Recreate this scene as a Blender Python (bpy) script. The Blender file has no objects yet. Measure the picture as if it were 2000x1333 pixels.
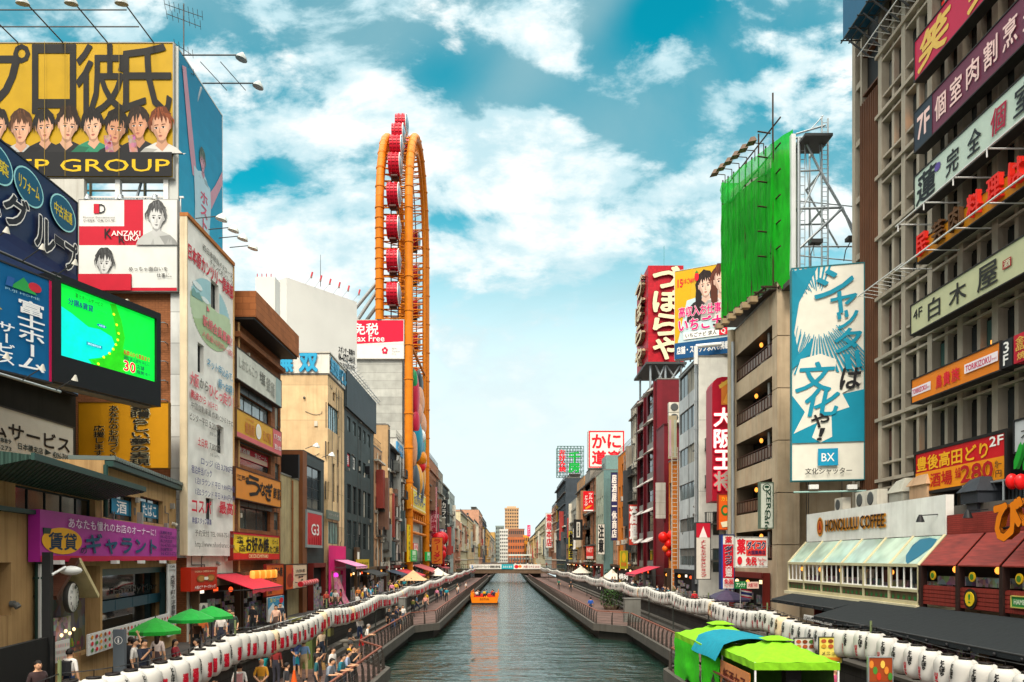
import bpy,math,random
from mathutils import Vector,Matrix
R=random.Random(7)
S=bpy.context.scene
COL=S.collection
rad=math.radians
# ---------------------------------------------------------------- camera, sky, sun, exposure
FOC,VX,VY,EYE=1500.0,993.0,1090.0,6.4
cam=bpy.data.objects.new('camera',bpy.data.cameras.new('camera'))
COL.objects.link(cam);S.camera=cam
cam.location=(0,0,EYE);cam.rotation_euler=(rad(90),0,0)
cam.data.sensor_width=36;cam.data.lens=36*FOC/2000
cam.data.shift_x=(1000-VX)/2000;cam.data.shift_y=(VY-666.5)/2000
cam.data.clip_start=0.1;cam.data.clip_end=6000
S.view_settings.view_transform='Standard';S.view_settings.look='None'
S.view_settings.exposure=0.45;S.view_settings.gamma=1
S.cycles.max_bounces=6;S.cycles.diffuse_bounces=3;S.cycles.glossy_bounces=3
S.cycles.transparent_max_bounces=6;S.cycles.transmission_bounces=3
SKY_TINT,BACK_SKY=(0.02,1.55,1.22,1),(28,27,25,1)  # sky out of view, brightened overhead and behind the camera to light facades
SUN_EL,SUN_AZ=50,188
sun=bpy.data.lights.new('sun','SUN');sun.energy=2.5;sun.angle=rad(16);sun.color=(1.0,0.90,0.76)
so=bpy.data.objects.new('sun',sun);COL.objects.link(so)
sd=Vector((math.sin(rad(SUN_AZ))*math.cos(rad(SUN_EL)),math.cos(rad(SUN_AZ))*math.cos(rad(SUN_EL)),math.sin(rad(SUN_EL))))
so.rotation_euler=sd.to_track_quat('Z','Y').to_euler()
W_=bpy.data.worlds.new('World');S.world=W_;W_.use_nodes=True
nt=W_.node_tree
for n in list(nt.nodes):nt.nodes.remove(n)
def N(t,**k):
 n=nt.nodes.new(t)
 for a,b in k.items():setattr(n,a,b)
 return n
def L(a,b):nt.links.new(a,b)
def setin(sock,v):
 if isinstance(v,bpy.types.NodeSocket):L(v,sock)
 else:sock.default_value=v
def mth(op,a,b=None,c=None,clamp=False):
 n=N('ShaderNodeMath',operation=op);n.use_clamp=clamp
 setin(n.inputs[0],a)
 if b is not None:setin(n.inputs[1],b)
 if c is not None:setin(n.inputs[2],c)
 return n.outputs[0]
def mixc(f,a,b,blend='MIX'):
 n=N('ShaderNodeMix',data_type='RGBA',blend_type=blend)
 setin(n.inputs[0],f);setin(n.inputs[6],a);setin(n.inputs[7],b)
 return n.outputs[2]
def sstep(x,a,b):
 n=N('ShaderNodeMapRange',interpolation_type='SMOOTHSTEP')
 setin(n.inputs[0],x);n.inputs[1].default_value=a;n.inputs[2].default_value=b
 return n.outputs[0]
tc=N('ShaderNodeTexCoord');sx=N('ShaderNodeSeparateXYZ');L(tc.outputs['Generated'],sx.inputs[0])
dx,dy,dz=sx.outputs
ay=mth('ADD',mth('ABSOLUTE',dy),0.08)
ca=mth('DIVIDE',dx,ay);cb=mth('DIVIDE',dz,ay)
sky=N('ShaderNodeTexSky',sky_type='NISHITA',sun_disc=False)
sky.sun_elevation=rad(SUN_EL);sky.sun_rotation=rad(SUN_AZ);sky.air_density=1.0;sky.dust_density=0.6;sky.ozone_density=2.0
def fbm(scale,vec,detail=6,rough=.55,dist=0.0):
 n=N('ShaderNodeTexNoise');n.inputs['Scale'].default_value=scale;n.inputs['Detail'].default_value=detail
 n.inputs['Roughness'].default_value=rough;n.inputs['Distortion'].default_value=dist
 L(vec,n.inputs['Vector']);return n.outputs[0]
cv=N('ShaderNodeCombineXYZ');L(ca,cv.inputs[0]);L(mth('MULTIPLY',cb,1.7),cv.inputs[1])
pz=mth('ADD',mth('MAXIMUM',dz,0),0.10)
pv=N('ShaderNodeCombineXYZ');L(mth('DIVIDE',dx,pz),pv.inputs[0]);L(mth('DIVIDE',dy,pz),pv.inputs[1])
n1=fbm(4.4,cv.outputs[0],10,.6,.25)
n3=fbm(12.0,cv.outputs[0],8,.62,.3)
n4=fbm(6.5,cv.outputs[0],7,.6,.2)
n2=fbm(1.25,pv.outputs[0],7,.55,.5)
def blob(px,py,rx,ry,rot=0):
 a0,b0=(px-VX)/FOC,(VY-py)/FOC
 c,s=math.cos(rad(rot)),math.sin(rad(rot))
 u=mth('SUBTRACT',ca,a0);v=mth('SUBTRACT',cb,b0)
 p=mth('ADD',mth('MULTIPLY',u,c*FOC/rx),mth('MULTIPLY',v,s*FOC/rx))
 q=mth('ADD',mth('MULTIPLY',u,-s*FOC/ry),mth('MULTIPLY',v,c*FOC/ry))
 return mth('POWER',2.718,mth('MULTIPLY',mth('ADD',mth('MULTIPLY',p,p),mth('MULTIPLY',q,q)),-1.0))
def acc(lst):
 t=None
 for w,bl in lst:
  x=mth('MULTIPLY',blob(*bl),w);t=x if t is None else mth('ADD',t,x)
 return t
CUM=[(.30,(960,350,220,80,-12)),(.28,(1150,410,150,70,-20)),(.25,(930,430,150,60)),(.42,(1085,190,70,60,10)),(.22,(1300,340,190,60,-25)),(.30,(650,160,130,45,-25)),(.25,(720,215,110,40,-30)),(.25,(520,250,150,60,-15)),(.25,(640,340,150,50,-20)),(.30,(1100,520,420,45,4)),(.30,(600,500,300,70)),(.30,(1460,245,70,22,20)),(.2,(1290,180,80,22,45)),(.25,(1640,190,60,160)),(-.3,(1210,130,240,90,-10)),(.22,(1010,90,120,50)),(.18,(1380,60,160,60,30)),(.2,(1500,130,80,60)),(.2,(330,60,200,60)),(-.5,(1120,278,200,26,-30)),(-.35,(870,240,110,60,-20)),(-.3,(560,410,90,50)),(-.3,(880,485,120,22)),(-.3,(1290,262,130,40,30)),(-.25,(650,90,90,50)),(-.2,(1500,380,120,80))]
cum=mth('ADD',acc(CUM),mth('ADD',mth('MULTIPLY',mth('SUBTRACT',n1,.5),2.9),mth('MULTIPLY',mth('SUBTRACT',n3,.5),1.0)))
cumf=mth("MULTIPLY",sstep(cum,-.15,.22),sstep(cb,-.02,.12))
VEIL=[(.50,(900,40,220,90,-10)),(.45,(420,60,320,110,10)),(.5,(1180,80,50,260,-50)),(.35,(1420,150,260,90,35)),(.5,(1650,60,110,220)),(.4,(60,40,200,120)),(.35,(700,180,260,90)),(.45,(1380,430,300,120,15)),(.35,(1000,330,300,120)),(-.3,(1240,110,260,90,-15)),(-.4,(560,60,60,50)),(-.3,(880,230,100,60))]
vl=mth('ADD',acc(VEIL),mth('MULTIPLY',mth('SUBTRACT',n2,.5),1.6))
vlf=mth('MULTIPLY',sstep(vl,-.15,.75),.8)
skyc=mixc(1.0,sky.outputs[0],SKY_TINT,'MULTIPLY')
hz=sstep(cb,.46,.17)
skyc=mixc(mth('MULTIPLY',hz,.88),skyc,(6.6,8.3,8.6,1))
skyc=mixc(vlf,skyc,(2.7,4.3,4.7,1))
core=sstep(mth('ADD',cum,mth('MULTIPLY',mth('SUBTRACT',n4,.5),2.2)),-.05,.75)
cl=mixc(core,(4.4,6.2,6.7,1),(8.8,8.8,8.5,1))
skyc=mixc(cumf,skyc,cl)
skyc=mixc(mth('MULTIPLY',sstep(cb,.42,.1),.88),skyc,(6.5,7.4,7.45,1))
skyc=mixc(sstep(dy,.25,-.25),skyc,(5.0,5.2,5.2,1))
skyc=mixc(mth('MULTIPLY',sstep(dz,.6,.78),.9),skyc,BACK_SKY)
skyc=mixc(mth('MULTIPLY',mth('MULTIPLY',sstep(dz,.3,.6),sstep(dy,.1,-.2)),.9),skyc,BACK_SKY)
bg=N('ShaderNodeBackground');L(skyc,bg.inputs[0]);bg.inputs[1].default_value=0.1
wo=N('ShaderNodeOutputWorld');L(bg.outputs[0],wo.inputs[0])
# ---------------------------------------------------------------- colour and material helpers
def hexl(h):
 h=h.lstrip('#');v=[int(h[i:i+2],16)/255 for i in(0,2,4)]
 return tuple(x/12.92 if x<=.04045 else((x+.055)/1.055)**2.4 for x in v)
_mats={}
def M(col,kind='plain',rough=.6,metal=0.0,**k):
 key=(col,kind,rough,metal,tuple(sorted(k.items())))
 if key in _mats:return _mats[key]
 c=hexl(col)if isinstance(col,str)else col
 m=bpy.data.materials.new(kind+'_'+(col.lstrip('#')if isinstance(col,str)else 'c'));m.use_nodes=True
 t=m.node_tree;b=t.nodes['Principled BSDF']
 b.inputs['Roughness'].default_value=rough;b.inputs['Metallic'].default_value=metal
 b.inputs['Specular IOR Level'].default_value=.5 if(kind=='glass' or metal>.1)else.22
 def nn(ty,**kw):
  n=t.nodes.new(ty)
  for a,v in kw.items():setattr(n,a,v)
  return n
 def mix(f,a,bb,blend='MIX'):
  n=nn('ShaderNodeMix',data_type='RGBA',blend_type=blend)
  for i,v in((0,f),(6,a),(7,bb)):
   if isinstance(v,bpy.types.NodeSocket):t.links.new(v,n.inputs[i])
   else:n.inputs[i].default_value=v
  return n.outputs[2]
 def ramp(sock,a,b2):
  n=nn('ShaderNodeMapRange');t.links.new(sock,n.inputs[0]);n.inputs[1].default_value=a;n.inputs[2].default_value=b2;return n.outputs[0]
 co=nn('ShaderNodeTexCoord').outputs['Object']
 def mapped(sc):
  n=nn('ShaderNodeMapping');n.inputs['Scale'].default_value=sc;t.links.new(co,n.inputs[0]);return n.outputs[0]
 def noise(vec,scale,det=4,rg=.55):
  n=nn('ShaderNodeTexNoise');n.inputs['Scale'].default_value=scale;n.inputs['Detail'].default_value=det;n.inputs['Roughness'].default_value=rg
  t.links.new(vec,n.inputs[0]);return n.outputs[0]
 def bump(h,st,dist=.02):
  n=nn('ShaderNodeBump');n.inputs['Strength'].default_value=st;n.inputs['Distance'].default_value=dist
  t.links.new(h,n.inputs['Height']);t.links.new(n.outputs[0],b.inputs['Normal'])
 def xyz():
  s=nn('ShaderNodeSeparateXYZ');t.links.new(co,s.inputs[0])
  a=nn('ShaderNodeMath',operation='ADD');t.links.new(s.outputs[0],a.inputs[0]);t.links.new(s.outputs[1],a.inputs[1])
  v=nn('ShaderNodeCombineXYZ');t.links.new(a.outputs[0],v.inputs[0]);t.links.new(s.outputs[2],v.inputs[1]);return v.outputs[0]
 C=(c[0],c[1],c[2],1)
 def sc_(f):return(c[0]*f,c[1]*f,c[2]*f,1)
 out=None
 if kind=='plain':
  out=mix(ramp(noise(co,k.get('sc',1.5),6),.3,.7),sc_(.93),sc_(1.04))
 elif kind in('wall','corr','panel','brick','tile','stone'):
  base=mix(ramp(noise(co,.9,6),.3,.7),sc_(.82),sc_(1.1))
  if kind in('brick','tile','panel','stone'):
   br=nn('ShaderNodeTexBrick');t.links.new(xyz(),br.inputs['Vector'])
   br.inputs['Scale'].default_value=1.0
   w,h,mo=k.get('w',.5),k.get('h',.18),k.get('mo',.015)
   br.inputs['Brick Width'].default_value=w;br.inputs['Row Height'].default_value=h;br.inputs['Mortar Size'].default_value=mo
   br.offset=.5 if kind in('brick','stone')else 0.0
   br.inputs['Color1'].default_value=(.86,.86,.86,1);br.inputs['Color2'].default_value=(1.12,1.12,1.12,1)
   mc=k.get('mc',.45);br.inputs['Mortar'].default_value=(mc,mc,mc,1)
   base=mix(1.0,base,br.outputs[0],'MULTIPLY');bump(br.outputs['Fac'],-.4,.02)
  if kind=='corr':
   wv=nn('ShaderNodeTexWave',wave_type='BANDS',bands_direction='X');t.links.new(xyz(),wv.inputs[0]);wv.inputs['Scale'].default_value=k.get('ws',1.6)
   bump(wv.outputs[1],.9,.08)
   base=mix(ramp(wv.outputs[1],.0,1.0),mix(1.0,base,(.72,.72,.72,1),'MULTIPLY'),base)
  st=noise(mapped((2.2,2.2,.12)),1.6,5,.65)
  d=k.get('dirt',.55)
  f=nn('ShaderNodeMath',operation='MULTIPLY');t.links.new(ramp(st,.5,.78),f.inputs[0]);f.inputs[1].default_value=d
  out=mix(f.outputs[0],base,(c[0]*.42,c[1]*.36,c[2]*.3,1))
  if kind=='wall':bump(noise(co,14,4),.12,.02)
  if k.get('rust'):
   f2=nn('ShaderNodeMath',operation='MULTIPLY');t.links.new(ramp(noise(mapped((1.1,1.1,.09)),1.3,5,.6),.48,.72),f2 .inputs[0]);f2 .inputs[1].default_value=k['rust']
   out=mix(f2 .outputs[0],out,(.42,.17,.05,1))
 elif kind=='wood':
  wv=noise(mapped((.5,9,.5))if not k.get('ax')else mapped((9,.5,.5)),2.5,6)
  out=mix(ramp(wv,.3,.7),sc_(.6),sc_(1.25))
  bump(wv,.2,.01)
 elif kind=='plank':
  s=nn('ShaderNodeSeparateXYZ');t.links.new(co,s.inputs[0])
  fr_=nn('ShaderNodeMath',operation='FRACT');mu=nn('ShaderNodeMath',operation='MULTIPLY');t.links.new(s.outputs[1],mu.inputs[0]);mu.inputs[1].default_value=5.5
  t.links.new(mu.outputs[0],fr_.inputs[0])
  fl=nn('ShaderNodeMath',operation='FLOOR');t.links.new(mu.outputs[0],fl.inputs[0])
  wn=nn('ShaderNodeTexWhiteNoise',noise_dimensions='1D');t.links.new(fl.outputs[0],wn.inputs['W'])
  base=mix(wn.outputs[0],sc_(.72),sc_(1.2))
  base=mix(ramp(noise(co,.7,5),.35,.75),base,mix(1.0,base,(.55,.52,.5,1),'MULTIPLY'))
  out=mix(ramp(fr_.outputs[0],.9,.97),base,sc_(.25))
 elif kind=='speck':
  vo=nn('ShaderNodeTexVoronoi');vo.inputs['Scale'].default_value=k.get('sc',5.0);t.links.new(co,vo.inputs[0])
  hs=nn('ShaderNodeHueSaturation');hs.inputs['Saturation'].default_value=k.get('sat',.6);hs.inputs['Value'].default_value=k.get('val',.6);t.links.new(vo.outputs['Color'],hs.inputs['Color'])
  out=mix(k.get('f',.6),C,hs.outputs[0])
 elif kind=='cloth':
  w=noise(co,6,4);out=mix(ramp(w,.3,.7),sc_(.85),sc_(1.08));bump(noise(mapped((3,3,.6)),2,3),.35,.05)
  b.inputs['Sheen Weight'].default_value=k.get('sheen',.1)
 elif kind=='net':
  wv=noise(mapped((1,3.2,.25)),2.2,5);out=mix(ramp(wv,.3,.7),sc_(.6),sc_(1.25))
  tr=nn('ShaderNodeBsdfTransparent');tl=nn('ShaderNodeBsdfTranslucent');t.links.new(out,tl.inputs[0]);m1=nn('ShaderNodeMixShader');m1 .inputs[0].default_value=.4;m2=nn('ShaderNodeMixShader');m2 .inputs[0].default_value=k.get('a',.1)
  t.links.new(b.outputs[0],m1 .inputs[1]);t.links.new(tl.outputs[0],m1 .inputs[2]);t.links.new(m1 .outputs[0],m2 .inputs[1]);t.links.new(tr.outputs[0],m2 .inputs[2]);t.links.new(m2 .outputs[0],t.nodes['Material Output'].inputs[0]);bump(noise(mapped((2,8,.8)),3,4),.5,.06)
 elif kind=='lit':
  out=mix(ramp(noise(co,3.0),.3,.7),sc_(.85),sc_(1.05))
  t.links.new(out,b.inputs['Emission Color']);b.inputs['Emission Strength'].default_value=k.get('e',1.0)
 elif kind=='glass':
  nz=noise(co,.8,2);out=mix(ramp(nz,.35,.65),sc_(.7),sc_(1.3))
  b.inputs['Roughness'].default_value=rough;b.inputs['IOR'].default_value=1.6
  bump(noise(co,.35,1),.06,.3)
 t.links.new(out,b.inputs['Base Color'])
 _mats[key]=m
 return m
# ---------------------------------------------------------------- mesh builder and frames
class MB:
 def __init__(s):s.v=[];s.f=[];s.mi=[];s.mats=[];s.smooth=[]
 def mat(s,m):
  if m not in s.mats:s.mats.append(m)
  return s.mats.index(m)
 def face(s,pts,m,sm=False):
  b=len(s.v);s.v+=[tuple(p)for p in pts];s.f.append(tuple(range(b,b+len(pts))));s.mi.append(s.mat(m));s.smooth.append(sm)
 def mesh(s,vs,fs,m,sm=False):
  b=len(s.v);s.v+=[tuple(p)for p in vs];i=s.mat(m)
  for f in fs:s.f.append(tuple(b+q for q in f));s.mi.append(i);s.smooth.append(sm)
 def hexa(s,p,m):
  s.mesh(p,[(3,2,1,0),(4,5,6,7),(0,1,5,4),(1,2,6,5),(2,3,7,6),(3,0,4,7)],m)
 def box(s,x0,y0,z0,x1,y1,z1,m):
  s.hexa([(x0,y0,z0),(x1,y0,z0),(x1,y1,z0),(x0,y1,z0),(x0,y0,z1),(x1,y0,z1),(x1,y1,z1),(x0,y1,z1)],m)
 def fbox(s,fr,u0,v0,n0,u1,v1,n1,m):
  P=fr.pt
  s.hexa([P(u0,v0,n1),P(u1,v0,n1),P(u1,v0,n0),P(u0,v0,n0),P(u0,v1,n1),P(u1,v1,n1),P(u1,v1,n0),P(u0,v1,n0)],m)
 def tube(s,a,b,r,m,n=6,r2=None,cap=True):
  a=Vector(a);b=Vector(b);d=b-a
  if d.length<1e-6:return
  q=d.to_track_quat('Z','Y').to_matrix();r2=r if r2 is None else r2
  vs=[]
  for c,rr in((a,r),(b,r2)):
   for i in range(n):
    t=2*math.pi*i/n;vs.append(c+q@Vector((rr*math.cos(t),rr*math.sin(t),0)))
  fs=[(i,(i+1)%n,n+(i+1)%n,n+i)for i in range(n)]
  s.mesh(vs,fs,m,n>5)
  if cap:s.mesh(vs,[tuple(range(n-1,-1,-1)),tuple(range(n,2*n))],m)
 def path(s,pts,r,m,n=5):
  for a,b in zip(pts,pts[1:]):s.tube(a,b,r,m,n)
 def lathe(s,c,prof,m,n=12,sx=1,sy=1,caps=True,ax=None):
  c=Vector(c);q=ax.to_track_quat('Z','Y').to_matrix()if ax is not None else Matrix.Identity(3);vs=[]
  for r,z in prof:
   for i in range(n):
    t=2*math.pi*i/n;vs.append(c+q@Vector((r*sx*math.cos(t),r*sy*math.sin(t),z)))
  k=len(prof)
  fs=[(j*n+i,j*n+(i+1)%n,(j+1)*n+(i+1)%n,(j+1)*n+i)for j in range(k-1)for i in range(n)]
  s.mesh(vs,fs,m,True)
  if caps:s.mesh(vs,[tuple(range(n-1,-1,-1)),tuple(range((k-1)*n,k*n))],m)
 def ball(s,c,rx,ry,rz,m,n=10,k=7):
  s.lathe(c,[(max(math.sin(math.pi*j/k),.02),-math.cos(math.pi*j/k)*rz)for j in range(k+1)],m,n,rx,ry)
 def data(s,name):
  me=bpy.data.meshes.new(name);me.from_pydata(s.v,[],s.f)
  for m in s.mats:me.materials.append(m)
  me.polygons.foreach_set('material_index',s.mi);me.polygons.foreach_set('use_smooth',s.smooth);me.update()
  return me
 def build(s,name,parent=None):
  return link(name,s.data(name),parent)
def link(name,me,parent=None,mat=None):
 o=bpy.data.objects.new(name,me);COL.objects.link(o)
 if mat is not None:o.matrix_basis=mat
 if parent is not None:
  o.parent=parent
  if parent.type=='EMPTY':o.matrix_parent_inverse=Matrix.Translation(-parent.location)
 return o
def tag(o,label=None,cat=None,group=None,kind=None):
 if label:o['label']=label
 if cat:o['category']=cat
 if group:o['group']=group
 if kind:o['kind']=kind
 return o
def root(name,label,cat,loc,group=None):
 o=bpy.data.objects.new(name,None);COL.objects.link(o);o.location=Vector(loc);o.empty_display_size=.3
 return tag(o,label,cat,group)
def structure(name,mb,label=None):
 o=mb.build(name);o['kind']='structure'
 if label:o['label']=label
 return o
ZU=Vector((0,0,1))
class Fr:
 def __init__(s,O,U):
  s.O=Vector(O);s.U=Vector((*U,0)[:3]).normalized();s.Nn=s.U.cross(ZU)
 def pt(s,u,v,n=0):return s.O+s.U*u+ZU*v+s.Nn*n
 def off(s,n):return Fr(s.O+s.Nn*n,s.U)
 def at(s,u,v,n=0):return Fr(s.pt(u,v,n),s.U)
 def uv(s,px,py,n=0):
  d=Vector(((px-VX)/FOC,1,(VY-py)/FOC));e=Vector((0,0,EYE));o=s.O+s.Nn*n
  t=(o-e).dot(s.Nn)/d.dot(s.Nn);p=e+d*t-o
  return p.dot(s.U),p.z
 def mat(s):return Matrix(((s.U.x,0,s.Nn.x,s.O.x),(s.U.y,0,s.Nn.y,s.O.y),(0,1,0,s.O.z),(0,0,0,1)))
def left(X=-16,Y=0,z=0):return Fr((X,Y,z),(0,1,0))
def right(X=16,Y=0,z=0):return Fr((X,Y,z),(0,-1,0))
def front(Y,X=0,z=0):return Fr((X,Y,z),(1,0,0))
def P(px,py,Y):return Vector(((px-VX)/FOC*Y,Y,EYE+(VY-py)/FOC*Y))
def ZY(py,Y):return EYE+(VY-py)/FOC*Y
# ---------------------------------------------------------------- lettering
_gl={}
TS=bpy.data.scenes.new('letter_workshop')
def glyphs(s,res=2):
 k=(s,res)
 if k not in _gl:
  c=bpy.data.curves.new('t','FONT');c.body=s;c.resolution_u=res;c.fill_mode='FRONT'
  o=bpy.data.objects.new('t',c);TS.collection.objects.link(o)
  TS.view_layers[0].update();dg=TS.view_layers[0].depsgraph;me=bpy.data.meshes.new_from_object(o.evaluated_get(dg))
  vs=[(v.co.x,v.co.y)for v in me.vertices];fs=[tuple(p.vertices)for p in me.polygons]
  bpy.data.objects.remove(o);bpy.data.curves.remove(c);bpy.data.meshes.remove(me)
  _gl[k]=(vs,fs)
 return _gl[k]
def bbox(vs):return min(v[0]for v in vs),min(v[1]for v in vs),max(v[0]for v in vs),max(v[1]for v in vs)
class Draw:
 def __init__(s,fr,W,H,n0=.012,step=.004):
  s.fr,s.W,s.H,s.n,s.step=fr,W,H,n0,step;s.txt=MB();s.pic=MB()
 def p(s,x,y,dn=0):return s.fr.pt(x*s.W,(1-y)*s.H,s.n+dn)
 def poly(s,pts,m):s.n+=s.step;s.pic.face([s.p(*q)for q in pts][::-1],m)
 def rect(s,x0,y0,x1,y1,m):s.poly([(x0,y0),(x1,y0),(x1,y1),(x0,y1)],m)
 def ell(s,cx,cy,rx,ry,m,n=20,a0=0,a1=360):
  s.poly([(cx+rx*math.cos(rad(a0+(a1-a0)*i/n)),cy+ry*math.sin(rad(a0+(a1-a0)*i/n)))for i in range(n if a1-a0==360 else n+1)],m)
 def _put(s,vs,fs,box,tgt,m,b,sh,thick=0,rot=0):
  x0,y0,x1,y1=box;tx0,ty0,tx1,ty1=tgt
  sxx=(tx1-tx0)/max(x1-x0,1e-6);syy=(ty1-ty0)/max(y1-y0,1e-6)
  offs=[(0,0)]
  if b:
   k=8 if b>.02 else 6
   offs+=[(b*math.cos(6.2832*i/k),b*math.sin(6.2832*i/k))for i in range(k)]
  for q,(ox,oy)in enumerate(offs):
   s.n+=.0006
   pts=[]
   for(x,y)in vs:
    fx,fy=(x-x0)*sxx,(y-y0)*syy
    u=tx0+fx+ox+sh*(fy);v=ty0+fy+oy
    if rot:
     cx,cy=(tx0+tx1)/2,(ty0+ty1)/2;c,d=math.cos(rad(rot)),math.sin(rad(rot));u,v=cx+(u-cx)*c-(v-cy)*d,cy+(u-cx)*d+(v-cy)*c
    pts.append(s.fr.pt(u,v,s.n+thick))
   s.txt.mesh(pts,fs,m)
   if thick and q==0:
    cnt={}
    for f in fs:
     for a,c2 in zip(f,f[1:]+f[:1]):cnt[(a,c2)]=1
    base=[p-s.fr.Nn*(thick+s.n-.002)for p in pts]
    k0=len(pts);ed=[(a,c2)for(a,c2)in cnt if(c2,a)not in cnt]
    s.txt.mesh(pts+base,[(a,k0+a,k0+c2,c2)for a,c2 in ed],m)
 def text(s,t,x0,y0,x1,y1,m,b=0.0,sh=0.0,ol=None,olw=0.0,thick=0,res=2,rot=0):
  vs,fs=glyphs(t,res)
  if not vs:return
  tgt=(x0*s.W,(1-y1)*s.H,x1*s.W,(1-y0)*s.H);h=tgt[3]-tgt[1]
  s.n+=.002
  if ol is not None:s._put(vs,fs,bbox(vs),tgt,ol,b*h*.6+olw*h,sh,thick,rot);s.n+=.002
  s._put(vs,fs,bbox(vs),tgt,m,b*h*.6,sh,thick,rot)
 def vtext(s,t,x0,y0,x1,y1,m,b=0.0,ol=None,olw=0.0,thick=0,res=2,skew=0.0):
  rb=bbox(glyphs('国',res)[0]);g=.06;n=len(t);ch=(y1-y0)/n
  e=(rb[0]-g,rb[1]-g,rb[2]+g,rb[3]+g)
  for lay in((ol,m)if ol is not None else(m,)):
   s.n+=.002
   for i,c in enumerate(t):
    if c in ' 　':continue
    vs,fs=glyphs(c,res)
    if not vs:continue
    if ord(c)<0x3000 and c not in '！':
     bb=bbox(vs);w=bb[2]-bb[0];mid=(rb[0]+rb[2])/2;vs=[(v[0]-bb[0]-w/2+mid,v[1])for v in vs]
    if c in 'ー～—':cx,cy=(e[0]+e[2])/2,(e[1]+e[3])/2;vs=[(cx+(v[1]-cy),cy-(v[0]-cx))for v in vs]
    h=ch*s.H
    s._put(vs,fs,e,(x0*s.W,(1-y0-(i+1)*ch)*s.H,x1*s.W,(1-y0-i*ch)*s.H),lay,b*h*.6+(olw*h if lay is ol else 0),skew,thick)
 def done(s,parent,ln='lettering',pn='picture'):
  if s.pic.f:s.pic.build(pn,parent)
  if s.txt.f:s.txt.build(ln,parent)
def gray(v):return M('#%02x%02x%02x'%(v,v,v))
BLK,WHT,RED=M('#1a1a1c',rough=.5),M('#e8e6e0',rough=.5),M('#d4122c',rough=.45)
STEEL,DSTEEL,WMETAL=M('#9aa0a2',rough=.4,metal=.6),M('#3a3c3c',rough=.5,metal=.3),M('#d8d8d4',rough=.45)
def panel_at(fr,x0,y0,x1,y1,n=0):
 """lower-left frame, width and height of the rectangle that the photo shows with its LEFT edge from y0 to y1 at x0 and its right edge at x1"""
 u0,v1=fr.uv(x0,y0,n);u1,_=fr.uv(x1,y0,n);_,v0=fr.uv(x0,y1,n)
 return fr.at(u0,v0,n),u1-u0,v1-v0
def board(fr,W,H,parent,m,depth=.25,edge=None,ew=.06,name='panel',proud=.03,holes=None):
 mb=MB()
 mb.fbox(fr,0,0,-depth,W,H,0,m);mb.build(name,parent)
 if edge:
  mb=MB()
  for a in((-ew,-ew,0,H+ew),(W,-ew,W+ew,H+ew),(0,H,W,H+ew),(0,-ew,W,0)):mb.fbox(fr,a[0],a[1],-depth-.01,a[2],a[3],proud,edge)
  mb.build('frame',parent)
def sign(name,label,fr,rect,m,items=None,n=0,depth=.25,edge=None,ew=.06,group=None,cat='sign',WH=None):
 if WH:f,W,H=WH
 else:f,W,H=panel_at(fr,*rect,n=n)
 r=root(name,label,cat,f.pt(W/2,0),group)
 board(f,W,H,r,m,depth,edge,ew)
 d=Draw(f,W,H)
 if items:items(d)
 d.done(r)
 r['W']=W
 del r['W']
 return r,f,W,H
# ---------------------------------------------------------------- buildings
def wallgrid(mb,fr,W,H,rects,m,rv=.2,rm=None):
 rects=[(max(a,.01),max(b,.01),min(c,W-.01),min(d,H-.01))for a,b,c,d in rects]
 us=sorted({0,W}|{r[0]for r in rects}|{r[2]for r in rects});vs=sorted({0,H}|{r[1]for r in rects}|{r[3]for r in rects})
 rows=[]
 for v0,v1 in zip(vs,vs[1:]):
  run=None
  for u0,u1 in zip(us,us[1:]):
   cu,cv_=(u0+u1)/2,(v0+v1)/2
   hole=any(r[0]<cu<r[2]and r[1]<cv_<r[3]for r in rects)
   if hole:
    if run:mb.face([fr.pt(run[0],v0),fr.pt(run[1],v0),fr.pt(run[1],v1),fr.pt(run[0],v1)],m);run=None
   else:run=(run[0],u1)if run else(u0,u1)
  if run:mb.face([fr.pt(run[0],v0),fr.pt(run[1],v0),fr.pt(run[1],v1),fr.pt(run[0],v1)],m)
 rm=rm or m
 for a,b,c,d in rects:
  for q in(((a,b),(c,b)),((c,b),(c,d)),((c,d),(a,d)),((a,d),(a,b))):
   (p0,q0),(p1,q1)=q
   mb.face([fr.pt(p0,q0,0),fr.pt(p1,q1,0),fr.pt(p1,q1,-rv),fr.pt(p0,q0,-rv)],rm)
GLASS=[M('#1c2426','glass',.06),M('#2a3335','glass',.08),M('#39484a','glass',.1),M('#141a1b','glass',.05)]
CURT=[M('#8f8b7c','cloth',.8),M('#5c5a52','cloth',.8)]
WARM=M('#ffb35c','lit',.6,e=.9)
_wc={}
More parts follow.
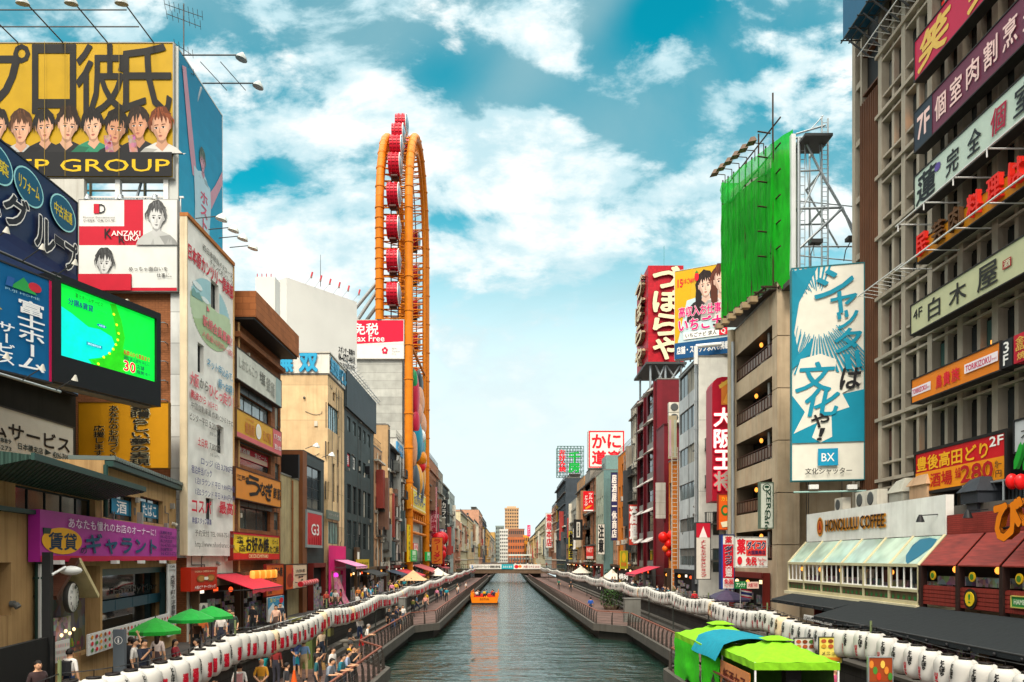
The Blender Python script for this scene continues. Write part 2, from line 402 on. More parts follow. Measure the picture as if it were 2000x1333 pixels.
def win_data(w,h,cols,rows,gm,fm,bar,cur):
 k=(round(w,2),round(h,2),cols,rows,gm.name,fm.name,bar,cur)
 if k not in _wc:
  f=Fr((0,0,0),(1,0,0));a=MB();w,h=k[0],k[1]
  def bx(u0,v0,u1,v1,n0,n1):a.hexa([(u0,v0,n0),(u1,v0,n0),(u1,v0,n1),(u0,v0,n1),(u0,v1,n0),(u1,v1,n0),(u1,v1,n1),(u0,v1,n1)],fm)
  bx(0,0,bar,h,0,.07);bx(w-bar,0,w,h,0,.07);bx(bar,h-bar,w-bar,h,0,.065);bx(bar,0,w-bar,bar,0,.065)
  for i in range(1,cols):bx(w*i/cols-bar*.4,bar,w*i/cols+bar*.4,h-bar,.003,.06)
  for j in range(1,rows):bx(bar,h*j/rows-bar*.35,w-bar,h*j/rows+bar*.35,.004,.055)
  g=MB();g.face([(bar,bar,.03),(w-bar,bar,.03),(w-bar,h-bar,.03),(bar,h-bar,.03)],gm)
  if cur:
   x0,x1=(bar,w*.45)if cur==1 else(w*.5,w-bar)
   y0=bar if cur<3 else h*.55
   if cur==3:x0,x1=bar,w-bar
   g.face([(x0,y0,.034),(x1,y0,.034),(x1,h-bar,.034),(x0,h-bar,.034)],CURT[cur%2])
  _wc[k]=(a.data('window'),g.data('pane'))
 return _wc[k]
def window(rt,fr,u0,v0,u1,v1,cols=2,rows=1,gm=None,fm=None,rec=.18,bar=.05,cur=None,label=None):
 gm=gm or R.choice(GLASS);fm=fm or DSTEEL
 if cur is None:cur=R.choice((0,0,0,1,2,3))
 a,g=win_data(u1-u0,v1-v0,cols,rows,gm,fm,bar,cur)
 w=link('window',a,rt,fr.at(u0,v0,-rec).mat())
 p=bpy.data.objects.new('pane',g);COL.objects.link(p);p.parent=w
 if label:w['label']=label
 return w
class Bld:
 """a building: canal wall (fr), the end wall that looks down the canal at the reader, far end, roof with parapet"""
 def __init__(s,name,label,side,X,Y0,Y1,z0,z1,D=12,m=None,endm=None,wins=(),ewins=(),par=.5,rev=.2,revm=None,cat='building',group=None,copem=None):
  s.side,s.X,s.Y0,s.Y1,s.z0,s.z1,s.D=side,X,Y0,Y1,z0,z1,D
  W,H=Y1-Y0,z1-z0
  s.W,s.H=W,H
  if side<0:s.fr=left(X,Y0,z0);s.en=front(Y0,X-D,z0);xa,xb=X-D,X
  else:s.fr=right(X,Y1,z0);s.en=front(Y0,X,z0);xa,xb=X,X+D
  s.root=root(name,label,cat,(X,Y0,z0),group)
  mb=MB();endm=endm or m
  rs=[w[:4]for w in wins];es=[w[:4]for w in ewins]
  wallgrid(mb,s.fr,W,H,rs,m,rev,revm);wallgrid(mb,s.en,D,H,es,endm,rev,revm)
  for q in([(xa,Y1),(xb,Y1)],[(xa,Y0),(xa,Y1)]if side<0 else[(xb,Y0),(xb,Y1)]):
   (a,b),(c,d)=q;mb.face([(a,b,z0),(c,d,z0),(c,d,z1),(a,b,z1)],endm)
  s.wall=mb.build('wall',s.root)
  rm=MB();pm=copem or M('#77756f','wall')
  rm.face([(xa+.02,Y0+.02,z1-.3),(xb-.02,Y0+.02,z1-.3),(xb-.02,Y1-.02,z1-.3),(xa+.02,Y1-.02,z1-.3)],M('#5a5a58','wall'))
  t=.22
  rm.box(xa-.04,Y0-.04,z1,xb+.04,Y0+t,z1+.12,pm);rm.box(xa-.04,Y1-t,z1,xb+.04,Y1+.04,z1+.12,pm)
  rm.box(xa-.04,Y0+t,z1,xa+t,Y1-t,z1+.12,pm);rm.box(xb-t,Y0+t,z1,xb+.04,Y1-t,z1+.12,pm)
  s.roof=rm.build('roof',s.root)
  for fr,ws in((s.fr,wins),(s.en,ewins)):
   for w in ws:
    k=w[4]if len(w)>4 else{}
    window(s.root,fr,w[0],w[1],w[2],w[3],rec=k.get('rec',rev-.02),**{a:b for a,b in k.items()if a!='rec'})
def grid(W,us,vs,**k):
 return[(a,b,c,d,k)for(b,d)in vs for(a,c)in us]
# ---------------------------------------------------------------- water, ground, quays
def water_mat():
 m=bpy.data.materials.new('canal_water');m.use_nodes=True;t=m.node_tree;b=t.nodes['Principled BSDF']
 b.inputs['Base Color'].default_value=(.013,.036,.026,1);b.inputs['Roughness'].default_value=.05;b.inputs['IOR'].default_value=2.0
 co=t.nodes.new('ShaderNodeTexCoord').outputs['Object']
 hs=[]
 for sc,s,d,w in(((.24,1.2,1),1.0,4,.9),((1.1,3.6,1),1.0,3,.16),((.24,.36,1),1.0,4,1.8)):
  mp=t.nodes.new('ShaderNodeMapping');mp.inputs['Scale'].default_value=sc;t.links.new(co,mp.inputs[0])
  n=t.nodes.new('ShaderNodeTexNoise');n.inputs['Scale'].default_value=s;n.inputs['Detail'].default_value=d;n.inputs['Roughness'].default_value=.62;n.inputs['Distortion'].default_value=.5
  t.links.new(mp.outputs[0],n.inputs[0])
  mu=t.nodes.new('ShaderNodeMath');mu.operation='MULTIPLY';t.links.new(n.outputs[0],mu.inputs[0]);mu.inputs[1].default_value=w;hs.append(mu.outputs[0])
 a=t.nodes.new('ShaderNodeMath');a.operation='ADD';t.links.new(hs[0],a.inputs[0]);t.links.new(hs[1],a.inputs[1])
 c=t.nodes.new('ShaderNodeMath');c.operation='ADD';t.links.new(a.outputs[0],c.inputs[0]);t.links.new(hs[2],c.inputs[1])
 bp=t.nodes.new('ShaderNodeBump');bp.inputs['Strength'].default_value=.8;bp.inputs['Distance'].default_value=.22
 t.links.new(c.outputs[0],bp.inputs['Height']);t.links.new(bp.outputs[0],b.inputs['Normal'])
 return m
mb=MB();mb.face([(-16,-60,0),(16,-60,0),(16,900,0),(-16,900,0)],water_mat());structure('canal_water',mb)
ZP,ZT=1.1,2.2
QL,QR=-10.0,12.6
paving=M('#514c48','tile',.8,w=.6,h=.6,mo=.012,mc=.6,dirt=.35)
mb=MB()
for a,b in((-3000,QL-.4),(QR+.4,3000)):mb.face([(a,-80,ZT),(b,-80,ZT),(b,900,ZT),(a,900,ZT)],paving)
mb.face([(-3000,900,ZT),(3000,900,ZT),(3000,4500,ZT),(-3000,4500,ZT)],paving)
structure('street_ground',mb)
deck=M('#68524a','plank',.75);conc=M('#514e48','wall',.85);dkst=M('#3c3b38','stone',.85,w=.9,h=.35,mc=.5)
LE=[(-5.6,4),(-5.6,36.5),(-7.15,39),(-7.2,59),(-5.5,61.5),(-5.4,110),(-5.2,204),(-5.2,420)]
RE=[(7.25,4),(7.25,36),(9.0,39),(9.0,58.5),(6.7,61),(5.9,110),(5.05,175),(5.0,204),(5.0,420)]
def prom(name,edge,xin):
 mb=MB()
 for(a,b),(c,d)in zip(edge,edge[1:]):
  mb.face([(a,b,ZP),(c,d,ZP),(xin,d,ZP),(xin,b,ZP)]if xin<a else[(a,b,ZP),(xin,b,ZP),(xin,d,ZP),(c,d,ZP)],deck)
  s=1 if xin<a else-1
  mb.face([(a,b,ZP),(c,d,ZP),(c,d,ZP-.45),(a,b,ZP-.45)],conc)
  mb.face([(a,b,ZP-.45),(c,d,ZP-.45),(c-s*.5,d,ZP-.45),(a-s*.5,b,ZP-.45)],conc)
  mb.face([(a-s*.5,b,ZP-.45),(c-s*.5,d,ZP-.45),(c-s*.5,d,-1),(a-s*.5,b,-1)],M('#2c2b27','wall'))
  w=.22;mb.hexa([(a-s*w,b,ZP+.003),(a,b,ZP+.003),(c,d,ZP+.003),(c-s*w,d,ZP+.003),(a-s*w,b,ZP+.1),(a,b,ZP+.1),(c,d,ZP+.1),(c-s*w,d,ZP+.1)],conc)
 structure(name,mb)
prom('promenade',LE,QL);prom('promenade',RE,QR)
def quay(x,s,label):
 mb=MB();mb.box(min(x,x-s*.4),4,-1,max(x,x-s*.4),204,ZT+.25,dkst);mb.box(min(x+s*.06,x-s*.45),4,ZT+.25,max(x+s*.06,x-s*.45),204,ZT+.36,conc)
 mb.box(min(x+s*.5,x),38,ZP,max(x+s*.5,x),150,ZP+.42,conc);mb.box(min(x+s*.9,x+s*.5),38,ZP,max(x+s*.9,x+s*.5),150,ZP+.2,conc)
 tag(mb.build('quay_wall'),label,'wall')
quay(QL,1,'dark stone quay wall between boardwalk and the terrace with the green umbrellas')
quay(QR,-1,'dark stone quay wall between boardwalk and the terrace behind the green tents')
mb=MB();mb.box(-6.4,20,-.5,-5.0,33.2,.42,conc);structure('landing_step',mb)
mb=MB();mb.box(6.5,20,-.5,7.9,31.5,.42,conc);structure('landing_step',mb)
# ---------------------------------------------------------------- railings
rail_st,rail_wd=M('#4b443e',rough=.5,metal=.4),M('#7d4a3a','wood',.5)
_pm=None
def post_data():
 global _pm
 if not _pm:
  a=MB();m=rail_st
  a.hexa([(-.025,-.1,0),(.025,-.1,0),(.025,.06,0),(-.025,.06,0),(-.025,-.05,.75),(.025,-.05,.75),(.025,.05,.75),(-.025,.05,.75)],m)
  a.hexa([(-.025,-.05,.75),(.025,-.05,.75),(.025,.05,.75),(-.025,.05,.75),(-.025,.03,1.02),(.025,.03,1.02),(.025,.1,1.02),(-.025,.1,1.02)],m)
  a.box(-.06,-.13,0,.06,.09,.025,m)
  _pm=a.data('post')
 return _pm
def railing(label,pts,z,inward,step=1.25,wood=True,h=1.05,name='railing',wires=5,group=None):
 rt=root(name,label,'railing',(pts[0][0],pts[0][1],z),group);rl=MB();wr=MB()
 for(a,b)in zip(pts,pts[1:]):
  A,B=Vector((a[0],a[1],z)),Vector((b[0],b[1],z));d=B-A;n=max(1,round(d.length/step));dn=d.normalized()
  side=Vector((-dn.y,dn.x,0));side=side if side.x*inward>0 or(abs(side.x)<.3 and side.y<0)else-side
  for i in range(n+(b==pts[-1])):
   p=A+d*i/n
   link('post',post_data(),rt,Matrix(((dn.x,side.x,0,p.x),(dn.y,side.y,0,p.y),(0,0,1,p.z),(0,0,0,1))))
  o=side*.07+ZU*h
  q=side*.05
  rl.hexa([A+o-q,B+o-q,B+o+q,A+o+q,A+o-q+ZU*.06,B+o-q+ZU*.06,B+o+q+ZU*.06,A+o+q+ZU*.06],rail_wd if wood else rail_st)
  for k in range(wires):wr.tube(A+ZU*(.15+.82*k/max(1,wires-1)),B+ZU*(.15+.82*k/max(1,wires-1)),.009 if k else.014,rail_st,4)
 rl.build('handrail',rt);wr.build('wire',rt)
 return rt
def inset(e,d):return[(x+d,y)for x,y in e]
railing('near boardwalk railing that the crowd leans on, wooden handrail over dark posts',[(-5.95,10),(-5.95,36.4),(-7.5,39.2)],ZP,-1)
railing('middle boardwalk railing beside the man in white, set back from the water',[(-7.5,39.2),(-7.5,59)],ZP,-1)
railing('long boardwalk railing on the boat side of the canal, running to the bridge',[(-7.4,59.2),(-5.8,61.7),(-5.7,110),(-5.5,203)],ZP,-1,1.6)
railing('near boardwalk railing in front of the green tents, red wooden handrail',[(7.6,10),(7.6,36),(9.3,39)],ZP,1)
railing('middle boardwalk railing set back from the water beyond the green tents',[(9.3,39),(9.3,58.7)],ZP,1)
railing('long boardwalk railing opposite the orange boat with close dark posts',[(9.2,58.9),(7.0,61.2),(6.2,110),(5.35,175),(5.3,203)],ZP,1,1.6)
def rail2(label,pts,z,h=1.0,step=2.0,m=None,bars=3):
 m=m or M('#b8bab6',rough=.4,metal=.3);rt=root('guardrail',label,'railing',(pts[0][0],pts[0][1],z));rl=MB();pm=MB();pm.tube((0,0,0),(0,0,h),.03,m,6);pd=pm.data('post')
 for a,b in zip(pts,pts[1:]):
  A,B=Vector((a[0],a[1],z)),Vector((b[0],b[1],z));n=max(1,round((B-A).length/step))
  for i in range(n+1):link('post',pd,rt,Matrix.Translation(A+(B-A)*i/n))
  for k in range(bars):rl.tube(A+ZU*h*(k+1)/bars,B+ZU*h*(k+1)/bars,.028 if k==bars-1 else.016,m,5)
 rl.build('rail',rt)
rail2('thin pale guardrail along the terrace edge under the red lettered lanterns',[(QL-.2,30),(QL-.2,118)],ZT+.3)
rail2('thin grey guardrail along the terrace edge behind the black lettered lanterns',[(QR+.2,33),(QR+.2,118)],ZT+.3,m=M('#8c8e8a',rough=.4,metal=.4))
# ---------------------------------------------------------------- paper lanterns on strings
paper=M('#b5b3ac','plain',.7,sc=1.2);paper_old=M('#cdb796','plain',.7,sc=1.2);black_lac=M('#17120f',rough=.4);red_ink=M('#b3122a',rough=.6);blk_ink=M('#151515',rough=.6)
LH,LR=.93,.36
def lrad(t):
 e=abs(t-.5)*2
 return LR*(1-.42*e**4.5)
def lantern_data(kind,n=16,small=False,old=False):
 pm=paper_old if old else paper
 a=MB();k=12 if small else 44
 prof=[(lrad(i/k)*(1+(0 if small else.02*(i%2))),LH*(i/k-.5))for i in range(k+1)]
 a.lathe((0,0,0),prof,pm,8 if small else n)
 c=MB();c2=MB();c.lathe((0,0,LH/2-.005),[(.15,0),(.165,.02),(.165,.06),(.12,.062)],black_lac,8 if small else 14);c2 .lathe((0,0,-LH/2-.045),[(.12,0),(.16,.01),(.16,.05)],black_lac,8 if small else 14)
 c.tube((0,0,LH/2+.05),(0,0,LH/2+.2),.012,black_lac,4)
 t=MB()
 def wrap(txt,a0,aw,z0,z1,m,b):
  rb=bbox(glyphs('国',1)[0]);ch=(z1-z0)/len(txt)
  for i,g in enumerate(txt):
   vs,fs=glyphs(g,1)
   if g in 'ー':cx,cy=(rb[0]+rb[2])/2,(rb[1]+rb[3])/2;vs=[(cx+(v[1]-cy),cy-(v[0]-cx))for v in vs]
   for q in range(5 if not small else 3):
    ox,oy=((0,0),(b,b),(-b,-b),(b,-b),(-b,b))[q];pts=[]
    for x,y in vs:
     fx=(x-rb[0])/(rb[2]-rb[0])-.5;fy=(y-rb[1])/(rb[3]-rb[1])
     z=z1-(i+1)*ch+fy*ch*.94+oy;r=lrad(min(1,max(0,z/LH+.5)))*1.02+.006+.0008*q;an=a0+fx*aw+ox/LR
     pts.append((r*math.cos(an),r*math.sin(an),z))
    t.mesh(pts,fs,m)
 if kind=='l':
  wrap('道頓堀',rad(-34),rad(25),-.32,.12,red_ink,.010);wrap('とんぼり',rad(4),rad(18),-.1,.38,blk_ink,.005);wrap('道頓堀',rad(150),rad(25),-.32,.12,red_ink,.010)
 else:
  wrap('とんぼり',rad(-160),rad(19),-.06,.36,blk_ink,.007);wrap('川まつり',rad(172),rad(18),-.36,.02,red_ink,.006);wrap('とんぼり',rad(20),rad(24),-.10,.36,blk_ink,.008)
 if small:
  for src in(c,c2,t):
   b0=len(a.v);a.v+=src.v
   for f,mi,sm in zip(src.f,src.mi,src.smooth):a.f.append(tuple(b0+q for q in f));a.mi.append(a.mat(src.mats[mi]));a.smooth.append(sm)
  return a
 return a.data('body'),c.data('ring'),c2 .data('ring'),t.data('lettering')
strings=MB()
pole_m=M('#6f7a52',rough=.5,metal=.2);pole_d=M('#4d524c',rough=.5,metal=.3)
def string(kind,xf,poles,names,y0,cap,zs):
 near=lantern_data(kind);nearo=lantern_data(kind,old=True);far=lantern_data(kind,small=True);fard=far.data('lantern');stuff=MB();cnt=0
 sidew='red lettered' if kind=='l' else 'black lettered'
 for i,py in enumerate(poles):
  x=xf(py);a=root('lantern_pole',names[i],'pole',(x,py,ZP),'slim poles carrying the lantern strings')
  b=MB();b.tube((x,py,ZP),(x,py,3.2),.045,pole_d,8);b.tube((x,py,3.2),(x,py,4.35),.038,pole_m,8);b.build('shaft',a)
  b=MB();b.lathe((x,py,ZP),[(.12,0),(.12,.02),(.06,.05)],pole_d,8);b.build('foot',a)
 spans=[(poles[0]-12,poles[0])]+list(zip(poles,poles[1:]))
 for si,(a,b)in enumerate(spans):
  pts=[]
  n=round((b-a)/.82)
  cable=[Vector((xf(a+(b-a)*t/12),a+(b-a)*t/12,zs+.05-.26*4*(t/12)*(1-t/12)))for t in range(13)]
  cb_=MB();cb_.path(cable,.012,black_lac,4)
  tag(cb_.build('lantern_cable'),'dark cable holding the '+sidew+' lanterns, '+names[len(poles)+si],'cable')
  for k in range(n):
   t=(k+.5)/n;y=a+(b-a)*t
   if y<y0:continue
   z=zs-.26*4*t*(1-t)-LH/2-.12;x=xf(y)
   m=Matrix.Translation((x+R.uniform(-.02,.02),y,z+R.uniform(-.015,.015)))@Matrix.Rotation(R.uniform(-.4,.4),4,'Z')@Matrix.Rotation(R.uniform(-.06,.06),4,'X')@Matrix.Scale(R.uniform(.95,1.04),4)
   if cnt>=cap:
    b0=len(stuff.v);stuff.v+=[tuple(m@Vector(v))for v in far.v]
    for f,mi,sm in zip(far.f,far.mi,far.smooth):stuff.f.append(tuple(b0+q for q in f));stuff.mi.append(stuff.mat(far.mats[mi]));stuff.smooth.append(sm)
    continue
   cnt+=1
   lab='white paper lantern, '+sidew+', '+names[len(poles)+si];grp='white paper lanterns along the canal'
   if y<75:
    old=R.random()<.07
    if old:lab='yellowed paper lantern, '+sidew+', '+names[len(poles)+si]
    r=root('paper_lantern',lab,'lantern',m.translation,grp)
    for nm,d in zip(('body','ring','ring','lettering'),nearo if old else near):o=link(nm,d,r,m)
   else:
    o=link('paper_lantern',fard,None,m);tag(o,lab,'lantern',grp)
 if stuff.f:o=stuff.build('distant_lanterns');o['kind']='stuff';o['label']='far run of '+sidew+' lanterns near the bridge'
PL=[15.4,25.3,38,52,68,86,106,130,154,178,202]
NL=['olive topped pole before the clock gable','olive topped pole before the red awning','pole before the pink shop','pole beside the man in black','pole before the grey cabinet','pole before the orange tower','pole near the beige canopy','pole behind the orange boat','second pole behind the orange boat','third pole behind the orange boat','pole at the bridge on the boat side','below the purple sign','in the span below the white golf wall','in the span below the brown brick building','in the span below the pink shop','in the span before the grey cabinet','in the span before the beige canopy','in the span below the orange tower','in the span past the beige canopies','in the span beside the orange boat','in the span past the orange boat','in the last span before the bridge']
PR=[25,35,45.3,55,64,76,90,106,130,154,178,202]
NR=['dark pole beside the beer poster','dark pole before the front green tent','pole before the rear green tent','pole before the dark parasol','pole before the wine red building','pole before the orange building','pole before the tarpaulin building','pole before the low white canopy','pole past the white canopies','second pole past the white canopies','third pole past the white canopies','pole at the bridge across from the boat','below the log fronted restaurant','in the span below the glazed cafe','in the span over the front green tent','in the span over the rear green tent','in the span before the dark parasol','in the span below the white building','in the span below the wine red building','in the span below the orange building','in the span below the tarpaulin','in the span past the white canopies','second span past the white canopies','third span past the white canopies','in the last span across from the boat']
string('l',lambda y:-9.0,PL,NL,11.8,145,4.03)
string('r',lambda y:11.8-max(0,y-60)*.021,PR,NR,14.2,145,4.15)
# ---------------------------------------------------------------- far bridge
by=205
r=root('road_bridge','brown girder bridge across the canal hung with white and teal banners','bridge',(0,by,0))
bm=M('#6b5745','panel',.7,w=3.0,h=.5,mc=.7);mb=MB()
mb.box(-14,by,2.25,15,by+10,3.3,bm);mb.box(-14,by-.1,3.3,15,by+10,3.45,conc);mb.build('girder',r)
mb=MB()
for x,s in((-6.6,1),(6.2,-1)):
 mb=MB()
 mb.box(x-2.5 if s>0 else x,by+1,-1,x if s>0 else x+2.5,by+9,2.25,M('#2c2a27','wall'))
 mb.hexa([(x,by+1,1.2),(x,by+9,1.2),(x,by+9,2.24),(x,by+1,2.24),(x+s*2.6,by+1,2.1),(x+s*2.6,by+9,2.1),(x+s*2.6,by+9,2.24),(x+s*2.6,by+1,2.24)],M('#2c2a27','wall'));mb.build('pier',r)
mb=MB()
for i in range(59):mb.box(-14+i*.5,by-.05,3.45,-13.94+i*.5,by,4.6,DSTEEL)
mb.box(-14,by-.1,4.6,15,by+.03,4.72,M('#7a5b47','wood'));mb.build('parapet',r)
f=front(by-.2,0,0)
def bitems(d):
 d.rect(.45,0,.62,1,M('#1aa0ae'));d.rect(.62,0,.74,1,M('#e6e2d6'));d.ell(.66,.5,.03,.38,RED);d.ell(.71,.45,.025,.3,M('#e07a1e'));d.rect(.03,.2,.045,.8,M('#2a74b8'))
 d.text('とんぼりリバーウォーク 道頓堀川遊歩道',.06,.25,.43,.78,BLK,.03,res=1);d.text('みなとまち',.47,.3,.6,.75,WHT,.03,res=1)
 d.text('大阪 ミナミ 2018',.76,.25,.98,.78,M('#a03a3a'),.03,res=1)
sign('banner','long white and teal banner tied to the bridge parapet',f,(917,1102.5,1056,1112),M('#dcd9cf','cloth'),bitems,depth=.05)
# ================================================================ helpers for printed pictures and fittings
RF=random.Random(31)
def tone(c,f):return tuple(min(1,x*f)for x in(hexl(c)if isinstance(c,str)else c))
def portrait(d,cx,cy,s,hair,shirt,skin='#c9987a',asp=1.0,bw=False,turn=0,longhair=False,base=None):
 """a printed half-length figure: head centre cx, cy, head half-height s (fractions of the picture height), asp = H / W"""
 st0,d.step=d.step,.0002
 if bw:skin='#c4c5c2'
 k=s*asp*.72;yb=base if base is not None else cy+3.1*s;tl=rad(RF.uniform(-7,7));c_,s_=math.cos(tl),math.sin(tl)
 def pt(x,y):return(cx+k*(x*c_-y*s_),cy+s*(x*s_+y*c_))
 def poly(pts,m):d.poly([pt(*p)for p in pts],m)
 def t(c,f):return M(tone(c,f),rough=.6)
 g=RF;sh=turn or g.choice((-1,1));hx=.1*turn
 d.poly([(cx-2.35*k,yb),(cx-2.15*k,cy+1.95*s),(cx-1.5*k,cy+1.5*s),(cx-.5*k,cy+1.15*s),(cx+.5*k,cy+1.15*s),(cx+1.5*k,cy+1.5*s),(cx+2.15*k,cy+1.95*s),(cx+2.35*k,yb)],t(shirt,1))
 d.poly([(cx+sh*.3*k,cy+1.6*s),(cx+sh*1.5*k,cy+1.5*s),(cx+sh*2.15*k,cy+1.95*s),(cx+sh*2.35*k,yb),(cx+sh*.9*k,yb)][::sh],t(shirt,.6))
 for q in range(3):x=g.uniform(-1.6,1.4);d.poly([(cx+x*k,yb),(cx+(x+.3)*k,cy+1.8*s),(cx+(x+.42)*k,yb)],t(shirt,.75))
 poly([(-.4,.5),(.4,.5),(.46,1.15),(.62,1.3),(.0,1.75),(-.62,1.3),(-.46,1.15)],t(skin,.82));poly([(-.4,.6),(.4,.6),(.44,1.0),(0,1.25),(-.44,1.0)],t(skin,.52))
 if longhair:poly([(-1.1,-.4),(1.1,-.4),(1.3,1.2),(1.15,2.4),(.6,2.1),(.45,.4),(-.45,.4),(-.6,2.2),(-1.2,2.3),(-1.3,1.1)],t(hair,.8))
 n=26;poly([(math.cos(6.283*i/n)*(1.04+g.uniform(-.06,.14)),-.28+math.sin(6.283*i/n)*(1.0+g.uniform(-.05,.12)))for i in range(n)],t(hair,.85))
 for q in(-1,1):poly([(.76*q,-.05),(.92*q,-.08),(.9*q,.28),(.74*q,.4)][::q],t(skin,.7))
 poly([(-.74,-.6),(0,-.8),(.74,-.6),(.78,-.05),(.7,.42),(.46,.8),(.18,1.0),(-.18,1.0),(-.46,.8),(-.7,.42),(-.78,-.05)],t(skin,1))
 poly([(sh*x,y)for x,y in((.18,.99),(.46,.8),(.7,.42),(.78,-.05),(.74,-.6),(.55,-.5),(.6,.05),(.38,.42),(.3,.75))][::-sh],t(skin,.66));poly([(-sh*x,y)for x,y in((.62,.1),(.5,.5),(.25,.5),(.3,.2))][::sh],t(skin,1.12))
 for q in(-1,1):
  ex=.33*q+hx;poly([(ex-.22,.0),(ex-.1,-.1),(ex+.2,-.09),(ex+.24,-.03),(ex+.05,-.04)],t(hair,.7));poly([(ex-.2,.14),(ex-.05,.07),(ex+.18,.12),(ex+.08,.2),(ex-.1,.2)],t('#e8e0d8' if not bw else '#d8d8d8',.75));poly([(ex-.09,.08),(ex+.08,.08),(ex+.07,.2),(ex-.08,.2)],M('#1a1210'));poly([(ex-.22,.13),(ex-.05,.04),(ex+.2,.1),(ex-.02,.09)],M('#1a1210'))
 poly([(.03*sh+hx,.1),(.12*sh+hx,.42),(.0+hx,.48),(-.02*sh+hx,.3)][::sh],t(skin,.6));poly([(-.12+hx,.46),(.12+hx,.46),(.06+hx,.51),(-.06+hx,.51)],t(skin,.45))
 lp='#a0584e' if not bw else '#787878';poly([(-.22+hx,.67),(-.05+hx,.63),(.05+hx,.63),(.22+hx,.67),(.0+hx,.7)],t(lp,.7));poly([(-.2+hx,.69),(0+hx,.71),(.2+hx,.69),(.08+hx,.77),(-.08+hx,.77)],t(lp,1.1))
 part=g.uniform(-.5,.5)
 for q in range(13):
  x=-.98+1.96*q/12;ln=g.uniform(.35,.75)if abs(x)<.7 else g.uniform(.8,1.25);lean=(x-part)*.18+g.uniform(-.12,.12);w=g.uniform(.12,.2)
  poly([(x*.8-w,-.98+.3*abs(x)),(x*.8+w,-.98+.3*abs(x)),(x+lean+w*.5,-.75+ln*.6),(x+lean,-.75+ln),(x+lean-w*.6,-.75+ln*.55)],t(hair,g.choice((.7,.9,1.15,1.5))))
 for q in range(5):x=g.uniform(-.7,.6);poly([(x,-1.25+.35*abs(x)),(x+.08,-1.27+.35*abs(x)),(x+.14+x*.2,-.7)],t(hair,2.2))
 d.step=st0
def arm_lamp(label,base,tip,head='#8f9692',r=.035,group=None,drop=.0,down=True):
 rt=root('arm_lamp',label,'lamp',base,group);a=MB();base=Vector(base);tip=Vector(tip)
 a.tube(base,tip,r,DSTEEL,6);a.build('arm',rt)
 h=MB();d=(tip-base).normalized();ax=(Vector((0,0,-1))-d*.25).normalized()
 h.lathe(tip+d*.1,[(.06,-.12),(.12,-.05),(.26,.1),(.3,.22)],M(head,rough=.4,metal=.2),10,ax=ax);h.lathe(tip+d*.1,[(.27,.2),(.02,.19)],M('#d9dcd4',rough=.3),10,ax=ax,caps=False);h.build('lamp_head',rt)
 return rt
def ac_unit(rt,fr,u,v,s=1.0,name='ac_unit'):
 a=MB();c=M('#c8c4b6','wall',.5,dirt=.4);a.fbox(fr,u,v,.05,u+.85*s,v+.62*s,.42*s,c);o=a.build(name,rt)
 b=MB();p=fr.pt(u+.34*s,v+.31*s,.425*s);b.lathe(p,[(.25*s,0),(.25*s,.012),(.2*s,.015)],M('#4a4d4c'),12,ax=fr.Nn);b.build('fan_grille',o)
 b=MB();b.fbox(fr,u+.02,v-.06,.04,u+.07,v,.4*s,DSTEEL);b.fbox(fr,u+.75*s,v-.06,.04,u+.8*s,v,.4*s,DSTEEL);b.build('bracket',o)
def pipe(rt,fr,u,v0,v1,r=.06,m=None,n=.1,name='drainpipe'):
 a=MB();m=m or M('#8d8a80','wall',.5)
 a.tube(fr.pt(u,v0,n),fr.pt(u,v1,n),r,m,8)
 v=v0+1
 while v<v1:a.tube(fr.pt(u,v,n),fr.pt(u,v+.06,n),r*1.35,m,8);v+=2.4
 a.build(name,rt)
def balcony(rt,fr,u0,u1,v,d=.9,h=1.05,m=None,slab=None):
 m=m or DSTEEL;a=MB();a.fbox(fr,u0,v-.14,0,u1,v,d,slab or conc);o=a.build('balcony',rt)
 b=MB();n=max(2,int((u1-u0)/.16))
 for i in range(n+1):u=u0+(u1-u0)*i/n;b.tube(fr.pt(u,v,d-.04),fr.pt(u,v+h,d-.04),.014,m,4)
 for vv in(v+.08,v+h):b.tube(fr.pt(u0,vv,d-.04),fr.pt(u1,vv,d-.04),.026,m,5)
 for u in(u0,u1):
  for vv in(v+.08,v+h):b.tube(fr.pt(u,vv,0),fr.pt(u,vv,d-.04),.022,m,5)
  for q in range(1,5):b.tube(fr.pt(u,v,d*q/5),fr.pt(u,v+h,d*q/5),.014,m,4)
 b.build('railing',o)
def wall_clutter(rt,fr,u0,u1,v0,v1,n,seed):
 g=random.Random(seed);cs=[M('#8d8a80','wall',.5),M('#5a5a56','wall',.5),M('#c0bbaa','wall',.5)]
 for i in range(n):
  u,v=g.uniform(u0,u1),g.uniform(v0,v1);q=g.random();m=g.choice(cs)
  if q<.35:a=MB();a.fbox(fr,u,v,.004,u+g.uniform(.15,.4),v+g.uniform(.2,.5),g.uniform(.08,.2),m);a.build('junction_box',rt)
  elif q<.55:a=MB();a.tube(fr.pt(u,v,0),fr.pt(u,v,.12),.09,m,8);a.tube(fr.pt(u,v,.12),fr.pt(u,v-.1,.2),.09,m,8);a.build('vent',rt)
  else:
   a=MB();w=g.uniform(-2,2);pts=[fr.pt(min(u1,max(u0,u+w*t)),v0+(v1-v0)*t if q<.8 else v-.3*math.sin(3.14*t),.05)for t in[z/6 for z in range(7)]]
   if q<.8:pts=[fr.pt(u,v0,.05),fr.pt(u,v,.05),fr.pt(min(u1,max(u0,u+w)),v,.05),fr.pt(min(u1,max(u0,u+w)),v1,.05)]
   a.path(pts,.022,cs[1],4);a.build('cable',rt)
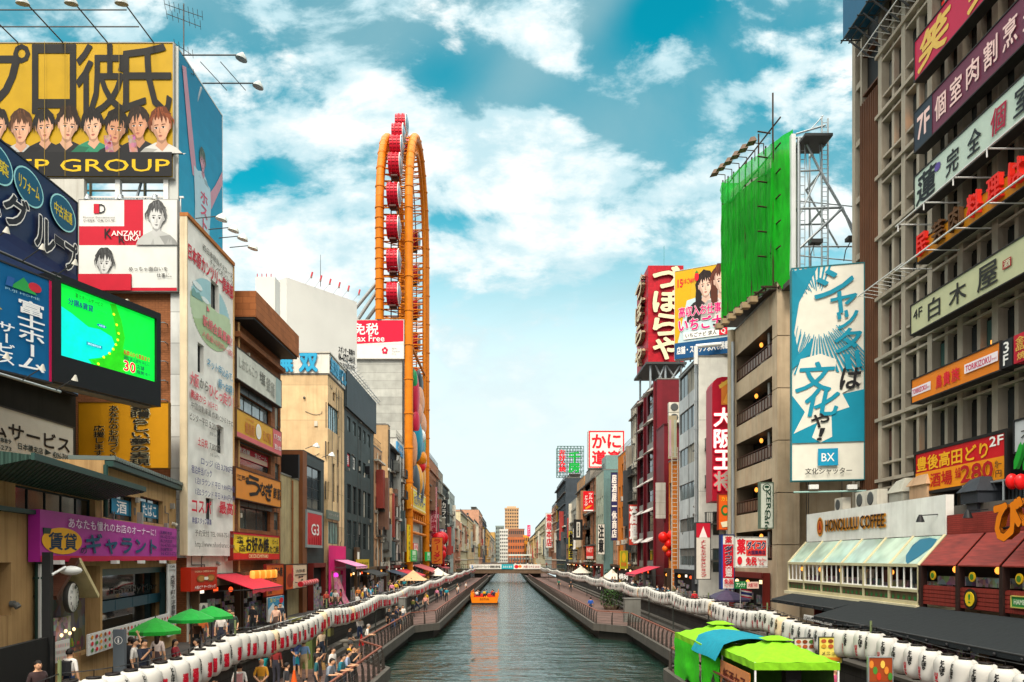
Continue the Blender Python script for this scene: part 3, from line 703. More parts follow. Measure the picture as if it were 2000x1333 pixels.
def awning(label,fr,u0,u1,v1,v0,d,m,name='awning',lip=.22,stripes=None,thick=.03):
 rt=root(name,label,'awning',fr.pt((u0+u1)/2,v0));a=MB();n=8
 for i in range(n):
  ua,ub=u0+(u1-u0)*i/n,u0+(u1-u0)*(i+1)/n;mm=stripes if stripes and i%2 else m
  sg=-.04
  a.hexa([fr.pt(ua,v1,.02),fr.pt(ub,v1,.02),fr.pt(ub,v0,d),fr.pt(ua,v0,d),fr.pt(ua,v1+thick,.02),fr.pt(ub,v1+thick,.02),fr.pt(ub,v0+thick,d),fr.pt(ua,v0+thick,d)],mm)
  k=.8 if i%2 else 1
  a.hexa([fr.pt(ua,v0-lip*k,d),fr.pt(ub,v0-lip*k,d),fr.pt(ub,v0-lip*k,d+.015),fr.pt(ua,v0-lip*k,d+.015),fr.pt(ua,v0+thick,d),fr.pt(ub,v0+thick,d),fr.pt(ub,v0+thick,d+.015),fr.pt(ua,v0+thick,d+.015)],mm)
 a.build('canvas',rt)
 b=MB()
 for u in(u0+.05,u1-.05):b.tube(fr.pt(u,v0,d),fr.pt(u,v0-.1,.02),.02,DSTEEL,5)
 b.tube(fr.pt(u0,v0,d),fr.pt(u1,v0,d),.03,DSTEEL,6);b.tube(fr.pt(u0,v1,.05),fr.pt(u1,v1,.05),.05,DSTEEL,6);b.build('frame',rt)
 return rt
GOODS=[M('#6a3a22','speck',.7,sc=4.0,f=.55,val=.5),M('#5a2c1c','speck',.7,sc=7.0,f=.6,val=.55),M('#7a5a3a','speck',.7,sc=9.0,f=.6,val=.6),M('#3c3430','speck',.7,sc=5.0,f=.5,val=.4)]
SHADEIN=M('#16120f','plain',.8)  # near-black sheets with the shade inside shops and windows painted in
LAMPS=[M('#ff9d3c','lit',.6,e=1.6),M('#ffd9a0','lit',.6,e=1.6),M('#ff5a2a','lit',.6,e=1.0),M('#fff0d8','lit',.6,e=1.2)]
def shopfront(rt,fr,u0,u1,h,d=1.6,v=0.02,hue=0,lamps=3,rng=None):
 """an open shop: framed mouth standing 0.35 m proud of the wall with shelves, counter and hanging lamps inside"""
 g=rng or R;a=MB();n=.06
 a.fbox(fr,u0,v,n,u1,v+h,n+.05,SHADEIN)
 fm=M(g.choice(['#3a2a20','#4a4a48','#6a2018','#2a2c30','#5a4632']),'plain',.6)
 a.fbox(fr,u0,v+h,n,u1,v+h+.35,.55,fm);a.fbox(fr,u0-.12,v,n,u0,v+h+.35,.5,fm);a.fbox(fr,u1,v,n,u1+.12,v+h+.35,.5,fm)
 o=a.build('shopfront',rt)
 b=MB();x=u0+.1
 while x<u1-.4:
  w=g.uniform(.5,1.1);w=min(w,u1-x-.05);hh=g.uniform(.5,h*.62)
  b.fbox(fr,x,v,n+.06,x+w*.92,v+hh,n+g.uniform(.15,.4),g.choice(GOODS));
  if g.random()<.6:b.fbox(fr,x,v+hh+.25,n+.06,x+w*.85,v+min(h-.1,hh+g.uniform(.5,.9)),n+.14,g.choice(GOODS))
  x+=w
 b.build('goods',o)
 for i in range(lamps):
  l=MB();u=u0+(u1-u0)*(i+.5)/lamps;m=g.choice(LAMPS)
  if g.random()<.5:l.fbox(fr,u-.25,v+h-.35,.15,u+.25,v+h-.12,.22,m)
  else:l.ball(fr.pt(u,v+h-.3,.3),.13,.13,.15,m,8,5)
  l.build('lamp',o)
# ================================================================ convenience store block at the left edge (its wall turns away from the canal)
F1=Fr((-12.83,18,ZT),(-.173,1));W1=19.7;H1=7.7
cream=M('#a8875a','wall',.85,dirt=.95);grn=M('#24403a','plain',.5)
def r4(fr,x0,y0,x1,y1,n=0):
 f,W,H=panel_at(fr,x0,y0,x1,y1,n);u=(f.O-fr.O).dot(fr.U);return(u,f.O.z-fr.O.z,u+W,f.O.z-fr.O.z+H)
rt=root('convenience_store','stained cream two storey shop block carrying a purple sign, green roof edge','building',F1 .pt(W1/2,0));rt_store=rt
holes=[r4(F1,206,958,266,1012),r4(F1,274,967,318,1018),r4(F1,30,945,186,1002),r4(F1,200,1112,326,1250),r4(F1,100,1108,196,1300),r4(F1,-60,1100,22,1215)]
ua=F1 .uv(204,900)[0];HL=6.78
mb=MB();wallgrid(mb,F1,W1,HL,holes,cream,.55);mb.fbox(F1,ua,HL,-8,W1,H1,0,cream)
B=lambda u,v,n:F1 .pt(u,v,n)
mb.face([B(W1,0,0),B(W1,0,-8),B(W1,HL,-8),B(W1,HL,0)],cream);mb.face([B(0,0,-8),B(0,0,0),B(0,HL,0),B(0,HL,-8)],cream)
mb.face([B(0,HL,0),B(ua,HL,0),B(ua,HL,-8),B(0,HL,-8)],M('#4a4a44','corr'))
for h in holes[:3]+holes[5:]:mb.face([B(h[0],h[1],-.56),B(h[2],h[1],-.56),B(h[2],h[3],-.56),B(h[0],h[3],-.56)],SHADEIN)
mb.build('wall',rt)
for k,h in enumerate(holes[:3]):
 window(rt,F1,h[0],h[1],h[2],h[3],cols=2 if k<2 else 5,rows=1,gm=GLASS[0],rec=.25,cur=0,fm=M('#1d2b2a'))
for k,(h,t,px)in enumerate(((holes[0],'酒',(217,972,262,1003)),(holes[1],'たばこ',(276,979,315,1009)))):
 f,w,hh=panel_at(F1,*px,n=-.2)
 d=Draw(f,w,hh);d.rect(0,0,1,1,M('#0f6e8c'));d.rect(.72,0,.78,1,M('#0a4658'))
 d.text(t,.2 if k==0 else.04,.12,.62 if k==0 else.7,.9,WHT,.03);d.done(rt,'window_lettering','window_poster')
h=holes[3];mb=MB();mb.face([B(h[0],h[1],-.5),B(h[2],h[1],-.5),B(h[2],h[3],-.5),B(h[0],h[3],-.5)],GLASS[3])
mb.build('shop_window',rt);mb=MB()
vm=h[1]+(h[3]-h[1])*.52;um=M('#1d4450',rough=.35)
for i in range(4):a,b_=h[0]+(h[2]-h[0])*i/4,h[0]+(h[2]-h[0])*(i+1)/4;mb.fbox(F1,a+.03,h[1]+.9,-.3,b_-.03,vm,-.24,um)
mb.fbox(F1,h[0],h[3]-.25,-.3,h[2],h[3],-.1,M('#37595a',rough=.4));mb.fbox(F1,h[2]-.12,h[1],-.3,h[2],h[3]-.25,-.05,M('#37595a',rough=.4));mb.build('glazing_panel',rt)
f,w,hh=panel_at(F1,220,1148,310,1166,n=-.45);d=Draw(f,w,hh);d.text('FamilyMart',0,0,1,1,M('#2c3230',rough=.3),.02);d.done(rt,'window_lettering')  # dim letters paint a sign's reflection onto the shop glass
mb=MB();ua=F1 .uv(204,900)[0];n=34
for i in range(n):
 u=ua+(W1-ua)*i/n;du=(W1-ua)/n
 mb.fbox(F1,u,H1+.01,-1.2,u+du*.55,H1+.16,.35,M('#5f6a64',rough=.5,metal=.3));mb.fbox(F1,u+du*.55,H1+.01,-1.2,u+du,H1+.1,.33,M('#5f6a64',rough=.5,metal=.3))
mb.build('roof_edge',rt)
mb=MB();mb.fbox(F1,ua,H1-.22,.02,W1,H1-.02,.3,grn);mb.fbox(F1,0,F1 .uv(60,998)[1]-.12,.02,F1 .uv(200,1020)[0],F1 .uv(60,998)[1],.25,grn);mb.build('gutter',rt)
mb=MB();v0,v1=F1 .uv(30,945)[1],HL+.05;ue=F1 .uv(192,940)[0]
mb.hexa([B(0,v0+.35,1.5),B(ue,v0+.3,1.5),B(ue,v0,.01),B(0,v0,.01),B(0,v0+.45,1.5),B(ue,v0+.4,1.5),B(ue,HL+.1,-.5),B(0,HL+.1,-.5)],M('#2f4a40','corr',.6));mb.fbox(F1,0,v0+.33,1.5,ue,v0+.5,1.58,grn);mb.build('canopy_roof',rt)
pipe(rt,F1,F1 .uv(64,1100)[0],.2,4.6,.11,grn,.16);pipe(rt,F1,F1 .uv(198,980)[0],F1 .uv(198,1010)[1],H1-.2,.08,grn,.14)
mb=MB();u=F1 .uv(64,1000)[0];mb.hexa([B(u-.14,4.5,.04),B(u+.14,4.5,.04),B(u+.14,4.5,.3),B(u-.14,4.5,.3),B(u-.25,5.05,.02),B(u+.25,5.05,.02),B(u+.25,5.05,.4),B(u-.25,5.05,.4)],grn)
u=F1 .uv(197,950)[0];mb.hexa([B(u-.12,6.3,.04),B(u+.12,6.3,.04),B(u+.12,6.3,.3),B(u-.12,6.3,.3),B(u-.2,6.75,.02),B(u+.2,6.75,.02),B(u+.2,6.75,.35),B(u-.2,6.75,.35)],grn);mb.build('rain_hopper',rt)
uc,vc=F1 .uv(147,1167,.3);k=1.22
mb=MB();bw=M('#4a2a1c','wood',.6);gw=M('#c9b98a','wall',.6)
ap=(F1 .uv(156,1098,.6)[0],F1 .uv(156,1098,.6)[1]);lf=F1 .uv(112,1172,.6);rg=F1 .uv(193,1168,.6)
for q,m in((lf,bw),(rg,gw)):
 du,dv=q[0]-ap[0],q[1]-ap[1];ln=math.hypot(du,dv);nx,ny=-dv/ln*.13,du/ln*.13
 if q is lf:nx,ny=-nx,-ny
 mb.hexa([B(ap[0],ap[1],-.1),B(q[0],q[1],-.1),B(q[0],q[1],.6),B(ap[0],ap[1],.6),B(ap[0]+nx,ap[1]+ny+.02,-.1),B(q[0]+nx,q[1]+ny,-.1),B(q[0]+nx,q[1]+ny,.6),B(ap[0]+nx,ap[1]+ny+.02,.6)],m)
mb.build('gable',rt)
mb=MB();h=holes[4];mb.face([B(h[0],h[1],-.5),B(h[2],h[1],-.5),B(h[2],h[3],-.5),B(h[0],h[3],-.5)],M('#3a2a1e','speck',.7,sc=3,f=.4,val=.3));mb.build('porch_back',rt)
ck=root('wall_clock','round white clock under the small gable, showing six','clock',F1 .pt(uc,vc,.2))
mb=MB();c0=F1 .pt(uc,vc,.12);mb.lathe(c0,[(.5,0),(.5,.1),(.46,.14),(.455,.1)],M('#3c3a36',rough=.4),28,ax=F1 .Nn,caps=False);mb.build('rim',ck)
mb=MB();mb.lathe(c0,[(.46,.11),(.45,.125),(.01,.126)],WHT,28,ax=F1 .Nn,caps=False);mb.build('face',ck)
d=Draw(F1 .at(uc-.5,vc-.5,.25),1,1,0,.002)
for i in range(1,13):
 a=rad(30*i);x,y=.5+.36*math.sin(a),.5-.36*math.cos(a);d.text(str(i),x-(.04 if i<10 else.065),y-.06,x+(.04 if i<10 else.065),y+.06,BLK,.02,res=1)
d.poly([(.48,.5),(.49,.72),(.51,.72),(.52,.5)],BLK);d.poly([(.485,.54),(.44,.14),(.455,.13),(.515,.54)],BLK);d.ell(.5,.5,.03,.03,BLK,10);d.done(ck,'numeral','hand')
dc=root('lit_decor_shelf','glowing bar shelf with bottles and lamps under the white clock','shelf',F1 .pt(uc,vc-1.6,.1));
mb=MB();mb.fbox(F1,uc-.55,vc-1.5,-.3,uc+.75,vc-.62,-.1,M('#6b4a28','speck',.6,sc=6,f=.5,val=.8));mb.build('back_board',dc)
for i in range(4):
 mb=MB();mb.ball(F1 .pt(uc-.4+.33*i,vc-1.15+.1*(i%2),.05),.05,.05,.06,LAMPS[1],8,5);mb.build('lamp',dc)
for i in range(7):
 mb=MB();mb.lathe(F1 .pt(uc-.45+.17*i,vc-1.6,.0),[(.05,0),(.06,.12),(.025,.2),(.025,.27)],M(['#7a8a2a','#c9a02a','#5a7a3a'][i%3],rough=.2),7);mb.build('bottle',dc)
for px,txt,lb in(((79,1102,99,1310),'大阪下町の居酒屋バル道頓堀酒場','tall white banner board with dark characters left of the clock'),((328,1102,344,1245),'大阪下町の洋食屋ミート館','tall white banner board with dark characters right of the shop glazing')):
 def it(d,txt=txt):d.text('Café',.2,.02,.8,.05,BLK,.01,res=1);d.text('Dining',.15,.07,.85,.10,BLK,.01,res=1);d.vtext(txt,.25,.15,.8,.99,BLK,.03,res=1)
 sign('banner_board',lb,F1,px,M('#c9cac6','wall',.6,dirt=.3),it,n=.25,depth=.06)
def purple(d):
 d.rect(0,.88,1,1,M('#b3123e'));d.ell(.105,.58,.1,.27,M('#e0a21c'),28);d.text('賃貸',.035,.42,.175,.76,M('#0c2d44'),.05)
 d.text('あなたも憧れのお店のオーナーに！',.13,.09,.76,.3,M('#f0d8ec'),.012);d.text('の',.195,.70,.23,.83,M('#1c2440'),.06)
 d.text('ギャラント',.225,.38,.765,.82,M('#0c4a66'),.06)
 for i,s in enumerate(('玉屋町本店','06-6212-3013','島之内支店','06-6765-1306','宗右衛門町支店','06-6211-2727')):d.text(s,.8,.12+.125*i,.985 if i%2 else.93,.215+.125*i,M('#241a58'),.03,res=1)
sign('shop_sign','long purple sign above the clock with dark blue letters and a yellow oval',F1,(78,995,345,1098),M('#a3268c',rough=.45),purple,n=.35,depth=.3)
for i,px in enumerate((104,216,268,311)):
 u,v=F1 .uv(px,1096,.4);rt2=root('spot_lamp','small flood lamp under the purple sign, %s'%('leftmost, above the white banner board','second from the left','third from the left','rightmost of four')[i],'lamp',F1 .pt(u,v,.4),'flood lamps under the purple sign')
 mb=MB();mb.fbox(F1,u-.16,v-.1,.45,u+.16,v+.02,.65,WMETAL);mb.build('head',rt2);mb=MB();mb.tube(F1 .pt(u,v,.3),F1 .pt(u,v-.03,.46),.02,DSTEEL,5);mb.build('bracket',rt2)
for px,lb in(((172,1240,332,1282),'long white menu board with many food photos under the shop glazing'),((97,1258,136,1300),'small white menu board with food photos below the clock')):
 def it(d):
  for i in range(26):
   for j in range(3):
    x,y=.02+.965*i/26,.08+.3*j;d.ell(x+.014,y+.1,.012,.1,R.choice([RED,M('#7a4a22'),M('#3f7a34'),M('#d08a2a'),M('#a02a2a')]),8)
 sign('menu_board',lb,F1,px,M('#cfcec8',rough=.5),it,n=.3,depth=.05)
lp=root('lamp_post','dark square post with a white lamp head in front of the clock','lamp post',F1 .pt(*F1 .uv(96,1400,1.0),1.0));u=F1 .uv(93,1200,1.0)[0]
mb=MB();mb.fbox(F1,u-.1,0,.9,u+.1,4.35,1.1,M('#1c1d1d',rough=.5));mb.build('post',lp)
mb=MB();mb.tube(F1 .pt(u,3.75,1.1),F1 .pt(u+.5,3.95,1.25),.035,WMETAL,6);mb.build('arm',lp);mb=MB();mb.ball(F1 .pt(u+.75,3.85,1.3),.28,.28,.13,M('#dcdcd6',rough=.3),12,6);mb.build('lamp_head',lp)
ip=root('info_pillar','grey information pillar with a white circled letter i by the menu board','pillar',P(231,1365,23));ip.location.z=ZT
mb=MB();x,y=ip.location.x,23;mb.box(x-.16,y,ZT,x+.18,y+.14,4.25,M('#5a6268',rough=.5));mb.build('body',ip)
d=Draw(front(y-.005,x-.16,3.6),.34,.6,.004,.002);d.ell(.5,.45,.36,.2,WHT,20);d.ell(.5,.45,.31,.172,M('#5a6268'),20);d.text('i',.43,.33,.57,.57,WHT,.02);d.done(ip)
# ================================================================ dark block behind, with the boards on it
X0=-19.6
b=Bld('dark_block','blackened rooftop block behind the boards above the convenience store',-1,X0,20,34.8,ZT,21.5,10,M('#26251f','wall',.9),ewins=[(5,9,6.5,10.5)])
f0=left(X0)
def grp(d):
 for i in range(14):d.rect(0,.38+.044*i,1,.38+.044*(i+1)+.001,M('#%02x%02x%02x'%(16+7*i,34+8*i,78+7*i)))
 for(cx,cy,t)in((.65,.115,'リフォーム'),(.455,.12,'新築'),(.88,.115,'中古流通')):
  d.ell(cx,cy,.095,.085,M('#9ad8d8'),28);d.ell(cx,cy,.088,.078,M('#0e5470'),28);d.text(t,cx-.065,cy-.03,cx+.065,cy+.03,M('#d8c02a'),.03)
 for ch,x,y,w in(('グ',.49,.2,.15),('ル',.68,.215,.13),('ー',.81,.255,.07),('プ',.885,.235,.09)):d.text(ch,x,y,x+w,y+(.15 if ch!='ー' else.04),M('#20242c'),.05,ol=WHT,olw=.04)
 d.text('ホーム',.05,.2,.46,.35,M('#20242c'),.05,ol=WHT,olw=.04)
FG=left(-19.3)
sign('roof_board','dark blue roof board with big white edged characters and teal ovals, left edge',FG,(-200,110,150,640),M('#12264a',rough=.4),grp,depth=.4,edge=M('#2a2c30'))
def hs(d):
 d.text('ホームサービス',.15,.28,.965,.62,M('#26221e'),.05);d.text('日本橋支店',.57,.66,.75,.8,M('#2a3a3a'),.04,res=1);d.poly([(.765,.66),(.765,.8),(.815,.73)],M('#2a3a3a'));d.text('4396-7000',.825,.68,.965,.82,M('#2a3a3a'),.05,res=1)
 d.text('本店 6345-8889',.2,.62,.52,.75,M('#2a3a3a'),.04,res=1);d.text('支店 6211-6273',.2,.78,.52,.9,M('#2a3a3a'),.04,res=1)
sign('shop_sign','white sign with dark katakana below the blue boards, over the green roof',left(-19.3),(-160,747,143,856),M('#d0cfc4',rough=.5),hs,depth=.2,edge=M('#3a3a38'))
TH=.35
O2=P(100,740,28.0);F2=Fr((O2 .x,O2 .y,0),(TH,1))
def fuji(d):
 d.rect(0,0,.44,1,M('#d9d8cc'));d.rect(.44,0,.455,1,M('#46b8d0'));d.rect(.975,0,1,1,M('#b8124a'))
 st=[(.44,.02),(.4,.16),(.47,.18),(.43,.27),(.53,.3),(.45,.38),(.56,.44),(.44,.46),(.45,.6),(.36,.5),(.2,.62),(.16,.5),(0,.58),(0,.05),(.1,.1),(.2,0)]
 d.poly(st,M('#d8b81e'));d.ell(.2,.3,.24,.2,M('#e8e4d4'),24)
 d.text('部屋',.22,.13,.42,.24,M('#26221e'),.04);d.text('見つかる',.1,.34,.43,.44,M('#b0122e'),.04)
 d.poly([(.62,.2),(.74,.07),(.86,.2)],M('#2e9a4a'));d.ell(.84,.13,.06,.045,M('#c02a3a'),14);d.poly([(.6,.11),(.66,.11),(.64,.2),(.58,.2)],M('#2a5a9a'))
 d.text('FUJI HOME',.58,.22,.88,.25,M('#8ab8c8'),0,res=1)
 d.vtext('富士ホーム',.68,.28,.93,.95,M('#e8eaea'),.05);d.vtext('サービス',.5,.55,.66,.95,M('#e8eaea'),.04)
sign('shop_sign','blue and white sign with tall white characters and a yellow burst beside the green screen',F2,(-140,458,100,688),M('#0e5c8e',rough=.4),fuji,depth=.5,edge=M('#2b2d30'))
f,W,H=panel_at(F2,101,531,310,745)
sc=root('video_screen','big outdoor video screen glowing green and cyan with a map','screen',f.pt(W/2,0))
cas=M('#1b1d20',rough=.45);mb=MB();mb.fbox(f,0,0,-.9,W,H,-.02,cas)
s0,s1,s2,s3=r4(f,115,552,302,695)
for q in((0,0,W,s1),(0,s3,W,H),(0,s1,s0,s3),(s2,s1,W,s3)):mb.fbox(f,q[0],q[1],-.02,q[2],q[3],.12,cas)
mb.build('casing',sc)
mb=MB();mb.fbox(f,.2,-.04,-.7,W-.3,-.002,-.1,M('#6d6c66','wall'));mb.build('soffit',sc)
fs=f.at(s0,s1,-.02);d=Draw(fs,s2-s0,s3-s1,.004,.003)
def led(c,e=.75):return M(c,'lit',.5,e=e)
d.rect(0,0,1,1,led('#00c8b8',.8));
d.poly([(0,0),(1,0),(1,1),(.32,1),(.28,.93),(.40,.86),(.50,.75),(.55,.6),(.52,.5),(.40,.45),(.28,.47),(.12,.36),(0,.3)],led('#06dc3c'))
d.poly([(.5,.02),(.56,0),(.62,.2),(.66,.45),(.64,.62),(.7,.72),(.66,.98),(.36,.99),(.3,.93),(.42,.86),(.53,.72),(.57,.55),(.55,.3)],led('#22b414',.7))
for x,y in((.54,.16),(.57,.3),(.59,.42),(.58,.52),(.56,.6),(.53,.68),(.49,.76),(.43,.84),(.375,.96)):d.ell(x,y,.014,.02,led('#d8e81e'),10)
d.text('富士ホームサービス',.15,.06,.42,.12,led('#14501c',.4),.01,res=1);d.text('分譲&賃貸',.08,.155,.32,.25,led('#0e5a70',.5),.05);d.text('中古住宅流通',.33,.17,.46,.2,led('#0e5a50',.4),0,res=1);d.text('リフォーム',.33,.22,.45,.25,led('#0e5a50',.4),0,res=1)
d.ell(.405,.4,.05,.025,led('#0a6a9a',.5));d.text('大阪湾',.375,.385,.435,.415,led('#c8f0f0'),0,res=1);d.poly([(.25,.69),(.41,.69),(.41,.74),(.25,.74)],led('#0a8aa0',.6));d.text('関西国際空港',.265,.70,.395,.73,led('#c8f0f0'),0,res=1)
d.text('和歌山から箕面まで',.635,.64,.93,.71,led('#b01a2a',.5),.04);d.text('御堂筋沿線を中心に',.635,.725,.93,.79,led('#0e3a4a',.4),.01,res=1);d.text('30',.635,.8,.76,.95,led('#d8142a',.7),.06,ol=led('#f0f0e0'),olw=.03);d.text('店舗',.77,.81,.86,.875,led('#0e3a4a',.4),.03);d.text('展開中!!',.77,.89,.93,.95,led('#0e3a4a',.4),.03)
d.done(sc,'screen_lettering','screen_face')
mb=MB();mb.fbox(f,W-.02,.1,-1.0,W+.18,H-.1,-.35,M('#c8c8c0',rough=.5));mb.build('side_housing',sc)
for i,(y0,ln)in enumerate(((500,330),(755,240))):
 a=MB();p0=F2 .pt(*F2 .uv(-120,y0-60,.5),.5);p1=F2 .pt(*F2 .uv(118,548-4,.5),.5)if i==0 else F2 .pt(*F2 .uv(118,766,.5),.5)
 rt2=root('lamp_rail',('thin lamp rail above the blue sign with small hanging lamps','pale conduit rail under the blue sign and screen')[i],'rail',p0)
 a.tube(p0,p1,.05,DSTEEL if i==0 else STEEL,6);a.build('pipe',rt2)
 for k in range(3):
  q=p0+(p1-p0)*(.35+.3*k);a=MB();a.tube(q,q+F2 .Nn*.9+ZU*.35,.02,DSTEEL,5);a.lathe(q+F2 .Nn*.95+ZU*.38,[(.03,-.1),(.12,.1)],M('#b8b4a8',rough=.4),8,ax=Vector((-.3,.2,-1)).normalized());a.build('lamp',rt2)
def dream(d):
 d.vtext('素晴らしい夢の実現',.575,.03,.80,.97,M('#1e1c14'),.07,ol=M('#d8d2a8'),olw=.035);d.vtext('あなたのお店づくり',.345,.05,.46,.89,M('#1e1c14'),.05,ol=M('#cfc48a'),olw=.02);d.vtext('応援します',.19,.36,.31,.83,M('#1e1c14'),.05,ol=M('#cfc48a'),olw=.02)
sign('shop_sign','mustard yellow sign with three columns of dark characters under the video screen',front(36.5),(154,787,329,914),M('#c48a10',rough=.5),dream,depth=.2,edge=M('#6b4d12'),ew=.03)
# ================================================================ golf club building: brick end wall, white hoarding on the canal side
GB=Bld('tall_brick_building','narrow brick building with a huge white golf hoarding on its canal side',-1,-16,38.2,44.6,ZT,23.2,12,M('#cfcabb','wall',.8,dirt=.3),M('#8e5a38','brick',.85,w=.32,h=.11,mo=.02,mc=.75,dirt=.5))
mb=MB();g=GB.en;pil=M('#c9ccc8','panel',.7,w=2.0,h=1.55,mo=.025,mc=.6,dirt=.35)
mb.fbox(g,11.25,4.2,0,12.02,21.0,.12,pil);mb.build('pilaster',GB.root)
for k in range(9):
 mb=MB();v=8.2+.95*k;mb.tube(g.pt(10.6,v,0),g.pt(10.6,v,.35),.03,STEEL,5);mb.tube(g.pt(11.05,v,0),g.pt(11.05,v,.35),.03,STEEL,5);mb.tube(g.pt(10.6,v,.35),g.pt(11.05,v,.35),.03,STEEL,5);mb.build('step_iron',GB.root)
f,W,H=panel_at(left(-16),365,425,455,1085,n=.3)
hd=root('hoarding','huge white golf club hoarding with pink and blue writing and an oval course picture','hoarding',f.pt(W/2,0))
wh=[r4(f,412,545,427,600),r4(f,386,668,398,726),r4(f,424,830,437,884),r4(f,402,972,416,1014)]
mb=MB();hm=M('#e6e4dc','wall',.75,dirt=.12);wallgrid(mb,f,W,H,wh,hm,.28)
for a,c,e,g2 in((0,-.02,W,0),(0,H,W,H+.02)):mb.fbox(f,a,c,-.28,e,g2,.0,hm)
mb.face([f.pt(0,0,-.28),f.pt(0,0,0),f.pt(0,H,0),f.pt(0,H,-.28)],hm);mb.face([f.pt(W,0,0),f.pt(W,0,-.28),f.pt(W,H,-.28),f.pt(W,H,0)],hm);mb.build('panel',hd)
for q in wh:window(hd,f,q[0],q[1],q[2],q[3],cols=2,gm=GLASS[0],rec=.27,cur=0)
mb=MB();rst=M('#b0703a','wall',.8,dirt=.7);mb.fbox(f,-.12,0,-.3,0,H,.05,M('#d4c4a4','wall',.8));mb.fbox(f,-.12,H+.02,-.3,W+.05,H+.2,.1,rst);mb.fbox(f,W,0,-.3,W+.08,H,.06,M('#c9a06a','wall',.8));mb.build('frame',hd)
d=Draw(f,W,H,.006,.003);SF=f
PK,BL2,GR2,RD2=M('#d86a72'),M('#5a96b4'),M('#6a665e'),M('#c4122e')
def slab_oval(y0,y1,m,wob=0):
 N_=36
 for i in range(N_):
  xa,xb=.06+.88*i/N_,.06+.88*(i+1)/N_;xm=(xa+xb)/2;e=math.sqrt(max(0,1-((xm-.5)/.44)**2))*.105
  wv=wob*math.sin(xm*13);a,b_=max(.232-e,y0+(wv if y0>.18 else 0)),min(.232+e,y1+(0 if y1>.42 else wv))
  segs=[(a,b_)]
  for u0,v0,u1,v1 in wh:
   if u0/W<xb and u1/W>xa:
    t0,t1=1-v1/H,1-v0/H;ns=[]
    for p,q in segs:
     if t1<=p or t0>=q:ns.append((p,q))
     else:
      if t0>p:ns.append((p,t0))
      if t1<q:ns.append((t1,q))
    segs=ns
  for p,q in segs:
   if q>p+.001:s_=d.step;d.step=0;d.rect(xa,p,xb,q,m);d.step=s_
 d.n+=.004
slab_oval(0,.205,M('#9cc4ca'));slab_oval(.2,.5,M('#b4c8a4'),.006);slab_oval(.27,.5,M('#a3ba8c'),.01)
d.ell(.2,.175,.1,.01,M('#d8e2e0'),12);d.ell(.36,.20,.08,.008,M('#d8e2e0'),12)
d.poly([(.08,.205),(.12,.19),(.17,.2),(.23,.192),(.31,.212),(.08,.22)],M('#6f9a94'));d.poly([(.38,.212),(.385,.212),(.385,.25),(.38,.25)],GR2);d.poly([(.385,.212),(.45,.224),(.385,.23)],PK)
d.text('西日本屈指の3コース',.3,.03,.98,.05,GR2,.01,res=1);d.text('チャンピオンコース',.45,.055,.98,.075,GR2,.01,res=1)
d.text('日本原カンツリー倶楽部',.01,.072,.99,.12,RD2,.04);d.text('新規会員募集!',.3,.25,.95,.285,PK,.04);d.text('入会金10万円〜(税)',.28,.298,.98,.322,PK,.02)
d.text('ネット申込みで、',.38,.375,.98,.405,BL2,.03);d.text('超〜お得！',.62,.42,.98,.45,BL2,.04)
d.text('大阪',.04,.45,.2,.49,PK,.05);d.text('から',.22,.455,.39,.485,GR2,.05);d.text('ひとっ走り！',.41,.455,.97,.495,PK,.05)
d.text('難波から',.04,.505,.34,.53,RD2,.03);d.text('145キロ',.38,.51,.58,.532,PK,.02);d.text('中国自動車道 作東ICから7キロ',.04,.54,.96,.56,GR2,.02,res=1)
d.text('ビジター平日',.01,.575,.36,.597,GR2,.02,res=1);d.text('5,200円',.4,.575,.66,.6,GR2,.03);d.text('(食事1,080円付)',.4,.608,.62,.622,GR2,0,res=1);d.text('土日祝',.16,.64,.36,.665,RD2,.03);d.text('7,800円',.4,.642,.64,.667,GR2,.03);d.text('(食事1,080円付)',.4,.675,.62,.688,GR2,0,res=1)
NV=M('#4a4a78')
d.text('ロッジ 1泊 3,780円',.22,.698,.92,.722,NV,.02);d.text('宿泊弁当パック',.03,.73,.44,.754,NV,.03,res=1)
for k,t in enumerate(('1泊1ラウンド 平日 9,800円+税','1泊2ラウンド 平日14,800円+税')):d.text(t,.1,.763+.033*k,.97,.785+.033*k,NV,.02,res=1)
d.text('コスパ',.03,.83,.42,.87,RD2,.05);d.text('最高！',.6,.822,.98,.862,RD2,.05)
d.text('幹部スタッフ募集',.03,.885,.42,.905,NV,.04,res=1);d.text('予約受付 TEL 0868-75-1144',.08,.922,.94,.942,GR2,.02,res=1);d.text('http://www.nihonbaracc.com',.08,.957,.95,.98,GR2,.01,res=1)
d.done(hd,'lettering','course_picture')
for i,px in enumerate((372,398,418,440)):
 Yb=16*1500/(993-px);zt=ZY(425+(px-365)*.83,Yb)+.1
 arm_lamp('slim arm lamp with bulb head over the golf hoarding, %s'%('leftmost of four','second from the left','third from the left','rightmost of four')[i],(-15.75,Yb,zt),(-14.5,Yb,zt+.12),'#c9c9bf',.025,'arm lamps over the golf hoarding')
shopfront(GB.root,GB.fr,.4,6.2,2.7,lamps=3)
def cheese(d):
 d.rect(0,0,1,.12,M('#a8301a'));d.text('OSAKA CHEESE DOG',.12,.14,.88,.22,M('#e8c8a0'),.02,res=1)
 for cx in(.36,.72):d.ell(cx,.48,.17,.16,M('#8a5a26'),16);d.ell(cx,.48,.12,.11,M('#b07a38'),12)
 d.poly([(.46,.42),(.6,.42),(.62,.5),(.58,.56),(.46,.54)],M('#e8e2d0'));d.text('大阪ビア チーズドッグ',.1,.78,.9,.92,WHT,.03,res=1)
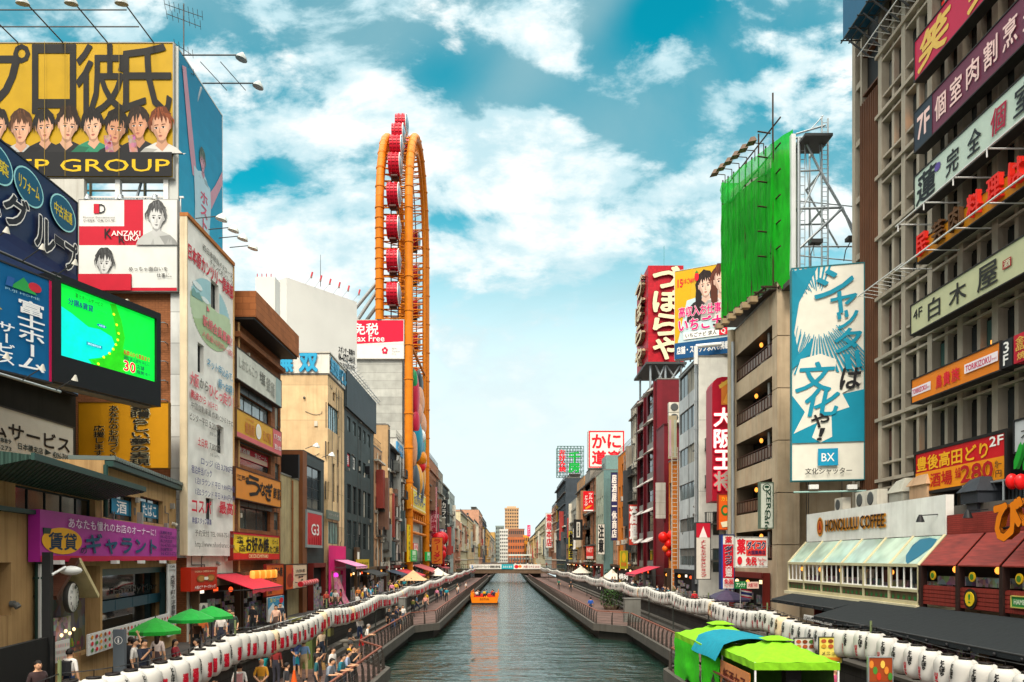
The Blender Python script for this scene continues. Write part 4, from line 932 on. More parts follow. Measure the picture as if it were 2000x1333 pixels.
sign('shop_sign','red lit box sign with two fried cheese dogs above the red awning',left(-15.3),(373,1109,424,1156),M('#b82a12',rough=.4),cheese,depth=.5)
awning('plain bright red fabric awning beneath the cheese dog sign',left(-15.95),41.0,46.4,5.6-.1,4.7,2.3,M('#c4122e','cloth',.8))
rt=root('air_conditioner','pale outdoor air conditioner on the wall beside the green umbrellas','air conditioner',(-15.6,38.8,3.5));ac_unit(rt,left(-15.9,38.5,3.4),0,0,1.1,'casing')
# ================================================================ boards on the roof above
YB=38.0
rt=root('billboard','giant yellow roof billboard with black characters over eight young men','billboard',(-21,YB,25.2))
f,W,H=panel_at(front(YB),-72,85,338,347);yel=M('#b48f04',rough=.5)
board(f,W,H,rt,yel,.5,M('#8e8e88'),.05)
d=Draw(f,W,H);asp=H/W
def bx(px):return(px+72)/410
def byy(py):return(py-85)/262
K=M('#1b1a18',rough=.6)
for ch,x0,x1 in(('プ',-58,58),('ロ',64,148),('彼',150,248),('氏',238,335)):d.text(ch,bx(x0),byy(88),bx(x1),byy(222),K,.018)
dx_=[(-52,'#3a2418','#3a4a6a'),(-4,'#1a1512','#26262a'),(42,'#4a2e1a','#a8aaa6'),(88,'#161412','#1e1e20'),(134,'#2a1d14','#232324'),(182,'#15120f','#2a7a5a'),(228,'#17130f','#1b1b1d'),(272,'#231810','#222224'),(316,'#6a3418','#c0bfb8')]
for px,h,s_ in dx_:portrait(d,bx(px),byy(R.uniform(244,252)),R.uniform(.1,.112),h,s_,asp=asp,base=byy(302),turn=R.choice((-1,0,1)),skin=R.choice(('#c9987a','#bb8666','#d0a284')))
for px in(205,252):d.poly([(bx(px),byy(268)),(bx(px+14),byy(266)),(bx(px+20),byy(301)),(bx(px+4),byy(301))],M('#a83244','speck',.7,sc=6,f=.5,val=.5))
d.rect(0,byy(300),1,1,M('#17181a',rough=.6));d.text('DEEP GROUP',bx(-40),byy(314),bx(334),byy(338),M('#d0aa10'),.02)
for px in(-12,90,130,235):d.rect(bx(px),0,bx(px+.8),1,M('#8a7004'))
d.done(rt)
mb=MB()
for x in(-24.5,-22.3,-19.4,-17.0):mb.box(x-.12,YB+.1,23.2,x+.12,YB+.34,25.2,WMETAL);mb.tube((x,YB+.4,25.2),(x+.6,YB+3,31.5),.07,STEEL,5);mb.tube((x,YB+3,23.2),(x,YB+3,31.5),.09,STEEL,6)
for z in(26,28,30):mb.tube((-24.5,YB+3,z),(-16.8,YB+3,z),.05,STEEL,5);mb.tube((-16.6,YB+.3,z),(-16.6,YB+3,z+1),.05,STEEL,5)
mb.build('support_frame',rt)
for i,px in enumerate((-55,35,123,210,300)):
 x=(px-VX)/FOC*YB;arm_lamp('long arm lamp reaching out over the yellow billboard, %s'%('outermost at the left','second from the left','middle one','second from the right','rightmost of five')[i],(x,YB,31.9),(x,YB-3.1,31.75),group='arm lamps over the yellow billboard')
mb=MB()
for y,z in((YB-1.2,31.85),(YB-2.4,31.8)):mb.tube((-26,y,z),(-17.7,y,z),.03,DSTEEL,5)
tag(mb.build('lamp_rail'),'two thin rods tying the billboard lamp arms together','rail')
rt=root('rooftop_fence','pale rooftop railing below the yellow billboard with dark gap behind','fence',(-18.5,38.4,23.2));mb=MB()
for i in range(34):x=-21+i*.14;mb.box(x,38.3,23.3,x+.045,38.34,24.35,WMETAL)
mb.build('bar',rt);mb=MB();mb.box(-21,38.28,24.35,-16.2,38.36,24.43,WMETAL);mb.box(-21,38.28,23.3,-16.2,38.36,23.38,WMETAL);mb.build('rail',rt)
mb=MB();mb.box(-24.6,37.9,21.5,-20.95,38.2,25.1,M('#b8b6ac','wall'));tag(mb.build('roof_wall'),'pale grey wall piece between the blue roof board and the yellow billboard','wall')
for i,px in enumerate((175,239,306)):
 x=(px-VX)/FOC*38.2;rt=root('flood_lamp','small flood lamp on the rooftop railing, %s'%('left','middle','right')[i],'lamp',(x,38,24.1));mb=MB();mb.lathe((x,38,24.1),[(.18,0),(.1,.2),(.05,.3)],STEEL,8);mb.build('head',rt);mb=MB();mb.tube((x,38.05,24.3),(x,38.25,24.45),.03,DSTEEL,5);mb.build('bracket',rt)
def kan(d):
 r_=M('#b8142c');lg=M('#cfd0ca');d.rect(0,0,.46,.29,M('#d6d5cf'));d.rect(.46,0,.655,.29,r_);d.rect(0,.29,.655,.5,r_);d.rect(.655,0,1,.5,lg)
 d.rect(0,.5,1,.965,M('#d0d2cc'));d.rect(0,.82,.54,1,r_);d.rect(.54,.965,1,1,r_)
 d.text('D',.2,.05,.27,.15,BLK,.01);d.text('1',.155,.05,.205,.15,r_,.05);d.text('Monster Entertainment',.045,.185,.37,.205,BLK,0,res=1);d.text('DEEP GROUP',.05,.22,.37,.24,BLK,.01,res=1)
 d.text('K',.265,.32,.335,.425,BLK,.02);d.text('ANZAKI',.335,.345,.63,.4,WHT,.01);d.text('R',.41,.40,.47,.48,BLK,.02);d.text('UKA',.47,.4,.63,.455,WHT,.01)
 d.text('めっちゃ面白いを',.515,.74,.91,.785,BLK,.01);d.text('仕事に。',.8,.81,.95,.855,BLK,.01)
 portrait(d,.8,.19,.135,'#4a4b4b','#b0b2ae',asp=d.H/d.W,bw=True,base=.5);portrait(d,.265,.69,.125,'#3a3b3b','#cfd0ca',asp=d.H/d.W,bw=True,base=.82);d.rect(0,.82,.54,1,r_)
sign('shop_sign','red and white sign with two grey portraits of a shaggy haired man',front(37.9),(155,391,346,569),M('#d4d2cc',rough=.5),kan,depth=.25,edge=M('#8a8a86'),ew=.03)
fb=left(-16.45);f,W,H=panel_at(fb,348,96,433,478)
rt=root('billboard','tall turquoise roof billboard with a figure in white raising both arms','billboard',f.pt(W/2,0))
board(f,W,H,rt,M('#1482a0',rough=.5),.4,M('#b8bab4',rough=.5),.08)
d=Draw(f,W,H)
for i in range(10):d.rect(0,.1*i,1,.1*i+.101,M('#%02x%02x%02x'%(14+2*i,118+4*i,152+4*i)))
sk=M('#b88a98');d.poly([(.06,.06),(.14,.04),(.32,.42),(.38,.55),(.28,.56),(.2,.42)],sk);d.poly([(.99,.33),(1,.4),(.72,.62),(.62,.68),(.62,.58),(.8,.47)],sk)
d.poly([(.3,.5),(.68,.52),(.7,.62),(.66,.78),(.72,1),(.3,1),(.33,.7)],M('#a8c2cc'));portrait(d,.5,.42,.055,'#4a5a50','#a8c2cc',skin='#b88a98',asp=H/W,base=.53)
d.vtext('ホスト',.44,.58,.62,.8,M('#c0506a'),.04);d.done(rt)
mb=MB()
for y in(38.5,41,43.3):
 mb.tube((-17.0,y,23.2),(-17.0,y,31),.09,STEEL,6);mb.tube((-19,y,23.2),(-17,y,30),.07,STEEL,5)
mb.build('support_frame',rt)
for i,(px,py)in enumerate(((352,108),(392,163))):
 Yb=16.4*1500/(993-px);z=ZY(py,Yb);arm_lamp('arm lamp jutting from the turquoise billboard, %s'%('upper, by the aerial','lower one')[i],(-16.3,Yb,z),(-16.3+2.9,Yb,z),group='arm lamps on the turquoise billboard')
mb=MB()
for k in(.9,1.9):mb.tube((-16.3+k,38.4,31.2),(-16.3+k+.4,40.9,31.3),.025,DSTEEL,4)
tag(mb.build('lamp_brace'),'two thin braces joining the arm lamps of the turquoise billboard','brace')
def aerial(label,x,y,z0,z1,els):
 rt=root('tv_aerial',label,'aerial',(x,y,z0));mb=MB();mb.tube((x,y,z0),(x,y,z1),.035,DSTEEL,5);mb.build('mast',rt)
 for(zz,ln,n_)in els:
  a=MB();a.tube((x-ln/2,y-.4,zz),(x+ln/2,y+.4,zz-.1),.02,DSTEEL,4)
  for i in range(n_):q=i/max(1,n_-1)-.5;a.tube((x+q*ln-.12,y+q*.8+.35,zz-.02),(x+q*ln+.12,y+q*.8-.35,zz-.02),.012,DSTEEL,4)
  a.build('antenna',rt)
aerial('thin television aerial on the roof between the yellow and turquoise billboards',-16.7,39.5,30.5,34.9,((34.6,1.6,9),(34.1,1.4,7),(32.6,.6,5),(31.6,.7,5)))
mb=MB();mb.fbox(F1,-6,0,.9,2.6,2.1,1.05,M('#161614','wall',.8));tag(mb.build('low_wall'),'black low wall at the bottom left corner by the lamp post','wall')
wall_clutter(rt_store,F1,.5,9,2.6,4.3,10,1);wall_clutter(rt_store,F1,9,19,5.2,6.6,8,2);wall_clutter(GB.root,GB.en,8.5,11,8,17,8,3);wall_clutter(GB.root,GB.fr,.3,6.2,3.1,4.3,8,4)
# ================================================================ brown brick restaurant building
brick=M('#8a5634','brick',.8,w=.6,h=.3,mo=.012,mc=.6,dirt=.45)
def rw(fr,x0,y0,x1,y1):return r4(fr,x0,y0,x1,y1)
b3f=left(-16,44.7,ZT)
wins=[rw(b3f,467,765,529,803)+(dict(cols=4,rows=1,fm=M('#2c2e2e'),rec=.3,gm=M('#8d9ba0','glass',.08),cur=0),),rw(b3f,467,866,529,906)+(dict(cols=1,gm=GLASS[1],rec=.3,cur=0),),rw(b3f,464,987,528,1032)+(dict(cols=3,gm=GLASS[1],rec=.3),),rw(b3f,537,790,546,840)+(dict(cols=1,gm=GLASS[2]),),rw(b3f,537,905,546,940)+(dict(cols=1,gm=GLASS[2]),),rw(b3f,535,1000,545,1035)+(dict(cols=1,gm=GLASS[2]),)]
BB=Bld('brown_brick_building','brown brick building with four stacked restaurant signs and a brick cornice',-1,-16,44.7,53.9,ZT,20.3,12,brick,wins=wins)
mb=MB();mb.box(-22,44.72,20.45,-14.7,53.9,21.95,M('#9c5e34','brick',.8,w=.75,h=.36,mo=.012,mc=.55,dirt=.3));mb.build('cornice',BB.root)
mb=MB();mb.box(-22,44.75,20.3,-14.8,53.8,20.44,M('#1d1c1a'));mb.box(-16,44.71,19.3,-15.6,53.8,19.6,brick);mb.build('soffit',BB.root)
for y in(758,857,980):
 a=rw(b3f,466,y-8,530,y+8);mb=MB()
 for i in range(4):u0,u1=a[0]+(a[2]-a[0])*i/4,a[0]+(a[2]-a[0])*(i+1)/4;mb.fbox(b3f,u0+.04,a[1],.01,u1-.04,a[3],.06,M('#3c4646',rough=.35))
 mb.build('transom_panel',BB.root)
a=rw(b3f,467,868,529,892);d=Draw(b3f.at(a[0],a[1],-.2),a[2]-a[0],a[3]-a[1]);d.rect(0,0,1,.95,M('#c01c34'));d.rect(.03,.5,.97,.9,M('#d8b8a0'));d.text('居酒屋',.05,.1,.4,.48,WHT,.04,res=1);d.text('生ビール',.55,.1,.95,.45,WHT,.04,res=1);d.done(BB.root,'window_lettering','window_banner')
def salt(d):
 d.rect(.86,0,1,1,M('#9cb0ac'));g=M('#9c9a90');d.text('しおじんこつ',.05,.25,.42,.6,g,.01);d.text('塩',.47,.2,.6,.62,M('#7c7a70'),.03);d.text('釜',.62,.25,.72,.72,g,.02);d.text('兵衛',.73,.3,.82,.85,g,.02)
def yel2(d):
 p=M('#d0686a');d.rect(0,.82,.78,1,p);d.rect(.78,0,1,1,p);d.text('焼鳥屋',.16,.3,.36,.75,M('#c87a3a'),.03);d.text('えび屋',.54,.3,.74,.7,M('#c87a3a'),.03);d.ell(.44,.45,.06,.3,WHT,20);d.ell(.44,.45,.05,.2,M('#e8e0c8'),14);d.text('大衆酒場',.18,.12,.34,.22,M('#c87a3a'),0,res=1)
 d.text('17:00',.81,.2,.98,.4,WHT,.03);d.text('翌5:00',.81,.62,.98,.82,WHT,.03)
def una(d):
 K_=M('#1e1812');d.text('江戸焼',.03,.2,.26,.4,K_,.04);d.text('う',.2,.12,.5,.82,K_,.06);d.text('な',.49,.25,.62,.72,K_,.05);d.text('ぎ',.62,.2,.78,.85,K_,.06);d.text('菱',.8,.3,.89,.7,K_,.03);d.text('富',.9,.28,.98,.72,K_,.03)
def oko(d):
 d.rect(0,0,1,.06,RED);d.rect(0,.76,1,1,M('#d02a1e'));d.ell(.2,.45,.2,.33,M('#f0d22a'),20);K_=M('#1e1410')
 d.vtext('本場',.06,.12,.19,.42,K_,.05);d.vtext('大阪',.1,.42,.23,.72,K_,.05);d.text('お好み焼',.24,.12,.73,.7,K_,.06);d.text('ビール',.82,.12,.96,.35,K_,.04);d.text('たこ焼',.75,.42,.97,.74,K_,.05);d.text('OKONOMIYAKI',.28,.8,.7,.95,M('#f0dca0'),.03)
LX=left(-15.55)
sign('shop_sign','pale worn white sign, topmost on the brown brick building',LX,(462,678,549,738),M('#cfcfc2','wall',.6,dirt=.3),salt,depth=.35,edge=M('#3a2c22'))
sign('shop_sign','yellow sign with pink end panel giving opening hours',LX,(462,798,549,852),M('#d09a14',rough=.5),yel2,depth=.35,edge=M('#5a3a1a'))
sign('shop_sign','orange eel sign with a big black brushed curl',LX,(460,913,548,972),M('#d8862a',rough=.5),una,depth=.35,edge=M('#4a2c18'))
sign('shop_sign','yellow and red okonomiyaki sign, lowest on the brown brick building',LX,(455,1040,545,1093),M('#d8b428',rough=.5),oko,depth=.35,edge=M('#7a1c14'))
pipe(BB.root,b3f,.3,2.5,18,.07,M('#b08a5a','wall'),.2)
fr3=BB.fr
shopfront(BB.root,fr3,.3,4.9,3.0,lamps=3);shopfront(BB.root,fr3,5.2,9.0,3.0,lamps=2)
for i in range(13):
 rt=root('small_lantern','small glowing orange lantern hung in the row under the okonomiyaki sign','lantern',(-15,45+.36*i,5.4),'small orange lanterns under the okonomiyaki sign');mb=MB();mb.lathe((-15.0,45.0+.36*i,5.45),[(.1,-.32),(.16,-.22),(.16,.1),(.1,.2)],M('#f08a2a' if i%3 else '#f0a84a','lit',.6,e=.55),8);mb.build('body',rt);mb=MB();mb.lathe((-15.0,45.0+.36*i,5.655),[(.09,0),(.09,.03)],BLK,8);mb.build('cap',rt)
def red_orange(d):d.text('お好み焼',.3,.08,.95,.4,BLK,.05);d.vtext('たこ焼',.35,.4,.6,.85,BLK,.05);d.vtext('千房',.08,.5,.3,.95,BLK,.05)
sign('shop_sign','orange poster board with brushed okonomiyaki characters',left(-15.2),(520,1104,553,1165),M('#c85a1c',rough=.5),red_orange,depth=.15,edge=M('#7a1c14'))
def wave(d):d.rect(0,0,1,.5,M('#3a8ab0'));d.poly([(0,.5),(.3,.25),(.5,.45),(.8,.3),(1,.5),(1,.7),(0,.7)],M('#d8e0e0'));d.text('生ビール',.1,.05,.9,.2,M('#e0d040'),.04,res=1);d.ell(.82,.2,.13,.12,RED,14);d.text('カフェ&バー',.1,.75,.9,.85,BLK,.02,res=1)
sign('poster','blue and white poster with a wave below the orange board',left(-14.9),(523,1168,554,1216),M('#d6d4cc'),wave,depth=.08)
# ================================================================ low beige shed with black board, dark facade with red G3 sign
bg_=M('#b8a67c','corr',.7,ws=.8,dirt=.3)
SB=Bld('beige_metal_building','low beige metal clad building with a black board on its roof',-1,-16,53.95,58.6,ZT,12.3,10,bg_)
pipe(SB.root,SB.fr,2.6,2,9.9,.07,M('#8f5a34'));
sign('roof_board','plain black board on the roof of the low beige building',front(56.5),(549,888,583,934),M('#18191a',rough=.5),None,depth=.3)
mb=MB();mb.box(-24,58.62,ZT,-15.7,59.85,14.6,M('#7a4a2a','wall'));tag(mb.build('party_wall'),'tall brown wall strip between the beige shed and the dark facade','wall')
dk=M('#2e3a3a','panel',.5,w=1.6,h=1.1,mo=.02,mc=.6,dirt=.25)
GBd=Bld('dark_club_building','slim dark panelled building bearing the red G3 sign',-1,-16,59.9,66.6,ZT,14.7,8,dk,M('#7c7468','wall'),wins=[(.9,8.2,5.6,11.6,dict(cols=2,rows=4,gm=GLASS[0],cur=0))],copem=M('#2a3030'))
shopfront(GBd.root,GBd.fr,1.2,5.2,3.4,lamps=0)
for i,yy in enumerate((60.5,65.8)):arm_lamp('cone lamp on the roof edge of the dark club building, %s'%('near end','far end')[i],(-16,yy,15.0),(-15.2,yy,15.3),'#c8c8c0',.03,'cone lamps on the dark club building')
def g3(d):
 d.rect(0,.0,1,1,M('#c01c28',rough=.4))
 for i in range(6):d.poly([(.1+.15*i,1),(.14+.15*i,.8-.03*i),(.18+.15*i,.8-.03*i),(.2+.15*i,1)],M('#a81620'))
 d.text('G3',.24,.33,.78,.68,WHT,.04)
sign('shop_sign','tall red sign with white G3 in a grey frame',left(-15.6),(600,1001,628,1064),M('#c01c28'),g3,depth=.3,edge=M('#8a9494',rough=.4),ew=.22)
def nana(d):d.rect(0,0,.32,1,M('#c0501c'));d.ell(.18,.65,.14,.3,M('#8a2c10'),12);d.vtext('鉄板焼',.24,.1,.34,.7,RED,.05,res=1);d.text('大阪風',.45,.2,.9,.34,BLK,.02,res=1);d.rect(.4,.42,.96,.46,BLK);d.text('二三',.55,.5,.8,.85,BLK,.05)
sign('shop_sign','cream and orange lit board beside the dark roller door',left(-15.3),(558,1104,599,1152),M('#d8c0a0',rough=.5),nana,depth=.3,edge=M('#3a2a20'))
rt=root('rolled_awning','rolled red and white awning below the cream and orange board','awning',(-14.8,57.6,4.6));mb=MB();mb.tube((-14.9,55.0,4.5),(-14.9,59.6,4.6),.2,M('#c01c28','cloth'),10)
for i in range(7):mb.tube((-14.9,55.3+.65*i,4.506+.013*i),(-14.9,55.42+.65*i,4.51+.013*i),.207,M('#d8a8a0'),10)
mb.build('roll',rt);mb=MB();
for y in(55.1,59.5):mb.tube((-15.9,y,4.8),(-14.9,y,4.55),.03,DSTEEL)
mb.build('arm',rt)
# ================================================================ cream building with the blue 無双 roof sign
crm=M('#d2b488','panel',.75,w=9.0,h=3.1,mo=.02,mc=.6,dirt=.3,rust=.2)
CF=left(-16,68,ZT)
cw=[rw(CF,640,786,661,836)+(dict(cols=5,gm=M('#5a8088','glass',.1),cur=0,fm=M('#1d2422')),),rw(CF,639,862,643,896)+(dict(cols=1),),rw(CF,658,878,662,912)+(dict(cols=1),),rw(CF,639,940,643,975)+(dict(cols=1),),rw(CF,658,948,662,982)+(dict(cols=1),),rw(CF,650,905,654,980)+(dict(cols=1,rows=4),),rw(CF,650,765,654,782)+(dict(cols=1,rows=2),),rw(CF,641,1018,662,1062)+(dict(cols=4,gm=M('#6f948c','glass',.12),fm=M('#24302c'),cur=0),)]
CB=Bld('cream_building','stained cream building crowned by a white band with blue characters',-1,-16,68,74.8,ZT,22.6,9,crm,wins=cw)
for k in(0.7,1.9,3.0):mb=MB();mb.tube(CB.en.pt(1.3+k,9.2+5,.0),CB.en.pt(1.3+k,9.2+5,.25),.12,DSTEEL,8);mb.build('vent',CB.root)
wb=M('#d9d6cb','wall',.6,dirt=.3);blu=M('#2f9cc4',rough=.4)
f=front(67.9,-25,22.55);d2=None
rt=root('roof_sign','white roof band with raised sky blue characters on the cream building','sign',(-20,68,22.55))
mb=MB();mb.box(-25,67.9,22.73,-15.85,74.9,24.5,wb);mb.build('band',rt)
mb=MB();mb.box(-25.1,67.8,24.5,-15.75,75,24.62,M('#b8b4a8'));mb.build('coping',rt)
d=Draw(front(67.89,-20.5,22.73),4.65,1.77,.01);d.text('無',.02,.06,.31,.92,blu,.06,ol=M('#1d6c94'),olw=.03,thick=.12);d.text('双',.45,.06,.78,.92,blu,.06,ol=M('#1d6c94'),olw=.03,thick=.12);d.done(rt)
d=Draw(left(-15.84,67.95,22.73),6.9,1.77,.01);d.text('無双第1ビル',.04,.12,.96,.9,blu,.05,ol=M('#1d6c94'),olw=.03,thick=.08);d.done(rt,'side_lettering')
def twn(d):d.text('スナック 3F',.1,.3,.9,.6,M('#b8a8a0'),.02,res=1)
sign('shop_sign','faded grey green strip sign on the cream building above the tall window',left(-15.85),(640,996,663,1013),M('#6a7468'),twn,depth=.15)
pink=M('#d0106c',rough=.5);mb=MB();mb.box(-16,67.3,ZT,-15.75,74.4,7.5,pink)
rt=root('pink_shop','hot pink shop front with curtain and hanging flowers under the cream building','shop',(-15.8,70.5,ZT));PF=left(-15.75,67.3,ZT)
mb=MB();wallgrid(mb,PF,7.1,5.3,[(1.0,.02,5.8,3.0)],pink,.4);mb.face([PF.pt(1,0,-.4),PF.pt(5.8,0,-.4),PF.pt(5.8,3,-.4),PF.pt(1,3,-.4)],M('#3a1420'));mb.build('wall',rt)
mb=MB()
for i in range(9):mb.hexa([PF.pt(1.2+.25*i,.0,.3+.1*i),PF.pt(1.45+.25*i,.0,.35+.1*i),PF.pt(1.45+.25*i,.0,.25),PF.pt(1.2+.25*i,0,.2),PF.pt(1.2+.25*i,2.5-.15*(i%3),.3),PF.pt(1.45+.25*i,2.4-.1*i,.32),PF.pt(1.45+.25*i,2.4-.1*i,.2),PF.pt(1.2+.25*i,2.5-.15*(i%3),.2)],M('#c01a60','speck',.7,sc=4,f=.35,val=.9,sat=.4))
mb.build('curtain',rt);mb=MB();mb.ball(PF.pt(3.2,2.6,-.1),.25,.25,.25,M('#e040c0','lit',.5,e=1.2),10,6);mb.build('lamp',rt)
mb=MB();mb.fbox(PF,3.9,.02,-.1,5.6,2.6,-.02,M('#a8546a','speck',.6,sc=3,f=.5,val=.8));mb.build('door',rt)
awning('pale pink scalloped awning over the hot pink shop',PF,2.2,7.6,4.0,3.4,2.0,M('#d878a8','cloth'),stripes=M('#e49abc','cloth'))
# ================================================================ dark slate building
sl=M('#35403f','panel',.6,w=3.3,h=3.0,mo=.015,mc=.7,dirt=.35)
ww=[]
for i in range(5):
 u=1.4+2.75*i
 ww+=[(u,16.9,u+1.5,18.3,dict(cols=1,gm=M('#7d8a8c','glass',.1),cur=0)),(u,13.3,u+1.5,14.7,dict(cols=1,cur=0))]
 ww+=[(u,8.7,u+1.9,11.6,dict(cols=2,rows=2)),(u,5.1,u+1.9,8.0,dict(cols=2,rows=2))]
SLB=Bld('slate_building','dark slate building with ribbed parapet and rows of small square windows',-1,-16,74.85,91.2,ZT,21.0,12,sl,wins=ww,ewins=[(8.5,16,10,18)])
mb=MB();cg=M('#39454a','corr',.5,ws=1.1,dirt=.2)
mb.box(-28,74.6,21.12,-15.7,91.3,24.8,cg);mb.build('ribbed_parapet',SLB.root)
for i,(u,c,t)in enumerate(((1.4,'#c01c34','居'),(4.15,'#d8d8d0','酒'))):
 d=Draw(SLB.fr.at(u+.1,13.4,-.12),1.3,1.2);d.rect(0,0,1,1,M(c));d.text(t,.2,.15,.8,.85,WHT if i==0 else BLK,.04,res=1);d.done(SLB.root,'window_lettering','window_poster')
mb=MB();mb.box(-15.9,79,ZT,-15.6,80.6,7.5,M('#5a4430','wood'));mb.box(-15.6,79.3,4.5,-15.56,80.2,7,WHT);tag(mb.build('shop_pillar'),'brown board with a white strip on the slate building','board')
rt=root('rooftop_stair_rail','thin steel brackets slanting along the slate building parapet','rail',(-15.4,84,25))
mb=MB();mb.tube((-16.2,76,26.0),(-15.2,91,24.9),.04,STEEL);mb.tube((-16.2,76,25.6),(-15.2,91,24.5),.03,STEEL)
for i in range(16):mb.tube((-16.6,76+i,25.2-.05*i),(-15.3+.0*i,76+i,25.9-.07*i),.03,STEEL,4)
mb.build('bar',rt)
sign('shop_sign','black square sign jutting from the slate building',front(86),(713,911,722,927),BLK,None,depth=.2)
awning('black shop awning at the foot of the slate building',left(-16),80,88,5.2,4.6,2.2,M('#1c1f1e','cloth'))
def yb(d):d.text('カラオケ',.1,.3,.9,.7,M('#5a4a0a'),.04,res=1)
sign('shop_sign','yellow fascia board beside the black awning on the slate building',left(-15.2),(699,1093,721,1112),M('#c8a81a'),yb,depth=.2)
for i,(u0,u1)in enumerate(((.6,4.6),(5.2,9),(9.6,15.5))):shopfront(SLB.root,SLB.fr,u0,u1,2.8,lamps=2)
wall_clutter(CB.root,CB.fr,.3,6.5,3,20,9,5);wall_clutter(CB.root,CB.en,1,8.5,11,20,6,6);wall_clutter(SLB.root,SLB.fr,.3,16,3.5,20,12,7);wall_clutter(BB.root,BB.fr,.2,9,3.4,17,6,8)
DB=Fr((-22.4,77.6,0),(.6,.8))
def spon(d):d.text('スポンサー募集中',.735,.80,.955,.845,BLK,.03);d.text('06-6727-0601',.735,.86,.955,.92,BLK,.04);d.text('(株)古川広告社',.735,.935,.955,.975,BLK,.03)
f0_,W0_,H0_=panel_at(DB,560,542,697,742)
rt,f,W,H=sign('blank_billboard','large blank white roof board with a phone number in its lower corner',DB,(560,542,697,760),M('#cfcec7',rough=.6,sc=.2),None,depth=2.2)
d=Draw(f,W,H);vv=H*.43/1;
u0,v1=[q for q in DB.uv(661,682)];u0-=(f.O-DB.O).dot(DB.U);v1-=f.O.z
for k,(t,a,b_,th)in enumerate((('スポンサー募集中',.0,.75,.03),('06-6727-0601',-.85,.0,.05),('(株)古川広告社',-1.6,-.95,.03))):d.text(t,(u0)/W,1-(v1+b_-.4)/H,min(.97,(u0+2.3)/W),1-(v1+a-.35)/H,BLK,th,res=1)
d.done(rt)
for i,px in enumerate((597,615,633,651,669,690)):
 u,v=DB.uv(px,542+(px-560)*.35);p=DB.pt(u,v);r2=root('roof_lamp','small red tipped lamp stick on the blank billboard, number %s from the left'%('one','two','three','four','five','six')[i],'lamp',p,'red tipped lamps on the blank billboard')
 mb=MB();q=p+DB.Nn*.9+ZU*.55;mb.tube(p,q,.02,STEEL,4);mb.build('arm',r2);mb=MB();mb.tube(q,q+ZU*.5+DB.U*.15,.09,M('#b0303a'),6);mb.tube(q-ZU*.15,q,.1,M('#8a6a60'),6);mb.build('lamp_head',r2)
mb=MB();p=P(626,560,80);mb.tube(p,p+ZU*3.3,.04,DSTEEL,5,r2=.02);tag(mb.build('lightning_rod'),'thin lightning rod behind the blank billboard','rod')
nb=M('#d0cfc8',rough=.6,sc=.2);mb=MB();q0,q1=P(499,541,70),P(537,541,70);mb.box(q0 .x,70,19,q1 .x,71.6,q0 .z,nb)
rt=root('narrow_board','narrow blank white advertising tower left of the big blank billboard','billboard',(q0 .x,70,19));mb.build('panel',rt)
for k in range(4):mb=MB();x=q0 .x+.1+k*.42;mb.tube((x,70.2,q0 .z),(x,70.2,q0 .z+.35),.04,M('#b0303a'),5);mb.build('lamp',rt)
